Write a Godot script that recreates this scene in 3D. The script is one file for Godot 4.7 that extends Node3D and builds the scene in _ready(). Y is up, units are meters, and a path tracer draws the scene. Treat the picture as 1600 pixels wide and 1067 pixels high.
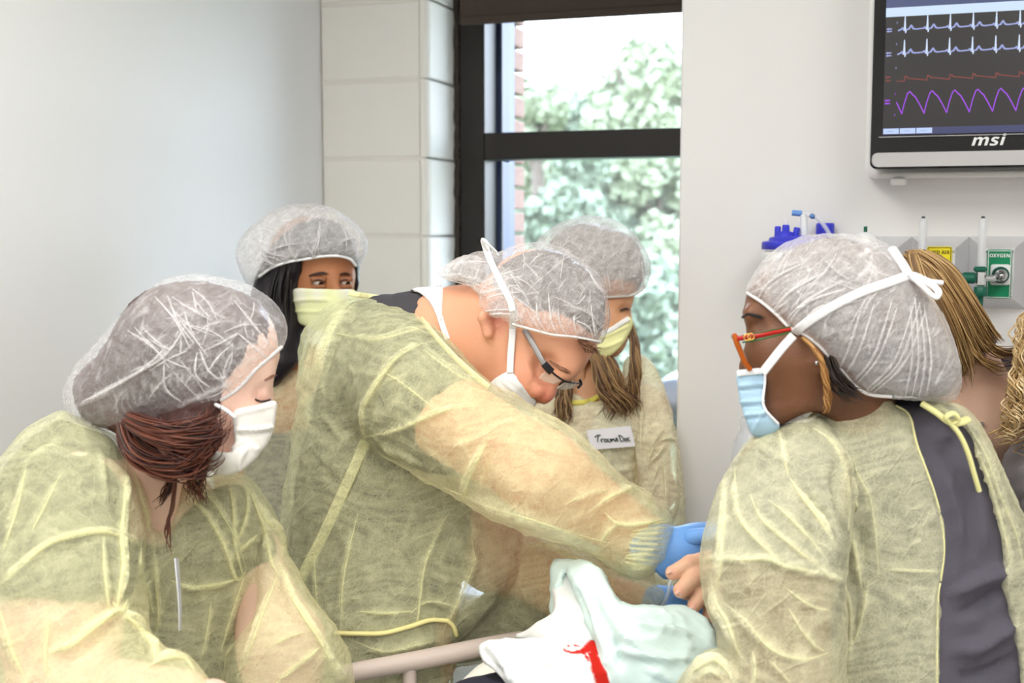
extends Node3D
# Medical training room: five gowned people, two bystanders and a covered patient, seen at eye height.
const F := 1900.0          # focal length in pixels of the 1600 x 1067 frame
var eye: Transform3D       # the camera's place; the modelling below measures from it in metres
var rng := RandomNumberGenerator.new()
var names := {}
var M := {}

func _ready() -> void:
	rng.seed = 7
	setup_camera_and_light()
	make_materials()
	build_room()
	build_window_and_outside()
	build_headwall()
	build_bed_and_patient()
	build_left_woman()
	build_man()
	build_right_woman()
	build_back_woman()
	build_tag_woman()
	build_blonde_woman()
	build_curly_woman()
	build_small_things()

func setup_camera_and_light() -> void:
	var cam := Camera3D.new()
	cam.name = "camera"
	cam.position = Vector3(0, 1.6, 0)
	cam.rotation_degrees = Vector3(-5.4, 19.0, 0)
	cam.keep_aspect = Camera3D.KEEP_HEIGHT
	var ca := CameraAttributesPhysical.new()
	ca.frustum_focal_length = 42.75
	ca.exposure_aperture = 4.5
	ca.frustum_focus_distance = 1.86
	cam.attributes = ca
	cam.fov = rad_to_deg(2.0 * atan(533.5 / F))
	cam.near = 0.05
	cam.far = 300.0
	add_child(cam)
	cam.current = true
	eye = Transform3D(Basis.from_euler(cam.rotation), cam.position)
	var we := WorldEnvironment.new()
	we.name = "world_environment"
	var e := Environment.new()
	e.background_mode = Environment.BG_SKY
	var sm := ProceduralSkyMaterial.new()
	sm.sky_top_color = Color(0.80, 0.88, 1.0)
	sm.sky_horizon_color = Color(0.95, 0.98, 1.0)
	sm.ground_bottom_color = Color(0.35, 0.38, 0.36)
	sm.ground_horizon_color = Color(0.6, 0.64, 0.62)
	sm.sky_energy_multiplier = 3.15
	sm.ground_energy_multiplier = 1.0
	var sky := Sky.new()
	sky.sky_material = sm
	e.sky = sky
	e.tonemap_mode = Environment.TONE_MAPPER_LINEAR
	e.tonemap_exposure = 1.12
	e.sdfgi_enabled = true
	e.ssao_enabled = true
	e.ssil_enabled = true
	we.environment = e
	add_child(we)
	for s in LAMPS:
		var l := AreaLight3D.new()
		l.name = "ceiling_panel_light"
		l.area_size = Vector2(0.6, 1.2)
		l.position = Vector3(s.x, 2.695, s.y)
		l.rotation_degrees = Vector3(-90, 0, 0)
		l.light_energy = 1.55
		l.light_color = Color(1.0, 0.995, 0.985)
		l.area_range = 12.0
		l.area_attenuation = 2.0
		l.shadow_enabled = true
		add_child(l, true)

const LAMPS := [Vector2(-0.75, -0.8), Vector2(0.75, -0.8), Vector2(-0.75, 0.9), Vector2(0.75, 0.9)]

# ---------- places ----------
func W(x: float, y: float, d: float) -> Vector3:       # pixel and depth to a point of the world
	return eye * Vector3((x - 800.0) / F * d, (533.5 - y) / F * d, -d)

func K(x: float, y: float, d: float) -> Vector3:       # the same in the camera's own axes
	return Vector3((x - 800.0) / F * d, (533.5 - y) / F * d, -d)

func on_z(x: float, y: float, z: float) -> Vector3:
	var r := eye.basis * Vector3((x - 800.0) / F, (533.5 - y) / F, -1)
	return eye.origin + r * ((z - eye.origin.z) / r.z)

func on_x(x: float, y: float, wx: float) -> Vector3:
	var r := eye.basis * Vector3((x - 800.0) / F, (533.5 - y) / F, -1)
	return eye.origin + r * ((wx - eye.origin.x) / r.x)

func on_y(x: float, y: float, wy: float) -> Vector3:
	var r := eye.basis * Vector3((x - 800.0) / F, (533.5 - y) / F, -1)
	return eye.origin + r * ((wy - eye.origin.y) / r.y)

# ---------- things ----------
func numbered(called: String) -> String:
	var n: int = names.get(called, 0)
	names[called] = n + 1
	return called if n == 0 else "%s_%03d" % [called, n]

func tag(o: Node3D, label: String, category: String, group := "") -> Node3D:
	o.set_meta("label", label)
	o.set_meta("category", category)
	if group:
		o.set_meta("group", group)
	return o

func thing(called: String, label: String, category: String, at: Vector3, group := "") -> Node3D:
	var o := Node3D.new()
	o.name = numbered(called)
	add_child(o)
	o.position = at
	return tag(o, label, category, group)

func where(o: Node) -> Vector3:
	var p := Vector3.ZERO
	while o is Node3D and o != self:
		p += (o as Node3D).position
		o = o.get_parent()
	return p

func piece(called: String, mesh: Mesh, m: Material, parent: Node = self, at := Vector3.ZERO) -> MeshInstance3D:
	var o := MeshInstance3D.new()
	o.name = numbered(called) if parent == self else called
	o.mesh = mesh
	o.material_override = m
	o.position = at
	parent.add_child(o, true)
	return o

func put(called: String, acc: Acc, m: Material, parent: Node = self) -> MeshInstance3D:   # acc holds world positions
	return piece(called, acc.mesh(where(parent)), m, parent)

func structure(o: Node3D) -> Node3D:
	o.set_meta("kind", "structure")
	return o

# ---------- mesh making ----------
class Acc:
	var v := PackedVector3Array()
	var n := PackedVector3Array()
	var c := PackedColorArray()
	var u := PackedVector2Array()
	var ix := PackedInt32Array()
	var tint := Color(1, 1, 1, 1)

	func mesh(origin: Vector3) -> ArrayMesh:
		var p := v.duplicate()
		for i in p.size():
			p[i] = v[i] - origin
		var a := []
		a.resize(Mesh.ARRAY_MAX)
		a[Mesh.ARRAY_VERTEX] = p
		a[Mesh.ARRAY_NORMAL] = n
		a[Mesh.ARRAY_COLOR] = c
		if u.size() == v.size():
			a[Mesh.ARRAY_TEX_UV] = u
		a[Mesh.ARRAY_INDEX] = ix
		var m := ArrayMesh.new()
		m.add_surface_from_arrays(Mesh.PRIMITIVE_TRIANGLES, a)
		return m

	func smooth_normals(from: int, first_index: int) -> void:
		for i in range(from, v.size()):
			n[i] = Vector3.ZERO
		for t in range(first_index, ix.size(), 3):
			var a := ix[t]
			var b := ix[t + 1]
			var d := ix[t + 2]
			var f := (v[d] - v[a]).cross(v[b] - v[a])
			n[a] += f
			n[b] += f
			n[d] += f
		for i in range(from, v.size()):
			n[i] = n[i].normalized()

	func quad(a: Vector3, b: Vector3, d: Vector3, e: Vector3, out: Vector3, uvs := []) -> void:
		var f := (d - a).cross(b - a)
		if f.length_squared() < 1e-16:
			f = (e - a).cross(d - a)
		f = f.normalized()
		var turned := f.dot(out) < 0.0
		if turned:
			f = -f
		var s := v.size()
		for q in [a, b, d, e]:
			v.append(q)
			n.append(f)
			c.append(tint)
		for q in 4:
			u.append(uvs[q] if uvs.size() == 4 else Vector2.ZERO)
		ix.append_array([s, s + 2, s + 1, s, s + 3, s + 2] if turned else [s, s + 1, s + 2, s, s + 2, s + 3])

	func box(at: Vector3, size: Vector3, bevel := 0.003, turn := Basis.IDENTITY) -> void:
		var h := size * 0.5
		var b: float = min(bevel, min(h.x, min(h.y, h.z)) * 0.9)
		var pt := func(s: Vector3, axis: int) -> Vector3:
			var q := Vector3(s.x * (h.x - b), s.y * (h.y - b), s.z * (h.z - b))
			q[axis] = s[axis] * h[axis]
			return at + turn * q
		for axis in 3:
			var j := (axis + 1) % 3
			var k := (axis + 2) % 3
			for s in [-1.0, 1.0]:
				var q := []
				for e in [[-1, -1], [1, -1], [1, 1], [-1, 1]]:
					var sg := Vector3.ZERO
					sg[axis] = s
					sg[j] = e[0]
					sg[k] = e[1]
					q.append(pt.call(sg, axis))
				var o := Vector3.ZERO
				o[axis] = s
				quad(q[0], q[1], q[2], q[3], turn * o)
				for s2 in [-1.0, 1.0]:       # the chamfer between this face and the next axis's face
					var s0 := Vector3.ZERO
					s0[axis] = s
					s0[j] = s2
					var lo := s0
					lo[k] = -1
					var hi := s0
					hi[k] = 1
					quad(pt.call(lo, axis), pt.call(hi, axis), pt.call(hi, j), pt.call(lo, j), turn * s0)
		for sx in [-1.0, 1.0]:
			for sy in [-1.0, 1.0]:
				for sz in [-1.0, 1.0]:
					var s := Vector3(sx, sy, sz)
					var z: Vector3 = pt.call(s, 2)
					quad(pt.call(s, 0), pt.call(s, 1), z, z, turn * s)

	# a tube along points; r may be a number or one per point; flat squeezes it along its side direction
	func tube(pts: Array, r, sides := 8, wide := 1.0, side := Vector3.ZERO, caps := true) -> void:
		var s := v.size()
		var i0 := ix.size()
		var m := pts.size()
		var prev := side
		if prev == Vector3.ZERO:
			var t0: Vector3 = (pts[min(1, m - 1)] - pts[0]).normalized()
			prev = t0.cross(Vector3.UP if absf(t0.y) < 0.9 else Vector3.RIGHT)
		for i in m:
			var t: Vector3 = (pts[min(i + 1, m - 1)] - pts[max(i - 1, 0)]).normalized()
			prev = (prev - t * prev.dot(t)).normalized()
			var up := t.cross(prev)
			var rr: float = r[i] if r is Array or r is PackedFloat32Array else r
			for k in sides:
				var a := TAU * k / sides
				var o := prev * (cos(a) * rr * wide) + up * (sin(a) * rr)
				v.append(pts[i] + o)
				n.append((prev * (cos(a) / wide) + up * sin(a)).normalized())
				c.append(tint)
				u.append(Vector2(float(k) / sides, float(i) / m))
		for i in m - 1:
			for k in sides:
				var a := s + i * sides + k
				var b := s + i * sides + (k + 1) % sides
				ix.append_array([a, a + sides, b, b, a + sides, b + sides])
		if caps:
			for e in [0, m - 1]:
				var mid := v.size()
				v.append(pts[e])
				n.append(((pts[0] - pts[1]) if e == 0 else (pts[m - 1] - pts[m - 2])).normalized())
				c.append(tint)
				u.append(Vector2(0.5, 0.5))
				for k in sides:
					var a: int = s + e * sides + k
					var b: int = s + e * sides + (k + 1) % sides
					ix.append_array([mid, a, b] if e == 0 else [mid, b, a])

	func lathe(profile: Array, at: Transform3D, sides := 24) -> void:   # profile of Vector2(radius, height) from below up
		var s := v.size()
		var i0 := ix.size()
		for q in profile:
			for k in sides:
				var a := TAU * k / sides
				v.append(at * Vector3(cos(a) * q.x, q.y, sin(a) * q.x))
				n.append(Vector3.UP)
				c.append(tint)
				u.append(Vector2(float(k) / sides, q.y))
		for i in profile.size() - 1:
			for k in sides:
				var a := s + i * sides + k
				var b := s + i * sides + (k + 1) % sides
				ix.append_array([a, b, a + sides, b, b + sides, a + sides])
		smooth_normals(s, i0)

	func sheet(grid: Array, thick := 0.0, out := Vector3.ZERO) -> void:   # rows of points; a curved sheet with an optional back and rim
		var rows := grid.size()
		var cols: int = grid[0].size()
		var s := v.size()
		var i0 := ix.size()
		for i in rows:
			for k in cols:
				v.append(grid[i][k])
				n.append(Vector3.UP)
				c.append(tint)
				u.append(Vector2(float(k) / (cols - 1), float(i) / (rows - 1)))
		var flip := false
		if out != Vector3.ZERO:
			var q: Vector3 = (grid[rows - 1][0] - grid[0][0]).cross(grid[0][cols - 1] - grid[0][0])
			flip = q.dot(out) < 0.0
		for i in rows - 1:
			for k in cols - 1:
				var a := s + i * cols + k
				ix.append_array([a, a + cols, a + 1, a + 1, a + cols, a + cols + 1] if flip else [a, a + 1, a + cols, a + 1, a + cols + 1, a + cols])
		smooth_normals(s, i0)
		if thick > 0.0:
			var s2 := v.size()
			for i in rows * cols:
				v.append(v[s + i] - n[s + i] * thick)
				n.append(-n[s + i])
				c.append(c[s + i])
				u.append(u[s + i])
			var i1 := ix.size()
			for t in range(i0, i1, 3):
				ix.append_array([ix[t] - s + s2, ix[t + 2] - s + s2, ix[t + 1] - s + s2])
			var rim := []
			for k in cols: rim.append(k)
			for i in range(1, rows): rim.append(i * cols + cols - 1)
			for k in range(cols - 2, -1, -1): rim.append((rows - 1) * cols + k)
			for i in range(rows - 2, 0, -1): rim.append(i * cols)
			for i in rim.size():
				var a: int = rim[i]
				var b: int = rim[(i + 1) % rim.size()]
				quad(v[s + a], v[s + b], v[s2 + b], v[s2 + a], ((v[s + a] + v[s + b]) * 0.5 - (v[s + rows * cols / 2 + cols / 2])).normalized())

func spline(pts: Array, closed := false, per := 6) -> Array:   # Catmull-Rom through Vector2s or Vector3s
	var out := []
	var m := pts.size()
	var last := m if closed else m - 1
	for i in last:
		var p0 = pts[(i - 1 + m) % m] if closed else pts[max(i - 1, 0)]
		var p1 = pts[i]
		var p2 = pts[(i + 1) % m]
		var p3 = pts[(i + 2) % m] if closed else pts[min(i + 2, m - 1)]
		for k in per:
			var t := float(k) / per
			out.append((p1 * 2.0 + (p2 - p0) * t + (p0 * 2.0 - p1 * 5.0 + p2 * 4.0 - p3) * t * t + (p1 * 3.0 - p0 - p2 * 3.0 + p3) * t * t * t) * 0.5)
	if not closed:
		out.append(pts[m - 1])
	return out

func pairs(flat: Array) -> Array:      # x, y, x, y, ... to Vector2s
	var out := []
	for i in range(0, flat.size() - 1, 2):
		out.append(Vector2(flat[i], flat[i + 1]))
	return out

func path(flat: Array, per := 6) -> Array:   # x, y, depth triples to a smooth path of the world
	var out := []
	for i in range(0, flat.size() - 2, 3):
		out.append(W(flat[i], flat[i + 1], flat[i + 2]))
	return spline(out, false, per)

# ---------- outlines, relief and rounded solids ----------
class Outline:                 # signed distance to a closed curve, on a raster
	const ST := 4.0
	const FAR := 56.0
	var x0 := 0.0
	var y0 := 0.0
	var nx := 0
	var ny := 0
	var g := PackedFloat32Array()

	func _init(pts: Array) -> void:
		var lo: Vector2 = pts[0]
		var hi: Vector2 = pts[0]
		for p in pts:
			lo = lo.min(p)
			hi = hi.max(p)
		x0 = lo.x - FAR - 8.0
		y0 = lo.y - FAR - 8.0
		nx = int((hi.x - lo.x + 2.0 * FAR + 16.0) / ST) + 2
		ny = int((hi.y - lo.y + 2.0 * FAR + 16.0) / ST) + 2
		g.resize(nx * ny)
		g.fill(FAR)
		var m := pts.size()
		for i in m:
			var a: Vector2 = pts[i]
			var b: Vector2 = pts[(i + 1) % m]
			var ab := b - a
			var l2 := maxf(ab.length_squared(), 1e-9)
			var i0 := maxi(0, int((minf(a.x, b.x) - FAR - x0) / ST))
			var i1 := mini(nx - 1, int((maxf(a.x, b.x) + FAR - x0) / ST) + 1)
			var j0 := maxi(0, int((minf(a.y, b.y) - FAR - y0) / ST))
			var j1 := mini(ny - 1, int((maxf(a.y, b.y) + FAR - y0) / ST) + 1)
			for j in range(j0, j1 + 1):
				for k in range(i0, i1 + 1):
					var q := Vector2(x0 + k * ST, y0 + j * ST) - a
					var t := clampf(q.dot(ab) / l2, 0.0, 1.0)
					var d := (q - ab * t).length()
					if d < g[j * nx + k]:
						g[j * nx + k] = d
		for j in ny:               # the sign, row by row
			var y := y0 + j * ST + 0.013
			var xs := []
			for i in m:
				var a: Vector2 = pts[i]
				var b: Vector2 = pts[(i + 1) % m]
				if (a.y > y) != (b.y > y):
					xs.append(a.x + (b.x - a.x) * (y - a.y) / (b.y - a.y))
			xs.sort()
			for s in range(0, xs.size() - 1, 2):
				for k in range(maxi(0, ceili((xs[s] - x0) / ST)), mini(nx - 1, floori((xs[s + 1] - x0) / ST)) + 1):
					g[j * nx + k] = -g[j * nx + k]

	func at(x: float, y: float) -> float:
		var fx := clampf((x - x0) / ST, 0.0, nx - 1.001)
		var fy := clampf((y - y0) / ST, 0.0, ny - 1.001)
		var i := int(fx)
		var j := int(fy)
		fx -= i
		fy -= j
		var o := j * nx + i
		return lerpf(lerpf(g[o], g[o + 1], fx), lerpf(g[o + nx], g[o + nx + 1], fx), fy)

class Relief:                  # folds and creases that are pushed into a surface
	const ST := 1.5
	var x0 := 0.0
	var y0 := 0.0
	var nx := 0
	var ny := 0
	var up := PackedFloat32Array()
	var down := PackedFloat32Array()
	var al := PackedFloat32Array()
	var lines := []            # the raised strokes, for sharp pleats

	func _init(a: float, b: float, d: float, e: float) -> void:
		x0 = a
		y0 = b
		nx = int((d - a) / ST) + 2
		ny = int((e - b) / ST) + 2
		up.resize(nx * ny)
		down.resize(nx * ny)
		al.resize(nx * ny)

	# amp in millimetres; dense: how much closer the cloth lies there (doubled cloth lets less through)
	func stroke(pts: Array, w: float, amp: float, dense := 0.0, taper := 0.35) -> void:
		if amp > 0.0 and dense > 0.0:
			lines.append([pts, w, amp, dense])
		var lens := [0.0]
		for i in range(1, pts.size()):
			lens.append(lens[-1] + (pts[i] - pts[i - 1]).length())
		var total: float = maxf(lens[-1], 1.0)
		var reach := w * 2.2
		var s := 0.0
		var seg := 0
		while s <= total:
			while seg < pts.size() - 2 and lens[seg + 1] < s:
				seg += 1
			var p: Vector2 = (pts[seg] as Vector2).lerp(pts[seg + 1], (s - lens[seg]) / maxf(lens[seg + 1] - lens[seg], 1e-6))
			var f := s / total
			var tp := 1.0 if taper <= 0.0 else smoothstep(0.0, taper, f) * smoothstep(0.0, taper, 1.0 - f)
			var wl := w * (0.55 + 0.45 * tp)
			for j in range(maxi(0, int((p.y - reach - y0) / ST)), mini(ny - 1, int((p.y + reach - y0) / ST) + 1)):
				for i in range(maxi(0, int((p.x - reach - x0) / ST)), mini(nx - 1, int((p.x + reach - x0) / ST) + 1)):
					var dx := x0 + i * ST - p.x
					var dy := y0 + j * ST - p.y
					var k := exp(-(dx * dx + dy * dy) / (wl * wl)) * tp
					var o := j * nx + i
					if amp > 0.0:
						up[o] = maxf(up[o], k * amp)
					else:
						down[o] = minf(down[o], k * amp)
					al[o] = maxf(al[o], k * dense)
			s += maxf(1.2, w * 0.35)

	func sample(x: float, y: float) -> Vector2:
		var fx := (x - x0) / ST
		var fy := (y - y0) / ST
		if fx < 0.0 or fy < 0.0 or fx >= nx - 1 or fy >= ny - 1:
			return Vector2.ZERO
		var i := int(fx)
		var j := int(fy)
		fx -= i
		fy -= j
		var o := j * nx + i
		return Vector2(lerpf(lerpf(up[o] + down[o], up[o + 1] + down[o + 1], fx), lerpf(up[o + nx] + down[o + nx], up[o + nx + 1] + down[o + nx + 1], fx), fy) * 0.001,
			lerpf(lerpf(al[o], al[o + 1], fx), lerpf(al[o + nx], al[o + nx + 1], fx), fy))

class Blob:                    # a rounded solid: tapered capsules joined by a smooth minimum, trimmed by outlines
	var a := PackedVector3Array()
	var b := PackedVector3Array()
	var ra := PackedFloat32Array()
	var rb := PackedFloat32Array()
	var k := PackedFloat32Array()
	var zs := PackedFloat32Array()
	var grp := PackedInt32Array()
	var outs := []
	var ok := []
	var gk := 0.012
	var all := PackedInt32Array()

	func group(o = null, soft := 0.02) -> void:
		outs.append(o)
		ok.append(soft)

	# ends in pixels and depth, radii in pixels
	func add(x: float, y: float, d: float, r: float, x2: float, y2: float, d2: float, r2: float, soft := 0.03, zscale := 1.0) -> void:
		if outs.is_empty():
			group()
		a.append(Vector3((x - 800.0) / F * d, (533.5 - y) / F * d, -d))
		b.append(Vector3((x2 - 800.0) / F * d2, (533.5 - y2) / F * d2, -d2))
		ra.append(r * d / F)
		rb.append(r2 * d2 / F)
		k.append(soft)
		zs.append(zscale)
		grp.append(outs.size() - 1)
		all.append(a.size() - 1)

	func ball(x: float, y: float, d: float, r: float, soft := 0.03, zscale := 1.0) -> void:
		add(x, y, d, r, x + 0.01, y, d, r, soft, zscale)

	func one(i: int, p: Vector3) -> float:
		var q := p - a[i]
		var ab := b[i] - a[i]
		var z := zs[i]
		q.z /= z
		ab.z /= z
		var h := clampf(q.dot(ab) / (ab.dot(ab) + 1e-9), 0.0, 1.0)
		return ((q - ab * h).length() - lerpf(ra[i], rb[i], h)) * minf(z, 1.0)

	func trimmed(cur: float, g: int, p: Vector3) -> float:
		var o: Outline = outs[g]
		if o == null:
			return cur
		var dz := -p.z
		var e := o.at(800.0 + F * p.x / dz, 533.5 - F * p.y / dz) * dz / F
		var s: float = ok[g]
		var t := maxf(s - absf(cur - e), 0.0) / s
		return maxf(cur, e) + t * t * s * 0.25

	func dist(p: Vector3, use: PackedInt32Array) -> float:
		var total := 9.0
		var cur := 9.0
		var g := -1
		for i in use:
			if grp[i] != g:
				if g >= 0:
					cur = trimmed(cur, g, p)
					var t0 := maxf(gk - absf(cur - total), 0.0) / gk
					total = minf(cur, total) - t0 * t0 * gk * 0.25
				g = grp[i]
				cur = 9.0
			var q := p - a[i]
			var ab := b[i] - a[i]
			var z := zs[i]
			q.z /= z
			ab.z /= z
			var h := clampf(q.dot(ab) / (ab.dot(ab) + 1e-9), 0.0, 1.0)
			var d := ((q - ab * h).length() - lerpf(ra[i], rb[i], h)) * minf(z, 1.0)
			var s := k[i]
			if s >= 0.0:
				s = maxf(s, 0.0005)
				var t := maxf(s - absf(d - cur), 0.0) / s
				cur = minf(d, cur) - t * t * s * 0.25
			else:
				s = -s
				var t := maxf(s - absf(-d - cur), 0.0) / s
				cur = maxf(-d, cur) + t * t * s * 0.25
		if g >= 0:
			cur = trimmed(cur, g, p)
			var t1 := maxf(gk - absf(cur - total), 0.0) / gk
			total = minf(cur, total) - t1 * t1 * gk * 0.25
		return total

	func hit(x: float, y: float, fallback := 2.0) -> float:     # depth at which the line of sight through a pixel meets the solid
		var r := Vector3((x - 800.0) / F, (533.5 - y) / F, -1.0)
		var l := r.length()
		var d := 0.9
		var best := 9.0
		var best_d := fallback
		for i in 90:
			var e := dist(r * d, all)
			if e < 0.0008:
				return d
			if e < best:
				best = e
				best_d = d
			d += maxf(e * 0.8, 0.0006) / l
			if d > 3.5:
				break
		return best_d

func fill_low(val: PackedFloat32Array, x0: int, y0: int, z0: int, n: int, nx: int, nxy: int) -> void:
	for z in range(z0, z0 + n):
		for y in range(y0, y0 + n):
			var o := z * nxy + y * nx + x0
			for x in n:
				val[o + x] = -1.0

# surface nets: adds the solid to acc, in the world, and returns how many vertices it took
func mould(acc: Acc, bl: Blob, h: float, relief: Relief = null, alpha := 1.0, crumple: Array = [], lo_y := -1e9, paint: Array = []) -> int:
	var lo := Vector3(1e9, 1e9, 1e9)
	var hi := -lo
	for i in bl.a.size():
		if bl.k[i] < 0.0:
			continue
		var z := maxf(1.0, bl.zs[i])
		var ea := Vector3(bl.ra[i], bl.ra[i], bl.ra[i] * bl.zs[i])
		var eb := Vector3(bl.rb[i], bl.rb[i], bl.rb[i] * bl.zs[i])
		lo = lo.min(bl.a[i] - ea).min(bl.b[i] - eb)
		hi = hi.max(bl.a[i] + ea).max(bl.b[i] + eb)
	lo.y = maxf(lo.y, lo_y)
	lo -= Vector3.ONE * (h * 2.5 + 0.012)
	hi += Vector3.ONE * (h * 2.5 + 0.012)
	const B := 4
	const C := 3
	var cx := int((hi.x - lo.x) / (h * B * C)) + 1
	var cy := int((hi.y - lo.y) / (h * B * C)) + 1
	var cz := int((hi.z - lo.z) / (h * B * C)) + 1
	var nx := cx * B * C + 1
	var ny := cy * B * C + 1
	var nz := cz * B * C + 1
	var nxy := nx * ny
	var val := PackedFloat32Array()
	val.resize(nx * ny * nz)
	val.fill(1.0)
	var id := PackedInt32Array()
	id.resize(nx * ny * nz)
	id.fill(-1)
	var live := []             # [block x, y, z, list of primitives]
	var R := h * B * 0.5 * 1.7321
	for bz in cz:
		for by in cy:
			for bx in cx:
				var big := lo + Vector3(bx + 0.5, by + 0.5, bz + 0.5) * (h * B * C)
				var use0 := PackedInt32Array()
				for i in bl.a.size():
					if bl.one(i, big) < absf(bl.k[i]) + R * C + bl.gk + 0.004:
						use0.append(i)
				var d0 := bl.dist(big, use0) if use0.size() else 9.0
				if absf(d0) > R * C * 1.1 + h:
					if d0 < 0.0:
						fill_low(val, bx * B * C, by * B * C, bz * B * C, B * C, nx, nxy)
					continue
				for sz in C:
					for sy in C:
						for sx in C:
							var kx := bx * C + sx
							var ky := by * C + sy
							var kz := bz * C + sz
							var mid := lo + Vector3(kx + 0.5, ky + 0.5, kz + 0.5) * (h * B)
							var d := bl.dist(mid, use0)
							if absf(d) > R * 1.1 + h * 0.6:
								if d < 0.0:
									fill_low(val, kx * B, ky * B, kz * B, B, nx, nxy)
								continue
							var use := use0
							if use0.size() > 3:
								use = PackedInt32Array()
								for i in use0:
									if bl.one(i, mid) < absf(bl.k[i]) + R + bl.gk + 0.004:
										use.append(i)
							live.append([kx, ky, kz, use])
							for z in range(kz * B, kz * B + B):
								for y in range(ky * B, ky * B + B):
									var o := z * nxy + y * nx + kx * B
									var q := lo + Vector3(kx * B, y, z) * h
									for x in B:
										val[o + x] = bl.dist(q, use)
										q.x += h
	var s := acc.v.size()
	var i0 := acc.ix.size()
	var offs := PackedInt32Array([0, 1, nx, nx + 1, nxy, nxy + 1, nxy + nx, nxy + nx + 1])
	var corner := PackedVector3Array([Vector3(0, 0, 0), Vector3(1, 0, 0), Vector3(0, 1, 0), Vector3(1, 1, 0), Vector3(0, 0, 1), Vector3(1, 0, 1), Vector3(0, 1, 1), Vector3(1, 1, 1)])
	var e_a := PackedInt32Array([0, 2, 4, 6, 0, 1, 4, 5, 0, 1, 2, 3])
	var e_b := PackedInt32Array([1, 3, 5, 7, 2, 3, 6, 7, 4, 5, 6, 7])
	var nf := acc.v.size()
	var made := PackedInt32Array()
	for L in live:
		var use: PackedInt32Array = L[3]
		for z in range(L[2] * B, mini(L[2] * B + B, nz - 1)):
			for y in range(L[1] * B, mini(L[1] * B + B, ny - 1)):
				var o: int = z * nxy + y * nx + L[0] * B
				for x in range(L[0] * B, mini(L[0] * B + B, nx - 1)):
					var neg := int(val[o] < 0.0) + int(val[o + 1] < 0.0) + int(val[o + nx] < 0.0) + int(val[o + nx + 1] < 0.0) + int(val[o + nxy] < 0.0) + int(val[o + nxy + 1] < 0.0) + int(val[o + nxy + nx] < 0.0) + int(val[o + nxy + nx + 1] < 0.0)
					if neg > 0 and neg < 8:
						var sum := Vector3.ZERO
						var cnt := 0
						for e in 12:
							var va := val[o + offs[e_a[e]]]
							var vb := val[o + offs[e_b[e]]]
							if (va < 0.0) != (vb < 0.0):
								sum += corner[e_a[e]].lerp(corner[e_b[e]], va / (va - vb))
								cnt += 1
						var p := lo + (Vector3(x, y, z) + sum / cnt) * h
						# one step onto the true surface
						var e1 := h * 0.35
						var d0 := bl.dist(p, use)
						var gr := Vector3(bl.dist(p + Vector3(e1, 0, 0), use) - d0, bl.dist(p + Vector3(0, e1, 0), use) - d0, bl.dist(p + Vector3(0, 0, e1), use) - d0) / e1
						var gl := gr.length()
						if gl > 0.2:
							p -= gr / (gl * gl) * clampf(d0, -h, h)
							gr /= gl
						id[o] = acc.v.size()
						made.append(o)
						acc.v.append(p)
						acc.n.append(gr)
						acc.c.append(Color(acc.tint.r, acc.tint.g, acc.tint.b, alpha * acc.tint.a))
						acc.u.append(Vector2.ZERO)
					o += 1
	var steps := PackedInt32Array([1, nx, nxy, 1, nx])
	for o in made:
		var v0 := val[o] < 0.0
		for e in 3:
			var st := steps[e]
			if (val[o + st] < 0.0) == v0:
				continue
			var s1 := steps[e + 1]
			var s2 := steps[e + 2]
			if o < s1 + s2:
				continue
			var q0 := id[o]
			var q1 := id[o - s1]
			var q2 := id[o - s1 - s2]
			var q3 := id[o - s2]
			if q0 < 0 or q1 < 0 or q2 < 0 or q3 < 0:
				continue
			acc.ix.append_array([q0, q2, q1, q0, q3, q2] if v0 else [q0, q1, q2, q0, q2, q3])
	# folds, crumple and colour, then into the world
	var noise := FastNoiseLite.new()
	noise.seed = 11
	noise.noise_type = FastNoiseLite.TYPE_SIMPLEX
	noise.frequency = 1.0
	noise.fractal_type = FastNoiseLite.FRACTAL_RIDGED
	noise.fractal_octaves = 2
	for i in range(s, acc.v.size()):
		var p := acc.v[i]
		var g := acc.n[i]
		var off := 0.0
		var c := acc.c[i]
		if relief:
			var face := clampf(g.dot(-p.normalized()) * 2.2, 0.0, 1.0)
			if face > 0.0:
				var r := relief.sample(800.0 - F * p.x / p.z, 533.5 + F * p.y / p.z)
				off += r.x * face
				c.a = minf(1.0, c.a + r.y * face)
		for w in crumple:          # [frequency, depth in metres, stretch, how much denser on the crest]
			var q: Vector3 = p * w[0]
			q.y *= w[2]
			var t := noise.get_noise_3dv(q) * 0.5 + 0.5
			t = t * t * t
			off += t * w[1]
			c.a = minf(1.0, c.a + t * w[3])
		for w in paint:            # [centre, radius, colour, strength]
			var t: float = (p - w[0]).length() / w[1]
			if t < 1.0:
				t = 1.0 - t * t
				c = c.lerp(Color(w[2].r, w[2].g, w[2].b, c.a), minf(1.0, t * t * w[3]))
		acc.c[i] = c
		acc.v[i] = eye * (p + g * off)
	acc.smooth_normals(s, i0)
	return acc.v.size() - s

func lin(r: float, g: float, b: float) -> Color:      # vertex colours are linear
	return Color(r / 255.0, g / 255.0, b / 255.0).srgb_to_linear()

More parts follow.
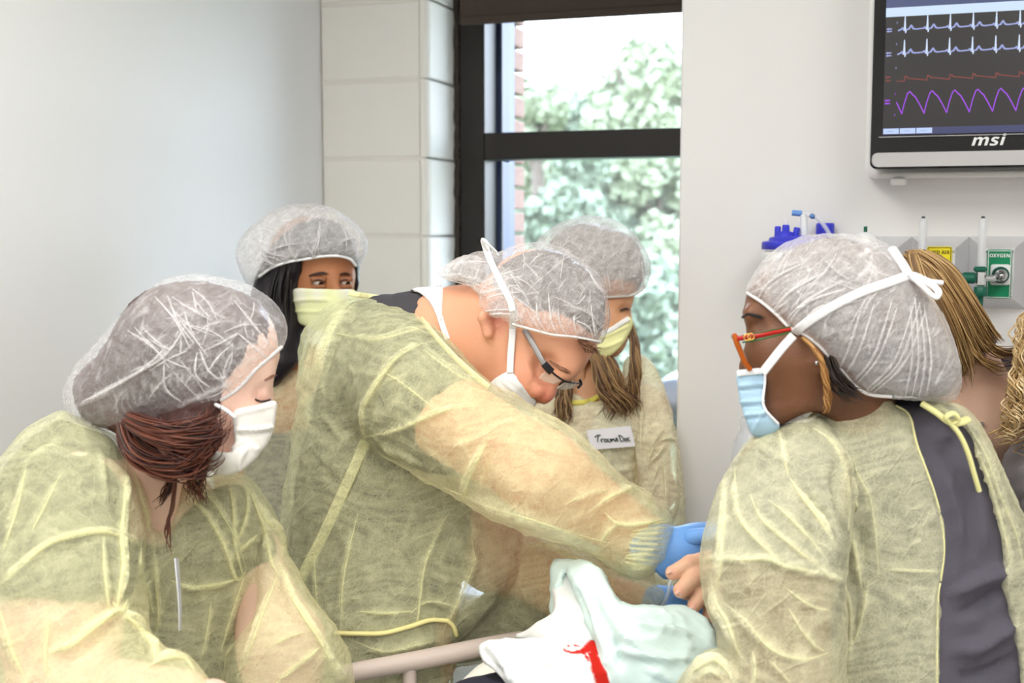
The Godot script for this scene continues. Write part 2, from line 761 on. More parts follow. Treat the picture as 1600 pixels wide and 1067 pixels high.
# sharp pinched pleats along the raised strokes of a relief: thin tapering ridges of doubled cloth
func pleats(acc: Acc, bl: Blob, r: Relief, width: float, alpha: float, share := 1.0, least := 0.0) -> void:
	var g := RandomNumberGenerator.new()
	g.seed = 5
	for l in r.lines:
		if g.randf() > share or l[3] < least:
			continue
		var src: Array = l[0]
		var step := maxi(1, src.size() / 9)
		var pts := []
		var rad := []
		var guess := 1.8
		var i := 0
		while i < src.size():
			var f := float(i) / (src.size() - 1)
			var d := bl.hit(src[i].x, src[i].y, -1.0)
			if d > 0.0 and bl.dist(Vector3((src[i].x - 800.0) / F, (533.5 - src[i].y) / F, -1.0) * d, bl.all) < 0.002:
				pts.append(W(src[i].x, src[i].y, d - l[2] * 0.001 * smoothstep(0.0, 0.35, f) * smoothstep(0.0, 0.35, 1.0 - f) - 0.0004))
				rad.append(0.0004 + sin(PI * clampf(f, 0.02, 0.98)) * width * minf(1.0, l[3] * 2.2))
			i += step
		if pts.size() < 3:
			continue
		var c := acc.tint
		acc.tint.a = minf(1.0, alpha * (0.5 + l[3]))
		var s: Vector3 = (pts[-1] - pts[0]).cross(eye.origin - pts[0]).normalized()
		acc.tube(spline(pts, false, 2), spline_f(rad, 2), 5, 1.6, s, false)
		acc.tint = c

func spline_f(v: Array, per: int) -> Array:
	var out := []
	for i in v.size() - 1:
		for k in per:
			out.append(lerpf(v[i], v[i + 1], float(k) / per))
	out.append(v[-1])
	return out

# depth of the solid's skin at a pixel, for features that sit on it
func skin_at(bl: Blob, x: float, y: float) -> float:
	return bl.hit(x, y, 1.8)

# a strip of cloth that lies on a solid along pixels: returns world points pushed outwards
func laid(bl: Blob, flat: Array, lift := 0.002, per := 6) -> Array:
	var out := []
	var guess := 1.8
	for p in spline(pairs(flat), false, per):
		var d := bl.hit(p.x, p.y, guess)
		guess = d
		out.append(W(p.x, p.y, d - lift))
	return out

func strip(acc: Acc, pts: Array, width: float, thick := 0.0012) -> void:     # a flat band facing the eye
	var m := pts.size()
	var s: Vector3 = (pts[m - 1] - pts[0]).cross(eye.origin - pts[m / 2]).normalized()
	acc.tube(pts, thick, 8, width / thick * 0.5, s)

func outline(flat: Array, per := 5) -> Outline:
	return Outline.new(spline(pairs(flat), true, per))

func fold(r: Relief, flat: Array, w: float, amp: float, dense := 0.0, taper := 0.35) -> void:
	r.stroke(spline(pairs(flat), false, 6), w * 0.85, amp * 1.35, dense * 1.6, taper)

# short sharp random creases inside a box of pixels, leaning about an angle
func creases(r: Relief, g: RandomNumberGenerator, count: int, x0: float, y0: float, x1: float, y1: float, angle: float, spread: float, lmin: float, lmax: float, w: float, amp: float, dense: float) -> void:
	for i in count:
		var p := Vector2(g.randf_range(x0, x1), g.randf_range(y0, y1))
		var a := angle + g.randf_range(-spread, spread)
		var l := g.randf_range(lmin, lmax)
		var q := p + Vector2(cos(a), sin(a)) * l
		var m := p.lerp(q, 0.5) + Vector2(-sin(a), cos(a)) * l * g.randf_range(-0.12, 0.12)
		var s := g.randf_range(0.5, 1.0)
		r.stroke(spline([p, m, q], false, 5), w * g.randf_range(0.7, 1.2), amp * s, dense * s, 0.45)

# lower half of a standing person, below the frame: trousers and shoes under a hip
func legs(parent: Node3D, x: float, y: float, d: float, col: Color, r := 85.0, face := 0.0) -> void:
	var hip := K(x, y, d)
	var w := eye * hip
	var a := Acc.new()
	a.tint = col
	var sh := Acc.new()
	for s in [-1.0, 1.0]:
		var o := Basis(Vector3.UP, face) * Vector3(0.09 * s, 0, 0)
		var f := Vector3(w.x, 0, w.z) + o
		a.tube([w + o * 0.8 + Vector3(0, 0.02, 0), w.lerp(f, 0.25) + o * 0.2 + Vector3(0, 0, 0), w.lerp(f, 0.55) + o * 0.1, w.lerp(f, 0.8), f + Vector3(0, 0.05, 0)], [0.11, 0.10, 0.08, 0.07, 0.075], 18)
		var dir := Basis(Vector3.UP, face) * Vector3(0, 0, -1)
		sh.tube([f - dir * 0.07 + Vector3(0, 0.036, 0), f - dir * 0.02 + Vector3(0, 0.042, 0), f + dir * 0.08 + Vector3(0, 0.036, 0), f + dir * 0.16 + Vector3(0, 0.028, 0), f + dir * 0.19 + Vector3(0, 0.024, 0)], [0.03, 0.04, 0.036, 0.028, 0.018], 14, 1.15)
	put("trousers", a, M.scrubs, parent)
	put("shoes", sh, M.shoe, parent)

# a swatch of hair: many tapering locks that follow a guide, spread sideways and in depth
func locks(a: Acc, g: RandomNumberGenerator, guide: Array, count: int, spread: Vector3, r: float, cols: Array, wave := 0.0, turns := 2.0, tip := 0.35) -> void:
	for i in count:
		var o := Vector3(g.randf_range(-1, 1), g.randf_range(-1, 1), g.randf_range(-1, 1))
		if o.length() > 1.0:
			o = o.normalized() * g.randf()
		var ph := g.randf() * TAU
		var tail := g.randf_range(0.72, 1.0)
		var pts := []
		var rad := []
		var n := guide.size()
		var m := int(n * tail)
		for k in m:
			var t := float(k) / (n - 1)
			var p: Vector3 = guide[k]
			var fan := 0.55 + 0.75 * t
			p += eye.basis * (o * spread * fan)
			p += eye.basis * Vector3(sin(t * TAU * turns + ph), 0.4 * cos(t * TAU * turns + ph), cos(t * TAU * turns + ph)) * wave * t
			pts.append(p)
			rad.append(r * (1.0 - (1.0 - tip) * t) * (1.0 if k < m - 2 else 0.45) * (0.6 if k == 0 else 1.0))
		if pts.size() < 3:
			continue
		a.tint = cols[g.randi() % cols.size()]
		a.tube(pts, rad, 6, 1.5)

# ---------- materials ----------
func mat(called: String, col: Color, rough := 0.6, metal := 0.0) -> StandardMaterial3D:
	var m := StandardMaterial3D.new()
	m.resource_name = called
	m.albedo_color = col
	m.roughness = rough
	m.metallic = metal
	m.metallic_specular = 0.4
	M[called] = m
	return m

func rgb8(r: float, g: float, b: float, a := 1.0) -> Color:
	return Color(r / 255.0, g / 255.0, b / 255.0, a)

func fibre_image(size: int, strokes: int, length: int, least: float, most: float, blotch: float, sd: int) -> Image:
	var r := RandomNumberGenerator.new()
	r.seed = sd
	var f := PackedFloat32Array()
	f.resize(size * size)
	for i in strokes:
		var x := r.randf() * size
		var y := r.randf() * size
		var a := r.randf() * TAU
		var bend := r.randf_range(-0.05, 0.05)
		var w := r.randf_range(0.25, 1.0)
		for k in length:
			x += cos(a)
			y += sin(a)
			a += bend
			var o := posmod(int(y), size) * size + posmod(int(x), size)
			f[o] += w
	var n := FastNoiseLite.new()
	n.seed = sd
	n.frequency = 1.0
	n.fractal_octaves = 3
	var im := Image.create(size, size, false, Image.FORMAT_RGBA8)
	var mean := float(strokes) * length * 0.6 / (size * size)
	for y in size:
		for x in size:
			var u := float(x) / size * TAU
			var v := float(y) / size * TAU
			var b := n.get_noise_3d(cos(u) * 1.3 + 4.0 * cos(v), sin(u) * 1.3, sin(v) * 1.3 + 2.0) * blotch
			var t := clampf(0.5 + b + (f[y * size + x] / mean - 1.0) * 0.22, 0.0, 1.0)
			im.set_pixel(x, y, Color(1, 1, 1, lerpf(least, most, t)))
	return im

# sharp crossing crease lines, as crumpled thin cloth shows; returns density (0..1) per pixel
func crinkle(size: int, freq: float, sd: int, width: float) -> PackedFloat32Array:
	var out := PackedFloat32Array()
	out.resize(size * size)
	var a := FastNoiseLite.new()
	a.noise_type = FastNoiseLite.TYPE_CELLULAR
	a.cellular_return_type = FastNoiseLite.RETURN_DISTANCE2_SUB
	a.cellular_distance_function = FastNoiseLite.DISTANCE_EUCLIDEAN
	a.fractal_type = FastNoiseLite.FRACTAL_NONE
	a.seed = sd
	a.frequency = freq
	var b := FastNoiseLite.new()
	b.seed = sd + 5
	b.frequency = freq * 0.55
	b.fractal_octaves = 2
	for y in size:
		for x in size:
			# stretched and turned so that the facets run long
			var u := x * 0.8 + y * 0.6
			var v := (y * 0.8 - x * 0.6) * 0.24
			var e := a.get_noise_2d(u, v) + 1.0
			var f := a.get_noise_2d(v * 1.7 + 333.0, u * 1.3) + 1.0
			var m := b.get_noise_2d(x, y)
			var l := maxf((1.0 - smoothstep(0.0, width, e)) * smoothstep(-0.25, 0.35, m), (1.0 - smoothstep(0.0, width * 0.8, f)) * smoothstep(-0.15, 0.4, -m))
			out[y * size + x] = l
	return out

func with_creases(im: Image, l: PackedFloat32Array, gain: float) -> Image:
	var size := im.get_width()
	for y in size:
		for x in size:
			var c := im.get_pixel(x, y)
			c.a = clampf(c.a + l[y * size + x] * gain, 0.0, 1.0)
			im.set_pixel(x, y, c)
	return im

func height_of(l: PackedFloat32Array, size: int) -> Texture2D:
	var im := Image.create(size, size, false, Image.FORMAT_L8)
	for y in size:
		for x in size:
			var v := l[y * size + x]
			im.set_pixel(x, y, Color(v, v, v))
	return ImageTexture.create_from_image(im)

func noise_tex(freq: float, octaves: int, lo: Color, hi: Color, size := 256, sd := 1) -> NoiseTexture2D:
	var t := NoiseTexture2D.new()
	t.width = size
	t.height = size
	t.seamless = true
	var n := FastNoiseLite.new()
	n.seed = sd
	n.frequency = freq
	n.fractal_octaves = octaves
	t.noise = n
	var g := Gradient.new()
	g.set_color(0, lo)
	g.set_color(1, hi)
	t.color_ramp = g
	return t

func tri(m: StandardMaterial3D, s: float) -> void:
	m.uv1_triplanar = true
	m.uv1_world_triplanar = true
	m.uv1_scale = Vector3(s, s, s)
	m.uv1_triplanar_sharpness = 3.0

func cloth(called: String, col: Color, tex: Texture2D, scale: float, back: float) -> StandardMaterial3D:
	var m := mat(called, col, 0.75)
	m.metallic_specular = 0.25
	m.albedo_texture = tex
	m.vertex_color_use_as_albedo = true
	m.transparency = BaseMaterial3D.TRANSPARENCY_ALPHA
	m.cull_mode = BaseMaterial3D.CULL_DISABLED
	if back > 0.0:
		m.backlight_enabled = true
		m.backlight = Color(back, back, back)
	tri(m, scale)
	return m

func plain(called: String, col: Color, rough := 0.7, sub := 0.0) -> StandardMaterial3D:   # takes vertex colours
	var m := mat(called, col, rough)
	m.vertex_color_use_as_albedo = true
	if sub > 0.0:
		m.subsurf_scatter_enabled = true
		m.subsurf_scatter_strength = sub
	return m

func make_materials() -> void:
	var cr1 := crinkle(512, 0.011, 3, 0.07)
	var cr2 := crinkle(512, 0.020, 8, 0.09)
	var fib := ImageTexture.create_from_image(with_creases(fibre_image(512, 3000, 46, 0.47, 0.90, 0.70, 3), cr1, 0.14))
	var fib2 := ImageTexture.create_from_image(with_creases(fibre_image(512, 2400, 40, 0.28, 0.60, 0.5, 5), cr2, 0.30))
	var hgt1 := height_of(cr1, 512)
	var hgt2 := height_of(cr2, 512)
	cloth("gown", rgb8(252, 250, 208), fib, 4.0, 0.5)
	cloth("pale_gown", rgb8(254, 252, 228), fib, 4.0, 0.5)
	cloth("cap", rgb8(250, 247, 246), fib2, 5.0, 0.3)
	for q in ["gown", "pale_gown", "cap"]:
		M[q].heightmap_enabled = true
		M[q].heightmap_texture = hgt2 if q == "cap" else hgt1
		M[q].heightmap_scale = 0.10
	var band := plain("gown_band", rgb8(248, 245, 200), 0.75)
	band.backlight_enabled = true
	band.backlight = Color(0.4, 0.4, 0.4)
	plain("white_band", rgb8(250, 250, 250), 0.8)
	plain("mask", rgb8(255, 255, 255), 0.85)
	var sk := plain("skin", Color(1, 1, 1), 0.5)
	sk.metallic_specular = 0.42
	sk.heightmap_enabled = true
	sk.heightmap_texture = noise_tex(0.09, 2, Color(0, 0, 0), Color(1, 1, 1), 256, 9)
	sk.heightmap_scale = 0.03
	tri(sk, 14.0)
	var hair := plain("hair", Color(1, 1, 1), 0.42)
	hair.metallic_specular = 0.5
	var sc := plain("scrubs", Color(1, 1, 1), 0.85)
	sc.heightmap_enabled = true
	sc.heightmap_texture = noise_tex(0.2, 2, Color(0, 0, 0), Color(1, 1, 1), 256, 12)
	sc.heightmap_scale = 0.05
	tri(sc, 8.0)
	# the room
	mat("wall_paint", rgb8(231, 230, 228), 0.7)
	var bl := mat("block_paint", rgb8(230, 227, 219), 0.62)
	bl.heightmap_enabled = true
	bl.heightmap_texture = noise_tex(0.25, 4, Color(0, 0, 0), Color(1, 1, 1), 256, 22)
	bl.heightmap_scale = 0.12
	tri(bl, 4.0)
	mat("mortar", rgb8(222, 218, 210), 0.8)
	mat("ceiling_tile", rgb8(236, 236, 232), 0.9)
	var fl := mat("floor_vinyl", rgb8(214, 213, 210), 0.35)
	fl.albedo_texture = noise_tex(0.05, 4, Color(0.9, 0.9, 0.9), Color(1, 1, 1), 256, 31)
	tri(fl, 1.5)
	mat("bronze_frame", rgb8(44, 40, 38), 0.45, 0.3)
	mat("outer_frame", rgb8(48, 60, 92), 0.5, 0.1)
	mat("blind", rgb8(66, 56, 49), 0.85)
	mat("sealant", rgb8(60, 52, 46), 0.9)
	var gl := mat("glass", Color(0.95, 0.98, 1.0, 0.04), 0.02)
	gl.transparency = BaseMaterial3D.TRANSPARENCY_ALPHA
	var br := mat("outer_brick", rgb8(150, 118, 104), 0.9)
	br.albedo_texture = noise_tex(0.08, 3, Color(0.75, 0.75, 0.75), Color(1, 1, 1), 128, 41)
	tri(br, 6.0)
	mat("leaf_light", rgb8(148, 155, 126), 0.8)
	mat("leaf_dark", rgb8(128, 138, 116), 0.8)
	mat("bark", rgb8(98, 86, 76), 0.9)
	mat("grass", rgb8(98, 112, 82), 0.95)
	mat("white_metal", rgb8(236, 238, 240), 0.4)
	var st := mat("brushed_metal", rgb8(226, 226, 228), 0.4, 0.35)
	st.albedo_texture = noise_tex(0.4, 2, Color(0.92, 0.92, 0.92), Color(1, 1, 1), 128, 51)
	tri(st, 9.0)
	mat("silver_plastic", rgb8(184, 182, 182), 0.4, 0.25)
	mat("tray_plastic", rgb8(244, 243, 240), 0.25)
	mat("black_gloss", rgb8(17, 16, 17), 0.16)
	mat("letter_silver", rgb8(226, 226, 226), 0.4, 0.1)
	mat("oxygen_green", rgb8(14, 136, 92), 0.4)
	mat("plate_white", rgb8(236, 238, 238), 0.4)
	mat("plate_yellow", rgb8(240, 222, 40), 0.45)
	mat("letter_dark", rgb8(88, 78, 24), 0.6)
	mat("knob_green", rgb8(26, 96, 78), 0.35)
	mat("chrome", rgb8(210, 212, 214), 0.18, 0.95)
	var cp := mat("clear_plastic", Color(0.97, 0.99, 1.0, 0.16), 0.08)
	cp.transparency = BaseMaterial3D.TRANSPARENCY_ALPHA
	var bp := mat("bottle_plastic", Color(0.90, 0.93, 0.96, 0.32), 0.06)
	bp.transparency = BaseMaterial3D.TRANSPARENCY_ALPHA
	var cm := mat("milky_plastic", Color(0.95, 0.96, 0.98, 0.45), 0.35)
	cm.transparency = BaseMaterial3D.TRANSPARENCY_ALPHA
	mat("lid_blue", rgb8(62, 66, 206), 0.35)
	mat("port_blue", rgb8(104, 150, 216), 0.35)
	mat("nitrile", rgb8(116, 168, 236), 0.42)
	M.nitrile.vertex_color_use_as_albedo = true
	mat("rail_paint", rgb8(206, 190, 180), 0.4)
	mat("mattress_vinyl", rgb8(70, 84, 92), 0.5)
	plain("drape", Color(1, 1, 1), 0.85)
	M.drape.backlight_enabled = true
	M.drape.backlight = Color(0.3, 0.3, 0.3)
	mat("steel_dark", rgb8(70, 72, 76), 0.45, 0.5)
	mat("paper", rgb8(244, 243, 246), 0.8)
	mat("ink", rgb8(22, 52, 46), 0.8)
	mat("frame_red", rgb8(176, 30, 20), 0.25)
	mat("frame_amber", rgb8(188, 92, 22), 0.2)
	mat("frame_green", rgb8(28, 92, 42), 0.3)
	mat("gold", rgb8(226, 178, 96), 0.25, 0.9)
	mat("frame_dark", rgb8(34, 34, 40), 0.3)
	mat("frame_grey", rgb8(150, 146, 146), 0.35, 0.4)
	var ln := mat("lens_glass", Color(0.93, 0.94, 0.88, 0.3), 0.03)
	ln.transparency = BaseMaterial3D.TRANSPARENCY_ALPHA
	plain("eye_white", Color(1, 1, 1), 0.2)
	mat("shoe", rgb8(60, 60, 66), 0.6)
	mat("lamp_face", rgb8(250, 250, 246), 0.6)
	M.lamp_face.emission_enabled = true
	M.lamp_face.emission = Color(1.0, 0.985, 0.955)
	M.lamp_face.emission_energy_multiplier = 1.5

# ---------- the room ----------
const XL := -1.53     # left wall
const ZB := -2.90     # block wall with the window
const ZR := -2.45     # the plastered wall with the monitor
const XC := -0.486    # its free edge
const XW := -1.222    # edge of the block wall, where the window reveal begins
const ZF := -3.10     # window frame
const ZO := -3.42     # outer face
const HC := 2.70

func slab(called: String, lo: Vector3, hi: Vector3, m: Material) -> MeshInstance3D:
	var a := Acc.new()
	a.box((lo + hi) * 0.5, hi - lo, 0.004)
	return structure(put(called, a, m)) as MeshInstance3D

func build_room() -> void:
	slab("floor", Vector3(XL - 0.2, -0.2, ZO), Vector3(2.6, 0, 2.0), M.floor_vinyl)
	slab("ceiling", Vector3(XL - 0.2, HC, ZO), Vector3(2.6, HC + 0.2, 2.0), M.ceiling_tile)
	slab("wall_left", Vector3(XL - 0.2, 0, ZO), Vector3(XL, HC, 2.0), M.wall_paint)
	slab("wall_right", Vector3(2.4, 0, ZO), Vector3(2.6, HC, 2.0), M.wall_paint)
	slab("wall_front", Vector3(XL, 0, 1.8), Vector3(2.4, HC, 2.0), M.wall_paint)
	slab("wall_headwall", Vector3(XC, 0, ZO), Vector3(2.4, HC, ZR), M.wall_paint)
	# block wall between the corner and the window, its reveal, and the wall under and over the window
	var back := slab("wall_back", Vector3(XL, 0, ZO), Vector3(XW - 0.012, HC, ZB - 0.0025), M.mortar)
	var sill_y := 0.62
	var top_y := 2.34
	slab("wall_under_window", Vector3(XW - 0.012, 0, ZO), Vector3(XC, sill_y, ZB - 0.008), M.block_paint)
	slab("wall_over_window", Vector3(XW - 0.012, top_y, ZO), Vector3(XC, HC, ZB - 0.008), M.block_paint)
	var joint := on_z(590, 249.5, ZB).y
	var course := 0.2
	var y := joint + 0.002 - course * 8.0
	var row := 0
	while y < HC:
		var y0 := maxf(y + 0.003, 0.0)
		var y1 := minf(y + course - 0.003, HC)
		if y1 > y0 + 0.02:
			var a := Acc.new()
			a.box(Vector3((XL + XW - 0.02) * 0.5, (y0 + y1) * 0.5, ZB - 0.0165), Vector3(XW - 0.02 - XL - 0.004, y1 - y0, 0.034), 0.005)
			put("block", a, M.block_paint, back)
			var b := Acc.new()     # rounded corner block that forms the reveal
			var pr := []
			for k in 7:
				var t := PI * 0.5 * k / 6.0
				pr.append(Vector2(XW - 0.022 + 0.022 * sin(t), ZB - 0.022 + 0.022 * cos(t) + 0.004))
			pr.append(Vector2(XW, ZF - 0.02))
			var g := []
			for yy in [y0, y0 + 0.005, y1 - 0.005, y1]:
				var r := []
				for q in pr:
					var inn: float = 0.004 if yy == y0 or yy == y1 else 0.0
					r.append(Vector3(q.x - inn, yy, q.y - inn * 0.5))
				g.append(r)
			b.sheet(g, 0.0, Vector3(1, 0, 1))
			if y1 > sill_y and y0 < top_y:
				put("corner_block", b, M.block_paint, back)
		y += course
		row += 1
	var c := Acc.new()
	c.box(Vector3((XL + XC) * 0.5 , 0.05, ZB + 0.008), Vector3(XC - XL, 0.1, 0.012), 0.003)
	structure(put("baseboard_back", c, M.steel_dark))
	var d := Acc.new()
	d.box(Vector3((2.4 + XC) * 0.5, 0.05, ZR + 0.007), Vector3(2.4 - XC, 0.1, 0.012), 0.003)
	structure(put("baseboard_headwall", d, M.steel_dark))
	var i := 0
	for s in LAMPS:
		i += 1
		var t := thing("ceiling_light", "flat white ceiling light panel over the bed, %s" % ["window side left", "window side right", "far side left", "far side right"][i - 1], "ceiling light", Vector3(s.x, HC, s.y))
		var f := Acc.new()
		f.box(Vector3(s.x - 0.31, HC - 0.01, s.y), Vector3(0.02, 0.02, 1.24), 0.003)
		f.box(Vector3(s.x + 0.31, HC - 0.01, s.y), Vector3(0.02, 0.02, 1.24), 0.003)
		f.box(Vector3(s.x, HC - 0.01, s.y - 0.61), Vector3(0.6, 0.02, 0.02), 0.003)
		f.box(Vector3(s.x, HC - 0.01, s.y + 0.61), Vector3(0.6, 0.02, 0.02), 0.003)
		put("frame", f, M.white_metal, t)
		var g := Acc.new()
		g.box(Vector3(s.x, HC - 0.0015, s.y), Vector3(0.598, 0.003, 1.198), 0.001)
		put("diffuser", g, M.lamp_face, t)

func build_window_and_outside() -> void:
	var win := Node3D.new()
	win.name = "window_1"
	win.position = Vector3((XW + XC) * 0.5, 0.62, ZF)
	add_child(win)
	structure(win)
	var yb := 0.62
	var yt := 2.34
	# heights of the rail read off the frame
	var r0 := on_z(900, 247, ZF + 0.02).y
	var r1 := on_z(900, 204, ZF + 0.02).y
	var xf := on_z(757, 300, ZF + 0.02).x
	var fr := Acc.new()
	fr.box(Vector3((XW + 0.012 + xf) * 0.5, (yb + yt) * 0.5, ZF - 0.03), Vector3(xf - XW - 0.012, yt - yb, 0.10), 0.003)
	fr.box(Vector3(XC - 0.03, (yb + yt) * 0.5, ZF - 0.03), Vector3(0.06, yt - yb, 0.10), 0.003)
	fr.box(Vector3((xf + XC) * 0.5, yb + 0.03, ZF - 0.03), Vector3(XC - xf, 0.06, 0.10), 0.003)
	fr.box(Vector3((xf + XC) * 0.5, yt - 0.03, ZF - 0.03), Vector3(XC - xf, 0.06, 0.10), 0.003)
	put("window_frame", fr, M.bronze_frame, win)
	var ra := Acc.new()
	ra.box(Vector3((xf + XC) * 0.5, (r0 + r1) * 0.5, ZF - 0.02), Vector3(XC - xf, r1 - r0, 0.09), 0.003)
	put("rail", ra, M.bronze_frame, win)
	var sl := Acc.new()        # ragged bead of sealant between frame and blocks
	var pts := []
	var rad := []
	for k in 70:
		pts.append(Vector3(XW + 0.006, yb + (yt - yb) * k / 69.0, ZF + 0.026))
		rad.append(0.0075 + 0.0035 * sin(k * 2.3) * sin(k * 0.71))
	sl.tube(pts, rad, 8)
	put("sealant_bead", sl, M.sealant, win)
	# outer frame members that daylight catches
	var of := Acc.new()
	of.box(Vector3(xf + 0.006, (r1 + yt) * 0.5, ZF - 0.13), Vector3(0.012, yt - r1, 0.10), 0.002)
	of.box(Vector3(xf + 0.006, (yb + r0) * 0.5, ZF - 0.13), Vector3(0.012, r0 - yb, 0.10), 0.002)
	var xo := on_z(800, 300, ZF - 0.2).x
	of.box(Vector3(xo - 0.02, (yb + yt) * 0.5, ZF - 0.20), Vector3(0.04, yt - yb, 0.05), 0.003)
	put("outer_frame", of, M.outer_frame, win)
	var bead := Acc.new()
	bead.box(Vector3(xf + 0.007, (yb + yt) * 0.5, ZF - 0.088), Vector3(0.014, yt - yb, 0.012), 0.002)
	put("glazing_bead", bead, M.bronze_frame, win)
	for h in [[yb + 0.06, r0], [r1, yt - 0.06]]:
		var p := Acc.new()
		p.box(Vector3((xf + XC - 0.06) * 0.5, (h[0] + h[1]) * 0.5, ZF - 0.085), Vector3(XC - 0.06 - xf, h[1] - h[0], 0.006), 0.0005)
		put("pane", p, M.glass, win)
	var si := Acc.new()
	si.box(Vector3((XW + XC) * 0.5, yb + 0.012, ZF + 0.11), Vector3(XC - XW - 0.004, 0.024, 0.2), 0.004)
	put("window_sill", si, M.white_metal, win)
	# outside brick return beside the window
	var bw := Node3D.new()
	bw.name = "wall_outer_brick"
	bw.position = Vector3(XW, 0, ZO)
	add_child(bw)
	structure(bw)
	var y := 0.3
	while y < 2.6:
		var a := Acc.new()
		a.box(Vector3(on_z(803, 300, ZO + 0.02).x - 0.05, y + 0.03, ZO - 0.03), Vector3(0.10, 0.057, 0.10), 0.004)
		put("brick", a, M.outer_brick, bw)
		y += 0.0675
	# roller blind in front of the window head
	var bl_t := thing("roller_blind", "dark brown roller blind pulled almost fully up at the top of the window", "blind", on_z(890, 20, ZB - 0.03))
	var ytop := 2.5
	var a0 := on_z(718, 38, ZB - 0.03)
	var fa := Acc.new()
	fa.box(Vector3((a0.x + XC) * 0.5, (a0.y + ytop) * 0.5 + 0.01, ZB - 0.03), Vector3(XC - a0.x - 0.004, ytop - a0.y, 0.004), 0.001)
	put("fabric", fa, M.blind, bl_t)
	var ba := Acc.new()
	ba.box(Vector3((a0.x + XC) * 0.5, a0.y + 0.008, ZB - 0.03), Vector3(XC - a0.x - 0.004, 0.022, 0.014), 0.004)
	put("bottom_bar", ba, M.blind, bl_t)
	var ro := Acc.new()
	ro.tube([Vector3(a0.x, ytop, ZB - 0.055), Vector3(XC - 0.004, ytop, ZB - 0.055)], 0.028, 16)
	put("roller", ro, M.blind, bl_t)
	# ground, trees and a parked white van outside
	var ga := Acc.new()
	ga.box(Vector3(-14, -0.75, -45), Vector3(120, 0.3, 82), 0.01)
	var go := structure(put("ground", ga, M.grass))
	var leaf := []
	for q in 2:
		var la := Acc.new()
		for k in 9:
			var o := Vector3(rng.randfn(), rng.randfn(), rng.randfn()) * 0.07
			var t := Basis.from_euler(Vector3(rng.randf() * TAU, rng.randf() * TAU, rng.randf() * TAU))
			la.quad(o + t * Vector3(-0.08, -0.05, 0), o + t * Vector3(0.08, -0.05, 0), o + t * Vector3(0.08, 0.05, 0.012), o + t * Vector3(-0.08, 0.05, 0.012), t * Vector3(0, 0, 1))
		leaf.append(la.mesh(Vector3.ZERO))
	var trees := [   # pixel of the crown's middle, distance, half width and half height in pixels, leaf kind, label
		[1010, 150, 24.0, 95, 95, 0, "tall pale tree whose crown rises highest behind the upper pane"],
		[835, 175, 26.0, 45, 55, 0, "small light green tree at the left edge of the upper pane"],
		[905, 195, 30.0, 60, 42, 1, "low bushy treetop between the tall tree and the left edge of the pane"],
		[860, 350, 20.0, 120, 140, 1, "dense green tree filling the left of the lower pane"],
		[1010, 350, 21.0, 120, 150, 0, "dense pale green tree filling the right of the lower pane"],
		[940, 520, 17.0, 170, 110, 1, "dark undergrowth shrub low in the lower pane"],
		[900, 300, 34.0, 150, 75, 1, "far hedge-like tree behind the two dense trees of the lower pane"],
		[812, 290, 30.0, 60, 70, 0, "far pale treetop low beside the left frame of the window"],
		[1090, 270, 32.0, 90, 110, 0, "far pale tree at the right behind the tall one"]]
	for t in trees:
		var base := W(t[0], t[1], t[2])
		base.y = -0.6
		var th := thing("tree", t[6], "tree", base, "trees outside the window")
		var mid := W(t[0], t[1], t[2])
		var tr := Acc.new()
		tr.tube([base, base.lerp(mid, 0.6) + Vector3(0.1, 0, 0), mid + Vector3(0, 0.4, 0)], [0.22, 0.16, 0.06], 8)
		for k in 5:
			var an: float = k * 1.3 + t[0]
			tr.tube([base.lerp(mid, 0.75), mid + Vector3(cos(an) * 0.7, 0.2 + 0.1 * k, sin(an) * 0.7)], [0.09, 0.03], 6)
		put("trunk", tr, M.bark, th)
		var mm := MultiMesh.new()
		mm.transform_format = MultiMesh.TRANSFORM_3D
		mm.mesh = leaf[t[5]]
		var count := 5000
		mm.instance_count = count
		var hw: float = t[3] / F * t[2]
		var hh: float = t[4] / F * t[2]
		var lumps := []
		for k in 16:
			var ph := rng.randf() * TAU
			var cz := rng.randf_range(-0.8, 0.9)
			lumps.append([Vector3(cos(ph) * hw * sqrt(1.0 - cz * cz) * 0.72, cz * hh * 0.78, sin(ph) * hw * sqrt(1.0 - cz * cz) * 0.72), rng.randf_range(0.28, 0.46) * minf(hw, hh)])
		for k in count:
			var l: Array = lumps[k % 16]
			var o: Vector3 = Vector3(rng.randfn(), rng.randfn(), rng.randfn()).normalized() * pow(rng.randf(), 0.5) * l[1]
			var bs := Basis.from_euler(Vector3(rng.randf() * TAU, rng.randf() * TAU, rng.randf() * TAU)).scaled(Vector3.ONE * rng.randf_range(0.6, 1.3))
			mm.set_instance_transform(k, Transform3D(bs, mid - base + l[0] + o))
		var mi := MultiMeshInstance3D.new()
		mi.name = "foliage"
		mi.multimesh = mm
		mi.material_override = [M.leaf_light, M.leaf_dark][t[5]]
		mi.set_meta("kind", "stuff")
		th.add_child(mi, true)
	var vb := on_z(1026, 592, -13.0)
	var van := thing("van", "white parked van seen low through the right of the window", "van", Vector3(vb.x + 0.8, -0.6, -13.0))
	var vo := Acc.new()
	vo.box(Vector3(vb.x + 1.2, vb.y - 0.55, -13.0), Vector3(2.4, 1.1, 1.9), 0.08)
	put("body", vo, M.white_metal, van)
	for s in [-0.5, 0.6]:
		var wh := Acc.new()
		wh.lathe([Vector2(0.0, -0.1), Vector2(0.28, -0.1), Vector2(0.34, -0.05), Vector2(0.34, 0.05), Vector2(0.28, 0.1), Vector2(0, 0.1)], Transform3D(Basis(Vector3.RIGHT, PI / 2), Vector3(vb.x + 0.9 + s, -0.26, -12.05)))
		put("wheel", wh, M.black_gloss, van)
	var wi := Acc.new()
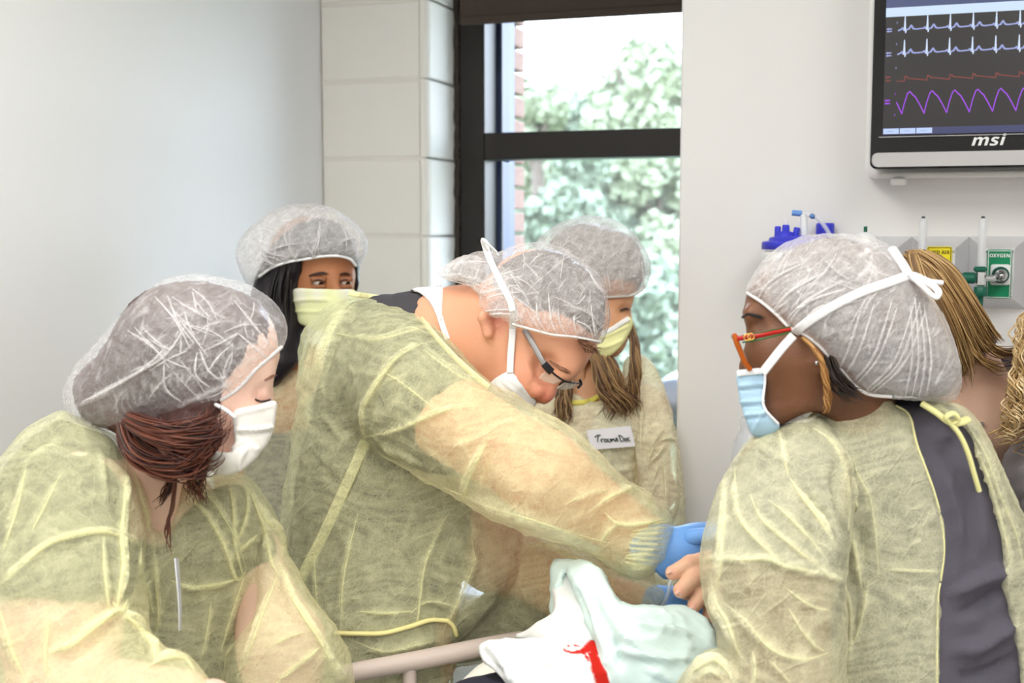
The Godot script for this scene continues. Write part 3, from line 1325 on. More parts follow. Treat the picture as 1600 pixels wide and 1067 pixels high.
	wi.box(Vector3(vb.x + 1.6, vb.y - 0.3, -12.05), Vector3(1.0, 0.3, 0.02), 0.005)
	put("window", wi, M.black_gloss, van)

# ---------- monitor and gas outlets on the headwall ----------
func text_mesh(s: String, size: float, depth := 0.001, f := "Droid Sans", bold := false) -> TextMesh:
	var t := TextMesh.new()
	t.text = s
	var sf := SystemFont.new()
	sf.font_names = PackedStringArray([f])
	if bold:
		sf.font_weight = 700
	t.font = sf
	t.font_size = 64
	t.pixel_size = size / 64.0
	t.depth = depth
	return t

func dot_line(im: Image, pts: Array, wid: float, col: Color) -> void:
	for i in pts.size() - 1:
		var a: Vector2 = pts[i]
		var b: Vector2 = pts[i + 1]
		var n := int((b - a).length() * 2.0) + 1
		for k in n + 1:
			var p := a.lerp(b, float(k) / n)
			im.fill_rect(Rect2i(int(p.x - wid * 0.5), int(p.y - wid * 0.5), int(maxf(1, wid)), int(maxf(1, wid))), col)

const SCREEN_W := 1640
const SCREEN_H := 1180

func screen_image() -> Image:
	# the screen's own pixels, 4 per frame pixel from its lower left corner; 1152 x 860
	var im := Image.create(SCREEN_W, SCREEN_H, false, Image.FORMAT_RGB8)
	var h := SCREEN_H
	im.fill(rgb8(34, 30, 31))
	im.fill_rect(Rect2i(0, h - 840, SCREEN_W, 60), rgb8(204, 224, 246))
	im.fill_rect(Rect2i(0, h - 900, SCREEN_W, 60), rgb8(70, 80, 120))
	var blue := rgb8(150, 160, 214)
	var pale := rgb8(206, 222, 246)
	for y in [h - 692.0, h - 536.0]:
		var prev := Vector2(84, y + 4)
		for b in 12:
			var x: float = 124.0 + b * 142.0
			var pts := [prev, Vector2(x - 22, y - 4), Vector2(x - 14, y - 12), Vector2(x - 4, y + 4)]
			dot_line(im, pts, 9, blue)
			dot_line(im, [Vector2(x - 4, y + 4), Vector2(x, y - 86), Vector2(x + 5, y + 20), Vector2(x + 10, y)], 7, pale)
			dot_line(im, [Vector2(x + 10, y), Vector2(x + 24, y - 2), Vector2(x + 40, y - 26), Vector2(x + 54, y - 4), Vector2(x + 70, y)], 9, blue)
			prev = Vector2(x + 70, y)
	var red := rgb8(126, 50, 44)
	var last := Vector2(84, h - 354)
	for b in 12:
		var x: float = 134.0 + b * 142.0
		dot_line(im, [last, Vector2(x - 4, h - 354), Vector2(x, h - 386), Vector2(x + 12, h - 382), Vector2(x + 20, h - 372), Vector2(x + 136, h - 356)], 7, red)
		last = Vector2(x + 136, h - 356)
	var pur := rgb8(156, 62, 226)
	last = Vector2(84, h - 216)
	for b in 12:
		var x: float = 120.0 + b * 142.0
		dot_line(im, [last, Vector2(x, h - 138), Vector2(x + 16, h - 214), Vector2(x + 34, h - 272), Vector2(x + 48, h - 284), Vector2(x + 66, h - 262), Vector2(x + 84, h - 246), Vector2(x + 112, h - 198)], 6, pur)
		last = Vector2(x + 112, h - 198)
	im.fill_rect(Rect2i(0, h - 46, SCREEN_W, 46), rgb8(58, 62, 104))
	for k in 3:
		im.fill_rect(Rect2i(4 + k * 106, h - 42, 100, 36), rgb8(188, 208, 244))
		im.fill_rect(Rect2i(30 + k * 106, h - 26, 40, 5), rgb8(150, 168, 214))
	# small captions beside the traces
	for q in [[8, 706, blue], [8, 690, blue], [8, 548, blue], [8, 530, blue], [8, 388, red], [8, 366, red], [8, 234, pur], [8, 214, pur]]:
		im.fill_rect(Rect2i(q[0], h - q[1], 34, 9), q[2])
		im.fill_rect(Rect2i(q[0] + 6, h - q[1] - 3, 6, 14), q[2])
	for q in [[70, 748, blue], [70, 608, blue], [70, 452, blue], [70, 278, pur], [70, 140, pur]]:
		im.fill_rect(Rect2i(q[0], h - q[1], 8, 16), q[2].darkened(0.3))
	return im

func rounded_rect(lo: Vector2, hi: Vector2, r: float, per := 6) -> Array:
	var out := []
	for c in [[hi.x - r, hi.y - r, 0.0], [lo.x + r, hi.y - r, 90.0], [lo.x + r, lo.y + r, 180.0], [hi.x - r, lo.y + r, 270.0]]:
		for k in per + 1:
			var a := deg_to_rad(c[2] + 90.0 * k / per)
			out.append(Vector2(c[0] + cos(a) * r, c[1] + sin(a) * r))
	return out

func plate(a: Acc, ring: Array, z0: float, z1: float, bev := 0.003) -> void:    # a plate of that outline, facing +z, edges eased
	var c := Vector2.ZERO
	for p in ring:
		c += p / ring.size()
	var m := ring.size()
	for i in m:
		var p: Vector2 = ring[i]
		var q: Vector2 = ring[(i + 1) % m]
		var pi: Vector2 = p + (c - p).normalized() * bev
		var qi: Vector2 = q + (c - q).normalized() * bev
		var o := Vector3((p + q).x * 0.5 - c.x, (p + q).y * 0.5 - c.y, 0)
		a.quad(Vector3(p.x, p.y, z0), Vector3(q.x, q.y, z0), Vector3(q.x, q.y, z1 - bev), Vector3(p.x, p.y, z1 - bev), o)
		a.quad(Vector3(p.x, p.y, z1 - bev), Vector3(q.x, q.y, z1 - bev), Vector3(qi.x, qi.y, z1), Vector3(pi.x, pi.y, z1), Vector3(0, 0, 1))
		a.quad(Vector3(pi.x, pi.y, z1), Vector3(qi.x, qi.y, z1), Vector3(c.x, c.y, z1), Vector3(c.x, c.y, z1), Vector3(0, 0, 1))
		a.quad(Vector3(p.x, p.y, z0), Vector3(q.x, q.y, z0), Vector3(c.x, c.y, z0), Vector3(c.x, c.y, z0), Vector3(0, 0, -1))

func build_headwall() -> void:
	var zm := ZR + 0.13
	var p0 := on_z(1359, 264, zm)
	var lo := Vector2(p0.x, p0.y)
	var hi := Vector2(on_z(1812, 200, zm).x, lo.y + 0.44)
	var mo := thing("monitor", "black flat monitor with silver chin showing heart traces, high on the wall", "monitor", Vector3((lo.x + hi.x) * 0.5, lo.y, ZR + 0.06))
	var a := Acc.new()
	plate(a, rounded_rect(lo, hi, 0.012), ZR + 0.072, zm, 0.004)
	put("housing", a, M.black_gloss, mo)
	var c0 := on_z(1361, 239, zm + 0.002)
	var ch := Acc.new()
	plate(ch, rounded_rect(Vector2(lo.x + 0.003, lo.y + 0.003), Vector2(hi.x - 0.003, c0.y), 0.010), zm - 0.004, zm + 0.004, 0.002)
	put("chin", ch, M.silver_plastic, mo)
	var s0 := on_z(1379, 211, zm + 0.002)
	var rim := Acc.new()
	rim.box(Vector3((s0.x + hi.x) * 0.5 - 0.012, s0.y - 0.004, zm + 0.003), Vector3(hi.x - s0.x - 0.01, 0.0025, 0.005), 0.001)
	put("screen_trim", rim, M.chrome, mo)
	var scm := StandardMaterial3D.new()
	scm.resource_name = "screen"
	scm.albedo_color = Color(0.02, 0.02, 0.02)
	scm.roughness = 0.3
	scm.emission_enabled = true
	scm.emission = Color(1, 1, 1)
	scm.emission_operator = BaseMaterial3D.EMISSION_OP_MULTIPLY
	scm.emission_texture = ImageTexture.create_from_image(screen_image())
	scm.emission_energy_multiplier = 0.92
	var mpp := on_z(1480, 100, zm).x - on_z(1479, 100, zm).x
	var sw := 1152 / 4.0 * 1.0 * mpp * 1.0
	var sc := Acc.new()
	var s1 := Vector3(s0.x + 402 * mpp, s0.y + 0.0, zm + 0.0015)
	var wpx := (s1.x - s0.x)
	var hh := SCREEN_H / 4.0 * mpp
	var ub := 402.0 * 4.0 / 1152.0
	sc.quad(Vector3(s0.x, s0.y, zm + 0.0015), Vector3(s0.x + SCREEN_W / 4.0 * mpp, s0.y, zm + 0.0015), Vector3(s0.x + SCREEN_W / 4.0 * mpp, s0.y + hh, zm + 0.0015), Vector3(s0.x, s0.y + hh, zm + 0.0015), Vector3(0, 0, 1), [Vector2(0, 1), Vector2(1, 1), Vector2(1, 0), Vector2(0, 0)])
	put("screen", sc, scm, mo)
	var lg := piece("maker_lettering", text_mesh("msi", 0.026, 0.002, "Droid Sans", true), M.letter_silver, mo)
	lg.position = on_z(1545, 219, zm + 0.004) - mo.position
	lg.transform.basis = Basis(Vector3(1.25, 0, 0), Vector3(0.28, 1, 0), Vector3(0, 0, 1))
	# pale bracket frame behind the monitor
	var t0 := on_z(1351, 279, ZR + 0.05)
	var br := thing("monitor_bracket", "pale rounded wall tray standing out around the lower edge of the monitor", "bracket", Vector3(0.4, t0.y, ZR))
	var b := Acc.new()
	plate(b, rounded_rect(Vector2(t0.x, t0.y), Vector2(hi.x + 0.03, hi.y + 0.02), 0.02), ZR, ZR + 0.05, 0.008)
	put("tray", b, M.tray_plastic, br)
	var b2 := Acc.new()
	b2.tube([Vector3(t0.x + 0.03, t0.y + 0.006, ZR + 0.06), Vector3(hi.x, t0.y + 0.006, ZR + 0.06)], 0.006, 10)
	put("lower_rod", b2, M.tray_plastic, br)
	var b3 := Acc.new()
	var k0 := on_z(1404, 284, ZR + 0.06)
	b3.box(k0, Vector3(0.028, 0.014, 0.03), 0.003)
	put("clip", b3, M.tray_plastic, br)
	var b4 := Acc.new()
	b4.box(Vector3((lo.x + hi.x) * 0.5, (lo.y + hi.y) * 0.5, ZR + 0.06), Vector3(0.2, 0.2, 0.022), 0.002)
	put("mounting_plate", b4, M.steel_dark, br)
	# outlet panels: bevelled metal pans
	var zt := ZR + 0.075
	var px := [[1330.0, 1422.0], [1424.0, 1512.0], [1514.0, 1604.0], [1606.0, 1694.0]]
	for i in 4:
		var pa := on_z(px[i][0], 369, ZR + 0.02)
		var pb := on_z(px[i][1], 484, ZR + 0.02)
		var nm: String = ["bare metal wall panel beside the white cap", "metal wall panel that carries the yellow outlet", "metal wall panel that carries the green oxygen outlet", "metal wall panel at the right edge of the frame"][i]
		var pn := thing("outlet_panel", nm, "wall panel", Vector3((pa.x + pb.x) * 0.5, pb.y, ZR), "metal panels in a row on the wall")
		var g := Acc.new()
		var o := [Vector3(pa.x, pb.y, ZR), Vector3(pb.x, pb.y, ZR), Vector3(pb.x, pa.y, ZR), Vector3(pa.x, pa.y, ZR)]
		var mid: Vector3 = (o[0] + o[2]) * 0.5
		var inn := []
		for q in o:
			inn.append(Vector3(q.x + (0.026 if q.x < mid.x else -0.026), q.y + (0.022 if q.y < mid.y else -0.022), ZR + 0.045))
		for k in 4:
			var k2 := (k + 1) % 4
			g.quad(o[k], o[k2], inn[k2], inn[k], (o[k] + o[k2]) * 0.5 - mid + Vector3(0, 0, 0.03))
		g.quad(inn[0], inn[1], inn[2], inn[3], Vector3(0, 0, 1))
		put("pan", g, M.brushed_metal, pn)
		for q in inn:
			var sc2 := Acc.new()
			sc2.lathe([Vector2(0.0, 0.0022), Vector2(0.002, 0.002), Vector2(0.003, 0.0)], Transform3D(Basis(Vector3.RIGHT, PI / 2), q + (mid - q) * 0.12 * Vector3(1, 1, 0) + Vector3(0, 0, 0.0)), 8)
			put("screw_head", sc2, M.chrome, pn)
	outlet(1467, 422, 42, 74, M.plate_yellow, M.letter_dark, "MED AIR", "yellow gas outlet plate half hidden behind the blonde hair")
	outlet(1561, 428, 42, 76, M.oxygen_green, M.plate_white, "OXYGEN", "green oxygen outlet plate with a white socket and chrome fitting")
	flowmeter(1440, "clear upright flowmeter tube in front of the yellow outlet", false)
	flowmeter(1533, "clear upright flowmeter with a dark green knob beside the oxygen outlet", true)
	canister()

func outlet(x: float, y: float, w: float, h: float, m: Material, lm: Material, s: String, label: String) -> void:
	var z := ZR + 0.047
	var lo := on_z(x - w * 0.5, y + h * 0.5, z)
	var hi := on_z(x + w * 0.5, y - h * 0.5, z)
	var t := thing("gas_outlet", label, "gas outlet", Vector3((lo.x + hi.x) * 0.5, lo.y, z))
	var a := Acc.new()
	plate(a, rounded_rect(Vector2(lo.x, lo.y), Vector2(hi.x, hi.y), 0.004), ZR + 0.0455, z + 0.002, 0.0008)
	put("plate", a, m, t)
	var bd := Acc.new()
	var e := 0.0022
	for k in 4:
		var s2: Vector3 = [Vector3(hi.x - lo.x - 2 * e, 0.0012, 0.001), Vector3(hi.x - lo.x - 2 * e, 0.0012, 0.001), Vector3(0.0012, hi.y - lo.y - 2 * e, 0.001), Vector3(0.0012, hi.y - lo.y - 2 * e, 0.001)][k]
		var at: Vector3 = [Vector3((lo.x + hi.x) / 2, lo.y + e, z + 0.0024), Vector3((lo.x + hi.x) / 2, hi.y - e, z + 0.0024), Vector3(lo.x + e, (lo.y + hi.y) / 2, z + 0.0024), Vector3(hi.x - e, (lo.y + hi.y) / 2, z + 0.0024)][k]
		bd.box(at, s2, 0.0002)
	put("printed_border", bd, lm, t)
	var l := piece("lettering", text_mesh(s, 0.0088, 0.0008, "Droid Sans", true), lm, t)
	l.position = Vector3((lo.x + hi.x) * 0.5, hi.y - 0.011, z + 0.0024) - t.position
	var k := Acc.new()
	var c := Vector3((lo.x + hi.x) * 0.5 + 0.002, (lo.y + hi.y) * 0.5 - 0.001, z)
	plate(k, rounded_rect(Vector2(c.x - 0.017, c.y - 0.019), Vector2(c.x + 0.017, c.y + 0.019), 0.005), z, z + 0.007, 0.002)
	put("socket", k, M.plate_white, t)
	var n := Acc.new()
	n.lathe([Vector2(0.015, 0.0), Vector2(0.015, 0.012), Vector2(0.0125, 0.013), Vector2(0.0125, 0.02)], Transform3D(Basis(Vector3.RIGHT, PI / 2), c + Vector3(0, 0, 0.006)), 20)
	put("socket_ring", n, M.knob_green if s == "OXYGEN" else M.letter_dark, t)
	var f := Acc.new()
	f.lathe([Vector2(0.0115, 0.0), Vector2(0.0115, 0.024), Vector2(0.010, 0.026), Vector2(0.006, 0.027), Vector2(0.006, 0.04), Vector2(0, 0.04)], Transform3D(Basis(Vector3.RIGHT, PI / 2), c + Vector3(0, 0, 0.012)), 20)
	put("fitting", f, M.chrome, t)

func flowmeter(x: float, label: String, knob: bool) -> void:
	var z := ZR + 0.088
	var top := on_z(x, 341, z)
	var bot := on_z(x, 424, z)
	var t := thing("flowmeter", label, "flowmeter", Vector3(bot.x, bot.y - 0.06, z))
	var r := 0.0075
	var h := top.y - bot.y
	var a := Acc.new()
	var at := Transform3D(Basis.IDENTITY, Vector3(bot.x, bot.y, z))
	a.lathe([Vector2(0.0, 0), Vector2(r, 0), Vector2(r, h - 0.006), Vector2(r * 0.8, h - 0.002), Vector2(r * 0.5, h), Vector2(0, h)], at, 20)
	put("tube", a, M.milky_plastic, t)
	var i := Acc.new()
	i.lathe([Vector2(0, 0.01), Vector2(0.0022, 0.01), Vector2(0.003, h - 0.012), Vector2(0, h - 0.012)], at, 10)
	put("inner_tube", i, M.plate_white, t)
	var c := Acc.new()
	c.lathe([Vector2(0, h), Vector2(0.0032, h), Vector2(0.0032, h + 0.003), Vector2(0, h + 0.004)], at, 12)
	put("cap_screw", c, M.steel_dark, t)
	var b := Acc.new()
	b.box(Vector3(bot.x, bot.y - 0.012, z), Vector3(0.017, 0.03, 0.017), 0.003)
	b.tube([Vector3(bot.x, bot.y - 0.012, z), Vector3(bot.x + 0.031, bot.y - 0.012, z - 0.012)], 0.006, 12)
	put("valve_body", b, M.chrome, t)
	if knob:
		var k := Acc.new()
		k.lathe([Vector2(0, 0), Vector2(0.009, 0), Vector2(0.0105, 0.004), Vector2(0.0105, 0.018), Vector2(0.009, 0.024), Vector2(0, 0.026)], Transform3D(Basis(Vector3.BACK, PI / 2), Vector3(bot.x - 0.009, bot.y - 0.012, z + 0.004)), 14)
		put("knob", k, M.knob_green, t)
		var l := Acc.new()
		l.lathe([Vector2(0, -0.002), Vector2(0.0115, -0.002), Vector2(0.012, -0.018), Vector2(0.006, -0.020), Vector2(0.0055, -0.034), Vector2(0.003, -0.046), Vector2(0, -0.046)], Transform3D(Basis.IDENTITY, Vector3(bot.x, bot.y - 0.026, z)), 16)
		put("outlet_nipple", l, M.knob_green, t)
		var cl := Acc.new()
		cl.box(Vector3(bot.x - 0.002, bot.y + 0.004, z + 0.003), Vector3(0.022, 0.01, 0.022), 0.003)
		put("collar", cl, M.knob_green, t)

func canister() -> void:
	var z := ZR + 0.09
	var c := on_z(1240, 383, z)
	var t := thing("suction_canister", "clear suction canister with a bright blue ported lid, on the wall above the white cap", "canister", Vector3(c.x, c.y - 0.18, z))
	var at := Transform3D(Basis.IDENTITY, c)
	var a := Acc.new()
	a.lathe([Vector2(0, -0.18), Vector2(0.046, -0.18), Vector2(0.05, -0.17), Vector2(0.054, -0.004), Vector2(0.054, 0.0)], at, 28)
	put("jar", a, M.clear_plastic, t)
	var l := Acc.new()
	l.lathe([Vector2(0.050, -0.008), Vector2(0.0595, -0.008), Vector2(0.0595, 0.004), Vector2(0.0575, 0.007), Vector2(0.047, 0.008), Vector2(0.0455, 0.014), Vector2(0.03, 0.018), Vector2(0, 0.019)], at, 32)
	put("lid", l, M.lid_blue, t)
	var p := Acc.new()
	p.lathe([Vector2(0.019, 0.016), Vector2(0.017, 0.024), Vector2(0.0075, 0.026), Vector2(0.0065, 0.038), Vector2(0, 0.039)], Transform3D(Basis.IDENTITY, c + Vector3(-0.014, 0, 0.01)), 16)
	p.lathe([Vector2(0.006, 0.014), Vector2(0.006, 0.034), Vector2(0.004, 0.036), Vector2(0, 0.036)], Transform3D(Basis.IDENTITY, c + Vector3(-0.029, 0, 0.01)), 12)
	p.lathe([Vector2(0.0055, 0.014), Vector2(0.006, 0.032), Vector2(0.004, 0.034), Vector2(0, 0.034)], Transform3D(Basis(Vector3.BACK, -0.15), c + Vector3(0.002, 0, 0.012)), 12)
	put("lid_port", p, M.lid_blue, t)
	var n := Acc.new()
	n.tube([c + Vector3(-0.014, 0.036, 0.01), c + Vector3(-0.014, 0.047, 0.01)], 0.0038, 10)
	put("clear_nipple", n, M.milky_plastic, t)
	var e := t
	var w := Acc.new()
	w.tube([c + Vector3(0.018, 0.016, 0.0), c + Vector3(0.018, 0.05, 0.0), c + Vector3(0.015, 0.058, 0.0)], [0.0085, 0.0065, 0.005], 14)
	put("elbow", w, M.plate_white, e)
	var w2 := Acc.new()
	w2.tube([c + Vector3(-0.004, 0.061, 0.0), c + Vector3(0.014, 0.0595, 0.0)], 0.0055, 12)
	w2.tube([c + Vector3(0.033, 0.054, -0.012), c + Vector3(0.033, 0.0545, 0.0)], 0.0048, 12)
	put("elbow_end", w2, M.port_blue, e)
	var w3 := Acc.new()
	w3.tube(spline([c + Vector3(0.014, 0.0595, 0), c + Vector3(0.034, 0.055, -0.006), c + Vector3(0.052, 0.040, -0.012), c + Vector3(0.07, 0.005, -0.02), c + Vector3(0.075, -0.05, -0.03)]), 0.004, 8)
	put("hose", w3, M.milky_plastic, e)
	var g := thing("suction_regulator", "dark blue wall cap to the right of the suction canister", "regulator", c + Vector3(0.047, 0.0, -0.06))
	var h := Acc.new()
	h.lathe([Vector2(0, 0.012), Vector2(0.0165, 0.012), Vector2(0.0175, 0.016), Vector2(0.0175, 0.038), Vector2(0.016, 0.042), Vector2(0, 0.042)], Transform3D(Basis.IDENTITY, c + Vector3(0.052, 0, -0.067)), 20)
	put("cap", h, M.lid_blue, g)
	var h2 := Acc.new()
	h2.box(c + Vector3(0.052, -0.02, -0.073), Vector3(0.03, 0.07, 0.034), 0.006)
	put("body", h2, M.plate_white, g)
	var hb := thing("canister_bracket", "white wall bracket that carries the suction canister", "bracket", c + Vector3(0, -0.1, -0.075))
	var q := Acc.new()
	q.box(c + Vector3(0, -0.1, -0.078), Vector3(0.05, 0.12, 0.022), 0.004)
	put("back_plate", q, M.plate_white, hb)
	var q2 := Acc.new()
	q2.lathe([Vector2(0.0555, -0.03), Vector2(0.060, -0.03), Vector2(0.060, -0.012), Vector2(0.0555, -0.012), Vector2(0.0555, -0.03)], at, 28)
	put("ring", q2, M.plate_white, hb)
	var j := thing("wall_dispenser", "small white domed wall fitting with a dark green pin above the white cap", "fitting", on_z(1352, 372, ZR + 0.06))
	var jb := j.position
	var j1 := Acc.new()
	j1.lathe([Vector2(0.026, -0.1), Vector2(0.026, -0.004), Vector2(0.020, 0.006), Vector2(0.008, 0.011), Vector2(0, 0.012)], Transform3D(Basis.IDENTITY, jb), 20)
	j1.box(jb + Vector3(0, -0.05, -0.035), Vector3(0.03, 0.07, 0.05), 0.004)
	put("dome", j1, M.plate_white, j)
	var j2 := Acc.new()
	j2.tube([jb + Vector3(0, 0.01, 0), jb + Vector3(0, 0.022, 0)], 0.0035, 10)
	put("pin", j2, M.knob_green, j)

# ---------- the man bending over the bed ----------
func build_man() -> void:
	var t := thing("person", "man in glasses bending over the bed in a sheer yellow gown, mask lowered", "person", W(600, 1200, 1.98) * Vector3(1, 0, 1), "people round the bed")
	var g := RandomNumberGenerator.new()
	g.seed = 101
	# gown: trunk and near sleeve, far sleeve
	var gown := Blob.new()
	gown.gk = 0.02
	gown.group(outline([497, 472, 520, 460, 548, 456, 600, 462, 640, 472, 668, 500, 700, 537, 730, 570, 766, 602, 800, 640, 815, 720, 817, 800, 812, 860, 800, 905, 760, 960, 715, 1000, 702, 1040, 700, 1330, 390, 1330, 395, 1000, 395, 850, 405, 760, 425, 690, 440, 600, 452, 535, 470, 500]), 0.02)
	gown.add(600, 610, 1.97, 130, 600, 1000, 1.965, 185, 0.05, 0.86)
	gown.add(600, 1000, 1.965, 185, 600, 1340, 1.97, 195, 0.05, 0.86)
	gown.add(640, 590, 1.85, 95, 560, 555, 2.12, 90, 0.06)
	gown.add(700, 700, 1.96, 100, 720, 880, 1.95, 110, 0.06)
	gown.group(outline([590, 545, 640, 520, 700, 537, 766, 600, 800, 618, 835, 637, 880, 664, 940, 712, 985, 752, 1015, 774, 1040, 795, 1051, 818, 1044, 850, 1031, 880, 1015, 900, 993, 907, 960, 890, 925, 864, 870, 846, 811, 828, 728, 800, 674, 772, 620, 735, 573, 692, 555, 650, 562, 600]), 0.028)
	gown.add(640, 610, 1.82, 112, 850, 745, 1.70, 98, 0.04)
	gown.add(850, 745, 1.70, 98, 985, 835, 1.72, 74, 0.04)
	gown.add(985, 835, 1.72, 74, 1020, 850, 1.72, 60, 0.03)
	gown.group(outline([690, 1010, 700, 965, 745, 925, 800, 885, 830, 915, 868, 955, 905, 990, 860, 1010, 760, 1030, 700, 1040], 4), 0.012)
	gown.add(720, 985, 1.98, 80, 850, 955, 1.97, 70, 0.03)
	gown.group(outline([760, 850, 815, 838, 850, 842, 905, 858, 960, 885, 1010, 905, 1042, 922, 1046, 945, 1035, 962, 1000, 972, 940, 985, 870, 1000, 820, 960, 770, 930]), 0.02)
	gown.add(780, 870, 2.0, 70, 880, 915, 1.93, 62, 0.03)
	gown.add(880, 915, 1.93, 62, 1030, 945, 1.87, 34, 0.03)
	var r := Relief.new(380, 430, 1070, 1080)
	fold(r, [563, 464, 530, 500, 508, 540, 494, 580, 485, 615], 9, 7, 0.22)
	fold(r, [600, 466, 560, 486, 530, 525, 512, 570, 500, 640], 6, -5)
	fold(r, [485, 615, 455, 655, 430, 700, 400, 745], 10, 6, 0.15)
	fold(r, [548, 470, 500, 530, 470, 600, 445, 690], 7, 4, 0.12)
	fold(r, [660, 536, 626, 554, 603, 577, 577, 617, 567, 645, 570, 690], 4.5, 4, 0.3, 0.1)
	fold(r, [650, 545, 615, 572, 590, 600, 578, 640, 578, 690], 5, -4)
	fold(r, [525, 520, 580, 530, 630, 520, 680, 505], 5, 4, 0.18)
	fold(r, [560, 500, 600, 505, 650, 495, 690, 510], 5, 3, 0.1)
	fold(r, [535, 570, 570, 585, 600, 582], 5, 3, 0.1)
	fold(r, [600, 582, 630, 600, 680, 640], 4, 3, 0.15)
	fold(r, [660, 545, 700, 575, 730, 592, 770, 600], 7, 4, 0.15)
	fold(r, [570, 683, 620, 672, 660, 655, 700, 640, 760, 632], 6, 6, 0.25)
	fold(r, [575, 686, 610, 700, 650, 722, 680, 735], 5, 4, 0.1)
	fold(r, [573, 690, 560, 720, 548, 755, 540, 800], 6, -5)
	fold(r, [690, 700, 740, 690, 800, 660, 850, 650], 9, 6, 0.1)
	fold(r, [765, 682, 745, 720, 728, 760, 722, 798], 7, 7, 0.25)
	fold(r, [785, 675, 760, 720, 745, 765], 6, -6)
	fold(r, [690, 760, 760, 790, 830, 812, 905, 836, 960, 850], 12, 7, 0.15)
	fold(r, [700, 660, 770, 690, 840, 700, 900, 720], 7, 3)
	fold(r, [920, 800, 955, 775, 985, 765, 1010, 772], 6, 6, 0.25)
	fold(r, [880, 790, 920, 770, 960, 765], 6, 4, 0.15)
	fold(r, [945, 800, 960, 815, 985, 820, 1020, 815, 1040, 810], 6, 7, 0.3)
	fold(r, [938, 850, 950, 830, 970, 815], 6, 5, 0.2)
	fold(r, [930, 795, 945, 825, 940, 855], 6, -5)
	for k in 9:
		fold(r, [1044 - k * 1.5, 815 + k * 9, 1020 - k * 3, 818 + k * 8, 990 - k * 2, 822 + k * 7 + g.randf_range(-6, 6)], 3.0, 3, 0.25)
	fold(r, [480, 690, 520, 730, 545, 760], 6, 4, 0.1)
	fold(r, [500, 640, 540, 690, 560, 700], 5, 4, 0.12)
	fold(r, [430, 760, 440, 840, 450, 900, 455, 960], 10, 5, 0.05)
	fold(r, [560, 800, 545, 860, 535, 920, 533, 1000], 6, 6, 0.2)
	fold(r, [490, 850, 492, 900, 496, 960], 5, 4, 0.15)
	fold(r, [700, 800, 665, 880, 655, 950, 650, 990], 5, 5, 0.2)
	fold(r, [735, 830, 740, 880, 715, 940, 690, 990], 9, 6, 0.15)
	fold(r, [560, 955, 600, 958, 645, 955], 4, 4, 0.25)
	fold(r, [640, 960, 670, 940, 720, 950], 5, 4, 0.15)
	fold(r, [550, 1000, 600, 1018, 650, 1008, 690, 1000], 7, 6, 0.15)
	creases(r, g, 26, 450, 560, 590, 760, 0.6, 0.9, 20, 60, 2.6, 2.2, 0.18)
	creases(r, g, 26, 600, 560, 900, 760, 0.2, 0.7, 25, 80, 2.6, 2.0, 0.12)
	creases(r, g, 26, 460, 780, 740, 1020, 1.3, 0.7, 25, 90, 2.8, 2.4, 0.14)
	creases(r, g, 20, 500, 480, 680, 560, 0.1, 0.5, 25, 70, 2.6, 2.0, 0.12)
	creases(r, g, 16, 900, 760, 1030, 880, 0.3, 1.0, 15, 45, 2.6, 2.4, 0.2)
	fold(r, [815, 850, 860, 856, 910, 880, 960, 905], 5, 4, 0.25)
	fold(r, [860, 930, 900, 915, 960, 930], 5, 4, 0.15)
	creases(r, g, 14, 820, 850, 1020, 950, 0.4, 0.5, 20, 60, 2.6, 2.4, 0.2)
	var a := Acc.new()
	a.tint = lin(255, 255, 246)
	mould(a, gown, 0.0055, r, 0.55, [[7.0, 0.005, 1.0, 0.06], [20.0, 0.0018, 1.0, 0.08]], K(600, 1230, 1.97).y)
	pleats(a, gown, r, 0.0016, 0.62, 1.0, 0.21)
	a.tint.a = 0.85
	strip(a, laid(gown, [571, 690, 556, 725, 533, 775, 503, 840, 468, 908], 0.003), 0.017)
	a.tint.a = 1.0
	put("gown", a, M.gown, t)
	var b := Acc.new()
	b.tint = lin(255, 252, 236)
	strip(b, laid(gown, [545, 458, 590, 465, 634, 474, 662, 503, 690, 536, 722, 569, 764, 605], 0.003), 0.009)
	put("seam_tape", b, M.gown_band, t)
	var tie := Acc.new()
	tie.tint = lin(255, 248, 214)
	tie.tube(laid(gown, [523, 989, 560, 990, 600, 989, 640, 979, 672, 969, 700, 970], 0.005), 0.0035, 8, 1.4)
	tie.tube(laid(gown, [698, 969, 708, 978, 713, 992], 0.006), 0.0035, 8, 1.3)
	put("waist_tie", tie, M.gown_band, t)
	# scrubs under the gown
	var sc := Blob.new()
	sc.group(outline([536, 486, 545, 464, 562, 450, 600, 445, 640, 446, 664, 453, 684, 476, 702, 510, 716, 534, 735, 570, 765, 640, 764, 720, 745, 800, 722, 900, 700, 960, 680, 1000, 690, 1330, 420, 1330, 432, 850, 458, 720, 500, 600]), 0.03)
	sc.add(600, 610, 1.985, 118, 600, 1000, 1.985, 166, 0.05, 0.86)
	sc.add(600, 1000, 1.985, 168, 600, 1340, 1.985, 176, 0.05, 0.86)
	sc.add(640, 590, 1.87, 84, 560, 552, 2.12, 82, 0.06)
	sc.add(640, 600, 1.86, 86, 668, 622, 1.835, 88, 0.03)
	sc.add(624, 562, 1.985, 103, 664, 556, 1.957, 110, 0.02)
	sc.group(outline([690, 1000, 705, 975, 750, 938, 800, 898, 828, 925, 862, 958, 890, 988, 850, 1004, 760, 1024, 700, 1034], 4), 0.012)
	sc.add(710, 985, 2.04, 76, 850, 955, 2.03, 64, 0.03)
	var s := Acc.new()
	s.tint = lin(70, 67, 71)
	mould(s, sc, 0.008, null, 1.0, [[9.0, 0.006, 1.0, 0.0]], K(600, 1230, 1.97).y)
	put("scrub_top", s, M.scrubs, t)
	var un := Acc.new()
	un.tint = lin(240, 240, 240)
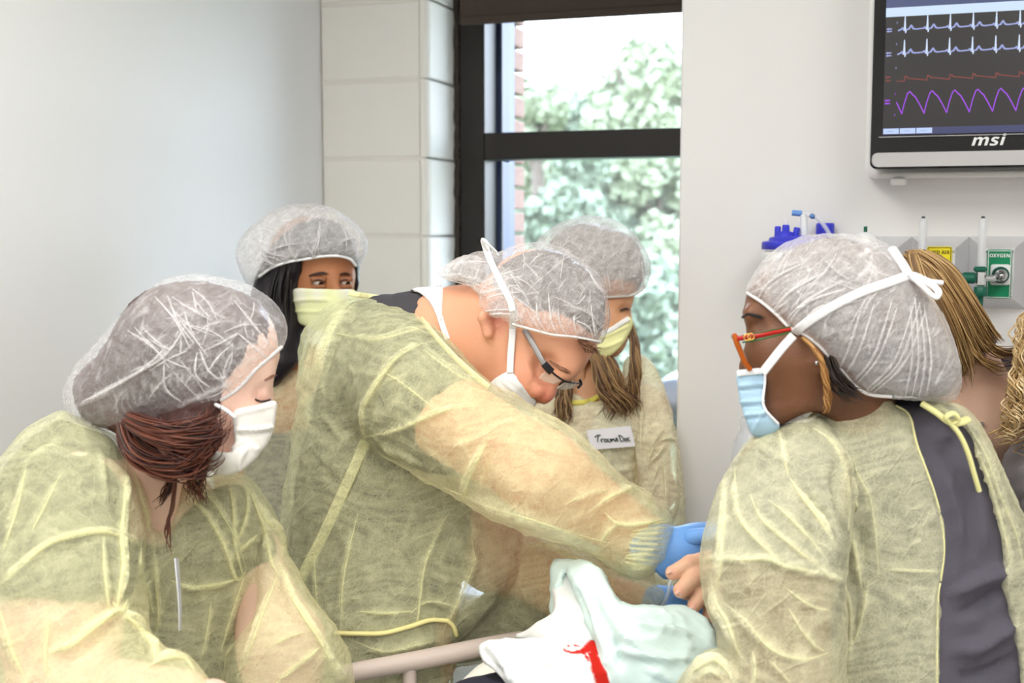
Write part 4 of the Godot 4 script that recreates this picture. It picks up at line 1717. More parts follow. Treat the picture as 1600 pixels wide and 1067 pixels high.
	var ub := Blob.new()
	ub.group(outline([638, 453, 660, 448, 692, 448, 692, 476, 690, 506, 682, 494, 672, 474, 656, 458]), 0.006)
	ub.add(640, 552, 1.94, 108, 700, 552, 1.92, 104, 0.03)
	mould(un, ub, 0.004)
	put("undershirt", un, M.scrubs, t)
	# body: head and neck, arms
	var hb := Blob.new()
	hb.group(outline([640, 480, 690, 450, 706, 444, 724, 440, 751, 440, 780, 402, 840, 386, 903, 404, 941, 455, 943, 500, 937, 530, 933, 546, 922, 560, 913, 574, 904, 585, 892, 594, 880, 600, 872, 608, 869, 619, 862, 628, 851, 633, 841, 629, 836, 633, 833, 650, 812, 675, 780, 680, 740, 650, 690, 620, 640, 600]), 0.012)
	hb.add(838, 458, 1.87, 72, 885, 480, 1.87, 62, 0.03)
	hb.add(885, 500, 1.865, 58, 868, 548, 1.86, 54, 0.04)
	hb.add(800, 530, 1.865, 68, 838, 572, 1.86, 54, 0.04)
	hb.add(790, 560, 1.862, 56, 808, 622, 1.86, 42, 0.04)
	hb.add(800, 515, 1.875, 74, 700, 545, 1.935, 90, 0.05)
	hb.add(700, 545, 1.935, 90, 640, 570, 1.97, 100, 0.05)
	hb.add(902, 568, 1.85, 22, 880, 582, 1.838, 20, 0.03)          # brow ridge
	hb.add(832, 588, 1.800, 5, 822, 612, 1.800, 6, -0.012)          # fold between cheek and nose
	hb.add(884, 588, 1.832, 10, 858, 612, 1.816, 13, 0.014)         # nose
	hb.ball(852, 619, 1.813, 15, 0.010)
	hb.ball(840, 611, 1.800, 11, 0.007)                             # near wing of the nose
	hb.ball(836, 624, 1.800, 4.5, -0.005)                           # nostril
	hb.add(842, 600, 1.793, 3.5, 834, 607, 1.793, 3.0, -0.005)      # groove over the wing
	hb.add(815, 590, 1.812, 28, 835, 600, 1.822, 14, 0.03)          # cheek
	hb.ball(853, 572, 1.795, 17, -0.016)                            # eye socket
	hb.ball(853, 574, 1.818, 11, 0.008)                             # eyelid
	hb.add(846, 577, 1.812, 5, 862, 582, 1.816, 4, 0.006)           # lower lid
	hb.add(834, 640, 1.85, 10, 824, 646, 1.84, 9, 0.014)            # lips under the mask
	# ear
	var de := hb.hit(772, 500)
	hb.add(764, 468, de - 0.010, 7, 786, 462, de - 0.012, 6.5, 0.006)
	hb.add(786, 462, de - 0.012, 6.5, 796, 484, de - 0.004, 5, 0.006)
	hb.add(764, 468, de - 0.010, 7, 754, 496, de - 0.014, 6.5, 0.006)
	hb.add(754, 496, de - 0.014, 6.5, 762, 521, de - 0.010, 8.5, 0.008)
	hb.add(766, 476, de - 0.004, 9, 764, 512, de - 0.004, 8, 0.008)
	hb.add(784, 490, de - 0.003, 4.5, 780, 508, de - 0.001, 4, 0.004)
	hb.ball(776, 496, de - 0.008, 8, -0.006)                             # hollow of the ear
	var body := Acc.new()
	body.tint = lin(228, 168, 134)
	var spots := [[K(851, 620, 1.80), 0.040, lin(206, 118, 100), 0.8], [K(818, 585, 1.79), 0.05, lin(216, 142, 116), 0.6], [K(770, 500, 1.79), 0.034, lin(220, 140, 122), 0.7], [K(905, 548, 1.82), 0.06, lin(214, 150, 122), 0.5],
		[K(720, 520, 1.85), 0.10, lin(222, 156, 124), 0.6], [K(853, 571, 1.80), 0.022, lin(150, 96, 78), 0.6], [K(760, 590, 1.79), 0.06, lin(206, 150, 126), 0.6]]
	mould(body, hb, 0.0032, null, 1.0, [], -1e9, spots)
	var ab := Blob.new()
	ab.add(648, 618, 1.84, 70, 850, 742, 1.71, 62, 0.03)
	ab.add(850, 742, 1.71, 64, 1010, 846, 1.725, 40, 0.03)
	ab.add(640, 612, 1.87, 66, 600, 600, 2.0, 80, 0.03)
	ab.add(600, 600, 2.0, 90, 600, 1000, 2.0, 120, 0.03, 0.8)
	ab.add(780, 870, 2.0, 50, 880, 915, 1.93, 46, 0.03)
	ab.add(880, 915, 1.93, 42, 1028, 946, 1.87, 22, 0.03)
	ab.add(610, 640, 2.1, 70, 780, 870, 2.02, 52, 0.04)
	mould(body, ab, 0.009)
	put("body", body, M.skin, t)
	# gloves
	var gl := Acc.new()
	var gb := Blob.new()
	gb.group(outline([985, 870, 985, 810, 1030, 815, 1056, 822, 1085, 816, 1150, 812, 1150, 900, 1100, 905, 1060, 898, 1040, 906, 1018, 888]), 0.01)
	gb.add(992, 842, 1.722, 44, 1024, 862, 1.725, 46, 0.02)
	gb.add(1024, 862, 1.725, 46, 1070, 858, 1.725, 46, 0.02)
	gb.add(1070, 858, 1.725, 46, 1120, 858, 1.73, 42, 0.02)
	mould(gl, gb, 0.004)
	var fb := Blob.new()
	for k in 4:
		fb.add(1118, 838 + k * 16, 1.70 + k * 0.016, 11, 1155, 846 + k * 17, 1.70 + k * 0.014, 9.5, 0.006)
		fb.add(1155, 846 + k * 17, 1.70 + k * 0.014, 9.5, 1172, 872 + k * 14, 1.71 + k * 0.012, 8.5, 0.006)
	fb.add(1080, 840, 1.69, 14, 1124, 832, 1.67, 10, 0.008)
	fb.add(1100, 858, 1.73, 40, 1120, 858, 1.735, 36, 0.02)
	mould(gl, fb, 0.0045)
	put("glove", gl, M.nitrile, t)
	var gl2 := Acc.new()
	var g2 := Blob.new()
	g2.add(1030, 948, 1.87, 34, 1075, 956, 1.86, 40, 0.02)
	for k in 4:
		g2.add(1080, 936 + k * 13, 1.85 + k * 0.008, 10, 1125, 950 + k * 13, 1.84 + k * 0.008, 8.5, 0.006)
	g2.add(1060, 930, 1.84, 12, 1105, 926, 1.81, 9, 0.008)
	mould(gl2, g2, 0.0045)
	put("glove", gl2, M.nitrile, t)
	# hair, thin at the sides
	var hr := Acc.new()
	hr.tint = lin(84, 66, 58)
	var hh := Blob.new()
	hh.group(outline([770, 432, 800, 404, 850, 390, 905, 407, 940, 457, 943, 506, 930, 522, 905, 508, 880, 492, 850, 486, 820, 490, 798, 462, 780, 470]), 0.006)
	hh.add(838, 458, 1.87, 75, 885, 480, 1.87, 66, 0.03)
	hh.add(885, 500, 1.865, 60, 868, 548, 1.86, 56, 0.04)
	hh.add(800, 515, 1.875, 76, 790, 517, 1.875, 76, 0.05)
	mould(hr, hh, 0.004, null, 1.0, [[60.0, 0.002, 1.0, 0.0]])
	locks(hr, g, path([908, 528, 1.805, 916, 540, 1.80, 926, 547, 1.80, 934, 545, 1.81]), 34, Vector3(0.009, 0.008, 0.008), 0.0013, [lin(96, 64, 46), lin(120, 78, 54)], 0.003)
	locks(hr, g, laid(hb, [860, 564, 870, 571, 882, 579, 892, 584], -0.0005), 26, Vector3(0.005, 0.0035, 0.001), 0.0006, [lin(150, 104, 78), lin(164, 116, 88)], 0.001)
	locks(hr, g, path([802, 512, 1.795, 806, 520, 1.793, 810, 530, 1.793]), 22, Vector3(0.007, 0.004, 0.003), 0.0007, [lin(120, 84, 62)], 0.001)
	put("hair", hr, M.hair, t)
	# cap
	var cp := Blob.new()
	cp.gk = 0.014
	cp.group(outline([780, 394, 805, 382, 840, 378, 875, 383, 910, 400, 933, 424, 946, 455, 952, 487, 949, 513, 938, 536, 918, 532, 896, 528, 864, 525, 840, 519, 818, 513, 800, 508, 784, 498, 770, 494, 752, 480, 751, 462, 752, 438, 760, 412]), 0.010)
	cp.add(838, 460, 1.865, 84, 885, 482, 1.865, 74, 0.03)
	cp.add(885, 500, 1.86, 70, 868, 548, 1.855, 64, 0.04)
	cp.add(800, 500, 1.85, 84, 790, 517, 1.85, 84, 0.05)
	cp.ball(775, 478, 1.80, 42, 0.03)
	cp.group(outline([682, 424, 700, 412, 716, 402, 742, 394, 772, 396, 800, 420, 780, 460, 756, 470, 748, 458, 731, 443, 712, 436, 696, 436]), 0.012)
	cp.add(700, 425, 1.88, 22, 770, 430, 1.86, 46, 0.02)
	cp.add(770, 430, 1.86, 46, 790, 440, 1.86, 60, 0.02)
	var cr := Relief.new(660, 360, 970, 560)
	creases(cr, g, 46, 770, 395, 930, 490, 0.75, 0.35, 30, 75, 2.0, 2.4, 0.34)
	creases(cr, g, 26, 800, 390, 940, 480, 1.9, 0.4, 15, 45, 1.7, 1.8, 0.26)
	creases(cr, g, 20, 780, 400, 900, 450, -0.5, 0.3, 20, 60, 1.8, 1.8, 0.26)
	for k in 30:
		var hx := 800.0 + k * 4.7
		var hy := 508.0 + (hx - 800.0) * 0.19
		fold(cr, [hx, hy, hx - g.randf_range(2, 12), hy - 20, hx - g.randf_range(6, 30), hy - g.randf_range(30, 70)], 1.9, 2.2, 0.34, 0.5)
	for k in 22:
		fold(cr, [752 + g.randf_range(-2, 10), 440 + k * 2.6, 780, 430 + k * 3.0, 800 + g.randf_range(0, 20), 420 + k * 3.6], 2.0, 2.4, 0.36, 0.45)
	for k in 26:
		fold(cr, [688 + g.randf_range(0, 14), 412 + k * 1.1, 720, 404 + k * 1.6, 760, 402 + k * 2.4], 2.4, 3.0, 0.5, 0.3)
	fold(cr, [775, 400, 790, 440, 800, 480], 5, 3, 0.5)
	var c := Acc.new()
	mould(c, cp, 0.0030, cr, 0.62, [[26.0, 0.0022, 0.8, 0.12]])
	pleats(c, cp, cr, 0.00055, 1.0, 0.34)
	put("cap", c, M.cap, t)
	var hm := Acc.new()
	hm.tint = lin(250, 248, 246)
	hm.tube(laid(cp, [938, 534, 918, 530, 896, 526, 864, 523, 840, 517, 818, 511, 800, 506], 0.0012), 0.0019, 6)
	put("cap_hem", hm, M.white_band, t)
	# mask pulled under the nose, its ties
	var mk := Acc.new()
	var mb := Blob.new()
	mb.group(outline([796, 579, 808, 592, 822, 608, 838, 627, 832, 640, 824, 660, 790, 660, 770, 622, 764, 600], 3), 0.004)
	mb.add(790, 560, 1.862, 66, 808, 622, 1.86, 54, 0.04)
	mb.add(834, 640, 1.85, 16, 824, 646, 1.84, 16, 0.02)
	mb.add(805, 596, 1.812, 34, 832, 610, 1.82, 20, 0.03)
	mk.tint = lin(222, 226, 228)
	var mr := Relief.new(750, 570, 850, 670)
	for k in 4:
		fold(mr, [774 + k * 9, 598 + k * -4, 800 + k * 9, 622 - k * 6, 826 + k * 5, 646 - k * 8], 2.2, 1.6, 0.0, 0.1)
	mould(mk, mb, 0.003, mr)
	put("mask", mk, M.mask, t)
	var st := Acc.new()
	st.tint = lin(248, 248, 248)
	strip(st, laid(cp, [756, 376, 762, 396, 772, 420, 785, 446, 797, 470, 801, 486], 0.004) + laid(hb, [801, 512, 800, 530, 798, 556, 797, 582], 0.005), 0.0105)
	strip(st, laid(hb, [686, 446, 684, 464, 686, 488, 692, 510, 699, 530], 0.002), 0.0095)
	st.tube(path([762, 392, 1.79, 755, 382, 1.785, 753, 375, 1.785, 757, 374, 1.785, 764, 382, 1.785, 774, 395, 1.785, 779, 398, 1.79]), 0.0016, 8, 2.0)
	st.tube(path([776, 394, 1.78, 768, 386, 1.778, 760, 380, 1.778, 753, 373, 1.78]), 0.0016, 8, 2.4)
	put("mask_ties", st, M.white_band, t)
	# glasses
	var gs := Node3D.new()
	gs.name = "glasses"
	gs.position = W(860, 585, 1.80) - t.position
	t.add_child(gs)
	var tm := Acc.new()
	tm.tint = Color(1, 1, 1)
	strip(tm, path([819, 514, 1.787, 833, 538, 1.779, 845, 560, 1.775, 852, 571, 1.775]), 0.0085, 0.0016)
	put("temple", tm, M.frame_grey, gs)
	var te := Acc.new()
	strip(te, path([850, 568, 1.774, 856, 575, 1.775, 862, 581, 1.778]), 0.011, 0.0024)
	put("hinge_end", te, M.frame_dark, gs)
	var rim := Acc.new()
	rim.tube(path([858, 577, 1.777, 868, 586, 1.79, 878, 593, 1.803, 884, 596, 1.812, 894, 598, 1.83, 906, 599, 1.86]), 0.0015, 8)
	rim.tube(path([906, 594, 1.86, 908, 600, 1.865, 903, 606, 1.862]), 0.0022, 8)
	rim.tube(path([874, 601, 1.80, 879, 597, 1.806, 884, 596, 1.812]), 0.0013, 8)
	put("rim", rim, M.frame_dark, gs)
	var near_lens := Acc.new()
	near_lens.sheet([path([857, 579, 1.779, 866, 586, 1.79, 877, 594, 1.802], 3), path([848, 585, 1.776, 858, 591, 1.786, 873, 597, 1.80], 3), path([843, 591, 1.776, 852, 596, 1.785, 866, 600, 1.796], 3)], 0.0016, W(860, 590, 1.7) - W(860, 590, 1.8))
	near_lens.sheet([path([884, 598, 1.812, 894, 599, 1.835, 903, 601, 1.858], 3), path([877, 603, 1.808, 888, 606, 1.83, 899, 605, 1.852], 3), path([870, 607, 1.806, 880, 609, 1.825, 892, 607, 1.845], 3)], 0.0016, W(880, 600, 1.7) - W(880, 600, 1.8))
	put("lens", near_lens, M.lens_glass, gs)
	legs(t, 600, 1290, 1.985, lin(80, 78, 82), 90, 0.6)

# an eyeball whose iris looks along gaze
func eyeball(a: Acc, at: Vector3, r: float, gaze: Vector3, iris: Color) -> void:
	var s := a.v.size()
	var i0 := a.ix.size()
	gaze = gaze.normalized()
	for i in 15:
		for k in 24:
			var th := PI * i / 14.0
			var n := Vector3(sin(th) * cos(TAU * k / 24), cos(th), sin(th) * sin(TAU * k / 24))
			n = Basis(Quaternion(Vector3.UP, gaze)) * n
			var d := n.dot(gaze)
			a.v.append(at + n * r)
			a.n.append(n)
			a.c.append(lin(14, 10, 10) if d > 0.965 else iris if d > 0.83 else lin(196, 184, 174))
			a.u.append(Vector2.ZERO)
	for i in 14:
		for k in 24:
			var p := s + i * 24 + k
			var q := s + i * 24 + (k + 1) % 24
			a.ix.append_array([p, q, p + 24, q, q + 24, p + 24])
	a.smooth_normals(s, i0)

# ---------- the woman at the left ----------
func build_left_woman() -> void:
	var t := thing("person", "woman at the left with auburn hair under her cap, gowned, masked and looking down", "person", W(220, 1200, 1.70) * Vector3(1, 0, 1), "people round the bed")
	var g := RandomNumberGenerator.new()
	g.seed = 202
	var gown := Blob.new()
	gown.gk = 0.012
	gown.group(outline([-70, 760, 0, 702, 50, 660, 94, 636, 122, 652, 152, 668, 182, 684, 201, 712, 217, 750, 231, 795, 246, 832, 262, 818, 270, 785, 280, 762, 305, 746, 340, 746, 375, 738, 402, 764, 437, 826, 448, 878, 440, 930, 420, 1000, 420, 1300, -100, 1300, -100, 760], 4), 0.028)
	gown.add(110, 745, 1.60, 110, 150, 820, 1.66, 150, 0.05)
	gown.add(160, 820, 1.69, 160, 230, 1280, 1.70, 205, 0.05, 0.8)
	gown.add(160, 800, 1.69, 120, 370, 835, 1.73, 84, 0.06)
	gown.add(370, 835, 1.73, 88, 340, 1250, 1.74, 120, 0.05, 0.8)
	gown.group(outline([405, 860, 425, 838, 448, 868, 464, 894, 490, 940, 519, 976, 538, 1012, 552, 1046, 580, 1110, 590, 1300, 300, 1300, 316, 1130, 345, 1060, 357, 1022, 380, 990, 402, 958], 4), 0.02)
	gown.add(415, 850, 1.69, 66, 450, 1010, 1.63, 98, 0.04)
	gown.add(450, 1010, 1.63, 98, 460, 1250, 1.60, 104, 0.04)
	gown.group(outline([-100, 780, 0, 716, 60, 700, 140, 705, 200, 740, 226, 800, 232, 850, 222, 900, 236, 945, 240, 975, 250, 1010, 288, 1026, 322, 1064, 340, 1110, 330, 1300, -120, 1300], 4), 0.022)
	gown.add(105, 775, 1.55, 122, 95, 960, 1.46, 122, 0.04)
	gown.add(95, 960, 1.46, 122, 105, 1110, 1.44, 118, 0.04)
	gown.add(105, 1090, 1.43, 108, 255, 1085, 1.35, 84, 0.04)
	gown.add(255, 1085, 1.35, 84, 330, 1110, 1.33, 60, 0.03)
	var r := Relief.new(-20, 630, 600, 1090)
	fold(r, [0, 915, 40, 878, 80, 847, 120, 836, 162, 830, 200, 842, 222, 852], 6, 5, 0.3, 0.1)
	fold(r, [0, 932, 40, 896, 85, 862, 125, 850, 165, 843], 5, -4)
	fold(r, [197, 725, 195, 780, 190, 836, 193, 884, 184, 941, 188, 960], 6, 6, 0.3, 0.15)
	fold(r, [205, 720, 215, 760, 228, 800, 234, 830], 6, 5, 0.25)
	fold(r, [162, 830, 163, 880, 168, 930, 172, 960], 5, 4, 0.2)
	fold(r, [222, 852, 219, 885, 228, 920, 241, 962], 6, 6, 0.3)
	fold(r, [72, 1020, 105, 1012, 140, 985, 179, 957, 200, 950], 8, 9, 0.38, 0.2)
	fold(r, [70, 1030, 110, 1026, 150, 1000, 185, 975], 7, -8)
	fold(r, [180, 957, 205, 968, 222, 985, 240, 1010, 242, 1030], 8, 9, 0.36, 0.2)
	fold(r, [200, 990, 215, 1005, 228, 1030], 8, -7)
	fold(r, [232, 1042, 255, 1028, 288, 1028, 305, 1050], 7, 7, 0.3)
	fold(r, [70, 945, 75, 980, 70, 1020, 76, 1060], 5, 5, 0.2)
	fold(r, [0, 955, 10, 990, 22, 1025, 42, 1066], 7, 6, 0.25)
	fold(r, [42, 720, 30, 780, 15, 830, 5, 860], 6, 5, 0.18)
	fold(r, [95, 740, 70, 790, 50, 830], 6, 4, 0.14)
	fold(r, [150, 690, 160, 740, 165, 800], 6, 4, 0.12)
	fold(r, [120, 660, 90, 690, 50, 720, 10, 745], 8, 5, 0.12)
	fold(r, [176, 940, 190, 955, 200, 935], 5, 5, 0.3)
	fold(r, [260, 812, 290, 780, 320, 770, 345, 800, 372, 850, 385, 890], 8, 6, 0.2)
	fold(r, [286, 770, 320, 800, 350, 850, 370, 905, 384, 892], 7, 6, 0.32)
	fold(r, [262, 905, 300, 917, 345, 912, 378, 902], 6, 6, 0.28)
	fold(r, [384, 892, 372, 930, 356, 980, 345, 1020], 8, 6, 0.2)
	fold(r, [330, 940, 325, 980, 315, 1030], 6, 4, 0.15)
	fold(r, [355, 745, 365, 790, 368, 850, 380, 900], 4, 4, 0.3)
	fold(r, [380, 748, 388, 790, 378, 830, 366, 850], 4, 4, 0.3)
	fold(r, [402, 836, 385, 850, 370, 865], 4, 4, 0.3)
	fold(r, [400, 770, 415, 810, 440, 835, 440, 870], 8, 7, 0.3)
	fold(r, [385, 745, 400, 790, 415, 830, 425, 880, 440, 900], 6, 5, 0.3)
	fold(r, [437, 880, 455, 930, 480, 970, 500, 1000, 520, 1040, 540, 1070], 8, 7, 0.3, 0.1)
	fold(r, [430, 900, 445, 950, 470, 990], 6, -5)
	fold(r, [505, 1008, 480, 1028, 450, 1052, 430, 1070], 5, 5, 0.25)
	fold(r, [425, 1010, 450, 995, 475, 988], 4, 4, 0.2)
	fold(r, [437, 890, 415, 945, 395, 1000, 370, 1060], 7, 5, 0.22)
	fold(r, [240, 840, 243, 900, 248, 960, 240, 1010], 7, 5, 0.2)
	creases(r, g, 30, 10, 690, 220, 840, 1.5, 0.8, 20, 70, 2.6, 2.0, 0.13)
	creases(r, g, 24, 10, 860, 230, 1060, 0.9, 0.9, 20, 70, 2.6, 2.0, 0.12)
	creases(r, g, 26, 260, 770, 420, 1040, 1.2, 0.7, 20, 80, 2.6, 2.0, 0.14)
	creases(r, g, 14, 400, 920, 540, 1060, 0.6, 0.6, 20, 70, 2.6, 2.0, 0.14)
	var a := Acc.new()
	a.tint = lin(255, 255, 246)
	mould(a, gown, 0.0052, r, 0.54, [[7.0, 0.004, 1.0, 0.06], [22.0, 0.0016, 1.0, 0.08]], K(220, 1190, 1.5).y)
	pleats(a, gown, r, 0.0016, 0.62, 1.0, 0.21)
	put("gown", a, M.gown, t)
	var sc := Blob.new()
	sc.group(outline([-60, 790, 10, 716, 60, 676, 94, 650, 125, 662, 160, 680, 182, 705, 200, 745, 214, 790, 226, 830, 240, 850, 262, 830, 285, 785, 340, 765, 375, 760, 395, 785, 420, 835, 436, 880, 428, 910, 398, 950, 370, 1000, 350, 1300, -100, 1300], 4), 0.028)
	sc.add(110, 750, 1.61, 98, 150, 820, 1.67, 136, 0.05)
	sc.add(160, 820, 1.70, 145, 230, 1280, 1.71, 185, 0.05, 0.8)
	sc.add(160, 800, 1.70, 106, 370, 835, 1.74, 76, 0.06)
	sc.add(370, 835, 1.74, 76, 330, 1250, 1.75, 100, 0.05, 0.8)
	sc.group(outline([-60, 790, 40, 720, 140, 720, 190, 760, 200, 850, 185, 925, 120, 935, 40, 930, -60, 930], 4), 0.012)
	sc.add(105, 780, 1.56, 100, 98, 935, 1.48, 98, 0.04)
	var s := Acc.new()
	s.tint = lin(78, 77, 78)
	mould(s, sc, 0.008, null, 1.0, [[9.0, 0.006, 1.0, 0.0]], K(220, 1190, 1.6).y)
	put("scrub_top", s, M.scrubs, t)
	# body
	var hb := Blob.new()
	hb.group(outline([230, 520, 300, 440, 380, 450, 425, 500, 436, 548, 437, 558, 433, 572, 430, 586, 427, 598, 427, 612, 428, 626, 428, 640, 426, 656, 420, 668, 414, 690, 404, 712, 386, 733, 352, 738, 320, 722, 296, 710, 284, 760, 270, 830, 240, 900, 170, 860, 180, 720, 200, 640], 4), 0.012)
	hb.add(300, 535, 1.60, 92, 345, 545, 1.60, 92, 0.03)
	hb.add(372, 560, 1.60, 66, 378, 610, 1.595, 56, 0.04)
	hb.add(372, 610, 1.59, 58, 365, 690, 1.58, 44, 0.03)
	hb.add(345, 640, 1.575, 50, 330, 690, 1.575, 40, 0.03)
	hb.add(300, 640, 1.61, 66, 240, 800, 1.665, 78, 0.04)
	hb.add(422, 606, 1.585, 8, 424, 645, 1.575, 9, 0.014)
	hb.add(422, 588, 1.565, 13, 436, 588, 1.59, 11, 0.02)
	hb.ball(398, 665, 1.56, 24, 0.03)
	var dl := hb.hit(412, 618)
	hb.ball(414, 616, dl - 0.006, 12, -0.012)
	hb.ball(411, 620, dl + 0.006, 10, 0.005)
	hb.add(398, 630, dl + 0.004, 4, 420, 631, dl + 0.008, 4, 0.006)
	hb.add(418, 690, 1.57, 8, 416, 700, 1.568, 9, 0.014)
	var body := Acc.new()
	body.tint = lin(236, 198, 178)
	mould(body, hb, 0.0034, null, 1.0, [], -1e9, [[K(395, 650, 1.55), 0.05, lin(226, 168, 150), 0.6], [K(340, 690, 1.54), 0.05, lin(222, 170, 152), 0.5], [K(409, 623, 1.55), 0.014, lin(176, 126, 112), 0.6]])
	var ab := Blob.new()
	ab.add(105, 785, 1.565, 84, 96, 980, 1.475, 84, 0.03)
	ab.add(96, 980, 1.475, 84, 100, 1085, 1.45, 76, 0.03)
	ab.add(100, 1090, 1.44, 74, 290, 1090, 1.34, 42, 0.03)
	ab.add(392, 868, 1.735, 42, 440, 1010, 1.65, 62, 0.03)
	ab.add(440, 1010, 1.65, 62, 446, 1175, 1.61, 52, 0.03)
	ab.add(105, 785, 1.58, 80, 240, 800, 1.68, 80, 0.04)
	ab.add(240, 810, 1.74, 70, 392, 868, 1.76, 40, 0.04)
	ab.add(230, 820, 1.72, 100, 240, 1200, 1.74, 130, 0.04, 0.7)
	mould(body, ab, 0.009)
	for hd in [[330, 1095, 1.325, 1], [430, 1190, 1.605, -1]]:
		var hp := Blob.new()
		hp.add(hd[0], hd[1], hd[2], 34, hd[0] + 50, hd[1] + 30, hd[2], 38, 0.02)
		for k in 4:
			hp.add(hd[0] + 58, hd[1] + 12 + k * 16, hd[2], 11, hd[0] + 96, hd[1] + 34 + k * 16, hd[2] - 0.01, 9, 0.006)
			hp.add(hd[0] + 96, hd[1] + 34 + k * 16, hd[2] - 0.01, 9, hd[0] + 112, hd[1] + 60 + k * 13, hd[2] - 0.005, 8, 0.006)
		hp.add(hd[0] + 20, hd[1], hd[2] - 0.03, 13, hd[0] + 70, hd[1] - 8, hd[2] - 0.04, 9, 0.008)
		mould(body, hp, 0.006)
	put("body", body, M.skin, t)
	# hair
	var hr := Acc.new()
	var hh := Blob.new()
	hh.group(outline([120, 580, 200, 470, 300, 440, 390, 460, 425, 510, 415, 545, 380, 590, 345, 640, 330, 690, 318, 735, 280, 742, 240, 736, 205, 705, 190, 680, 130, 650], 4), 0.01)
	hh.add(290, 535, 1.60, 98, 350, 545, 1.60, 94, 0.03)
	hh.add(290, 560, 1.60, 100, 160, 620, 1.61, 52, 0.04)
	hh.add(205, 668, 1.58, 34, 300, 690, 1.55, 46, 0.03)
	hh.add(300, 690, 1.55, 46, 318, 640, 1.55, 40, 0.03)
	hr.tint = lin(70, 36, 31)
	mould(hr, hh, 0.0042, null, 1.0, [[40.0, 0.003, 0.5, 0.0]])
	var red := [lin(78, 40, 32), lin(98, 50, 38), lin(60, 33, 28), lin(114, 62, 46)]
	locks(hr, g, path([205, 656, 1.52, 240, 672, 1.49, 280, 680, 1.485, 322, 672, 1.495, 336, 650, 1.505]), 160, Vector3(0.02, 0.022, 0.012), 0.0013, red, 0.005)
	locks(hr, g, path([198, 668, 1.53, 215, 705, 1.52, 255, 728, 1.505, 300, 728, 1.50, 322, 700, 1.50]), 190, Vector3(0.026, 0.020, 0.02), 0.0013, red, 0.005)
	locks(hr, g, path([240, 662, 1.51, 265, 695, 1.50, 300, 710, 1.495, 324, 680, 1.50, 334, 650, 1.51]), 150, Vector3(0.024, 0.018, 0.016), 0.0013, red, 0.005)
	locks(hr, g, path([318, 700, 1.52, 314, 735, 1.53, 304, 760, 1.54, 318, 790, 1.54]), 50, Vector3(0.012, 0.008, 0.01), 0.0010, red, 0.006)
	locks(hr, g, path([272, 735, 1.54, 262, 765, 1.55, 244, 792, 1.555]), 22, Vector3(0.006, 0.006, 0.008), 0.0015, red, 0.003)
	locks(hr, g, path([276, 735, 1.53, 270, 790, 1.54, 262, 830, 1.54, 270, 870, 1.53]), 12, Vector3(0.004, 0.004, 0.006), 0.0013, red, 0.003)
	locks(hr, g, path([340, 640, 1.535, 332, 665, 1.535, 328, 690, 1.535]), 20, Vector3(0.007, 0.006, 0.006), 0.0013, red, 0.002)
	locks(hr, g, laid(hb, [414, 594, 424, 589, 431, 586], -0.0003), 30, Vector3(0.003, 0.002, 0.001), 0.0006, [lin(140, 96, 76)], 0.0006)
	locks(hr, g, laid(hb, [399, 624, 408, 627, 418, 626, 424, 623], 0.0), 22, Vector3(0.001, 0.0014, 0.001), 0.0008, [lin(48, 30, 26)], 0.0004)
	put("hair", hr, M.hair, t)
	# cap
	var cp := Blob.new()
	cp.group(outline([100, 608, 119, 569, 150, 533, 187, 496, 225, 459, 262, 437, 312, 428, 375, 440, 412, 458, 438, 481, 448, 512, 438, 546, 400, 578, 369, 612, 331, 634, 294, 656, 250, 669, 219, 673, 166, 672, 125, 660, 103, 638], 5), 0.014)
	cp.add(295, 535, 1.60, 112, 350, 540, 1.595, 108, 0.03)
	cp.add(290, 560, 1.59, 112, 150, 620, 1.60, 66, 0.04)
	var cr := Relief.new(80, 410, 470, 690)
	creases(cr, g, 60, 170, 450, 400, 600, 0.75, 0.35, 30, 100, 2.2, 2.6, 0.38)
	creases(cr, g, 46, 180, 480, 360, 640, -0.55, 0.4, 25, 80, 2.0, 2.4, 0.34)
	creases(cr, g, 24, 250, 440, 420, 560, 1.5, 0.4, 20, 60, 2.0, 2.0, 0.3)
	for k in 26:
		fold(cr, [436 - k * 9.0, 550 + k * 4.6, 420 - k * 9.5, 538 + k * 4.0, 395 - k * 8.0 + g.randf_range(-15, 10), 515 + k * 3.0], 2.0, 2.4, 0.34, 0.5)
	for k in 12:
		fold(cr, [108 + k * 5, 640 - k * 3, 140 + k * 10, 628 - k * 6, 190 + k * 9, 610 - k * 9], 2.4, 2.6, 0.3)
	fold(cr, [330, 560, 350, 580, 352, 600, 330, 612, 300, 625, 270, 640], 5, 3, 0.4)
	var c := Acc.new()
	mould(c, cp, 0.0030, cr, 0.50, [[24.0, 0.0024, 0.8, 0.13]])
	pleats(c, cp, cr, 0.00055, 1.0, 0.34)
	put("cap", c, M.cap, t)
	var hm := Acc.new()
	hm.tint = lin(236, 232, 232)
	hm.tube(laid(cp, [440, 542, 420, 560, 400, 577, 369, 610, 331, 632, 294, 654, 250, 667, 205, 671], 0.001), 0.0024, 6)
	put("cap_hem", hm, M.white_band, t)
	# mask with its lower flap
	var mk := Acc.new()
	var mb := Blob.new()
	mb.gk = 0.004
	mb.group(outline([366, 641, 400, 633, 431, 626, 431, 648, 428, 669, 419, 692, 406, 707, 390, 716, 372, 712, 362, 706, 367, 690, 364, 664], 3), 0.005)
	mb.add(385, 610, 1.585, 70, 378, 690, 1.575, 62, 0.03)
	mb.add(424, 606, 1.58, 20, 434, 648, 1.57, 26, 0.02)
	mb.group(outline([312, 703, 330, 704, 346, 706, 362, 706, 385, 694, 406, 706, 392, 724, 375, 737, 355, 743, 337, 745, 329, 734, 322, 722, 316, 712], 3), 0.005)
	mb.add(345, 690, 1.56, 50, 378, 700, 1.555, 52, 0.03)
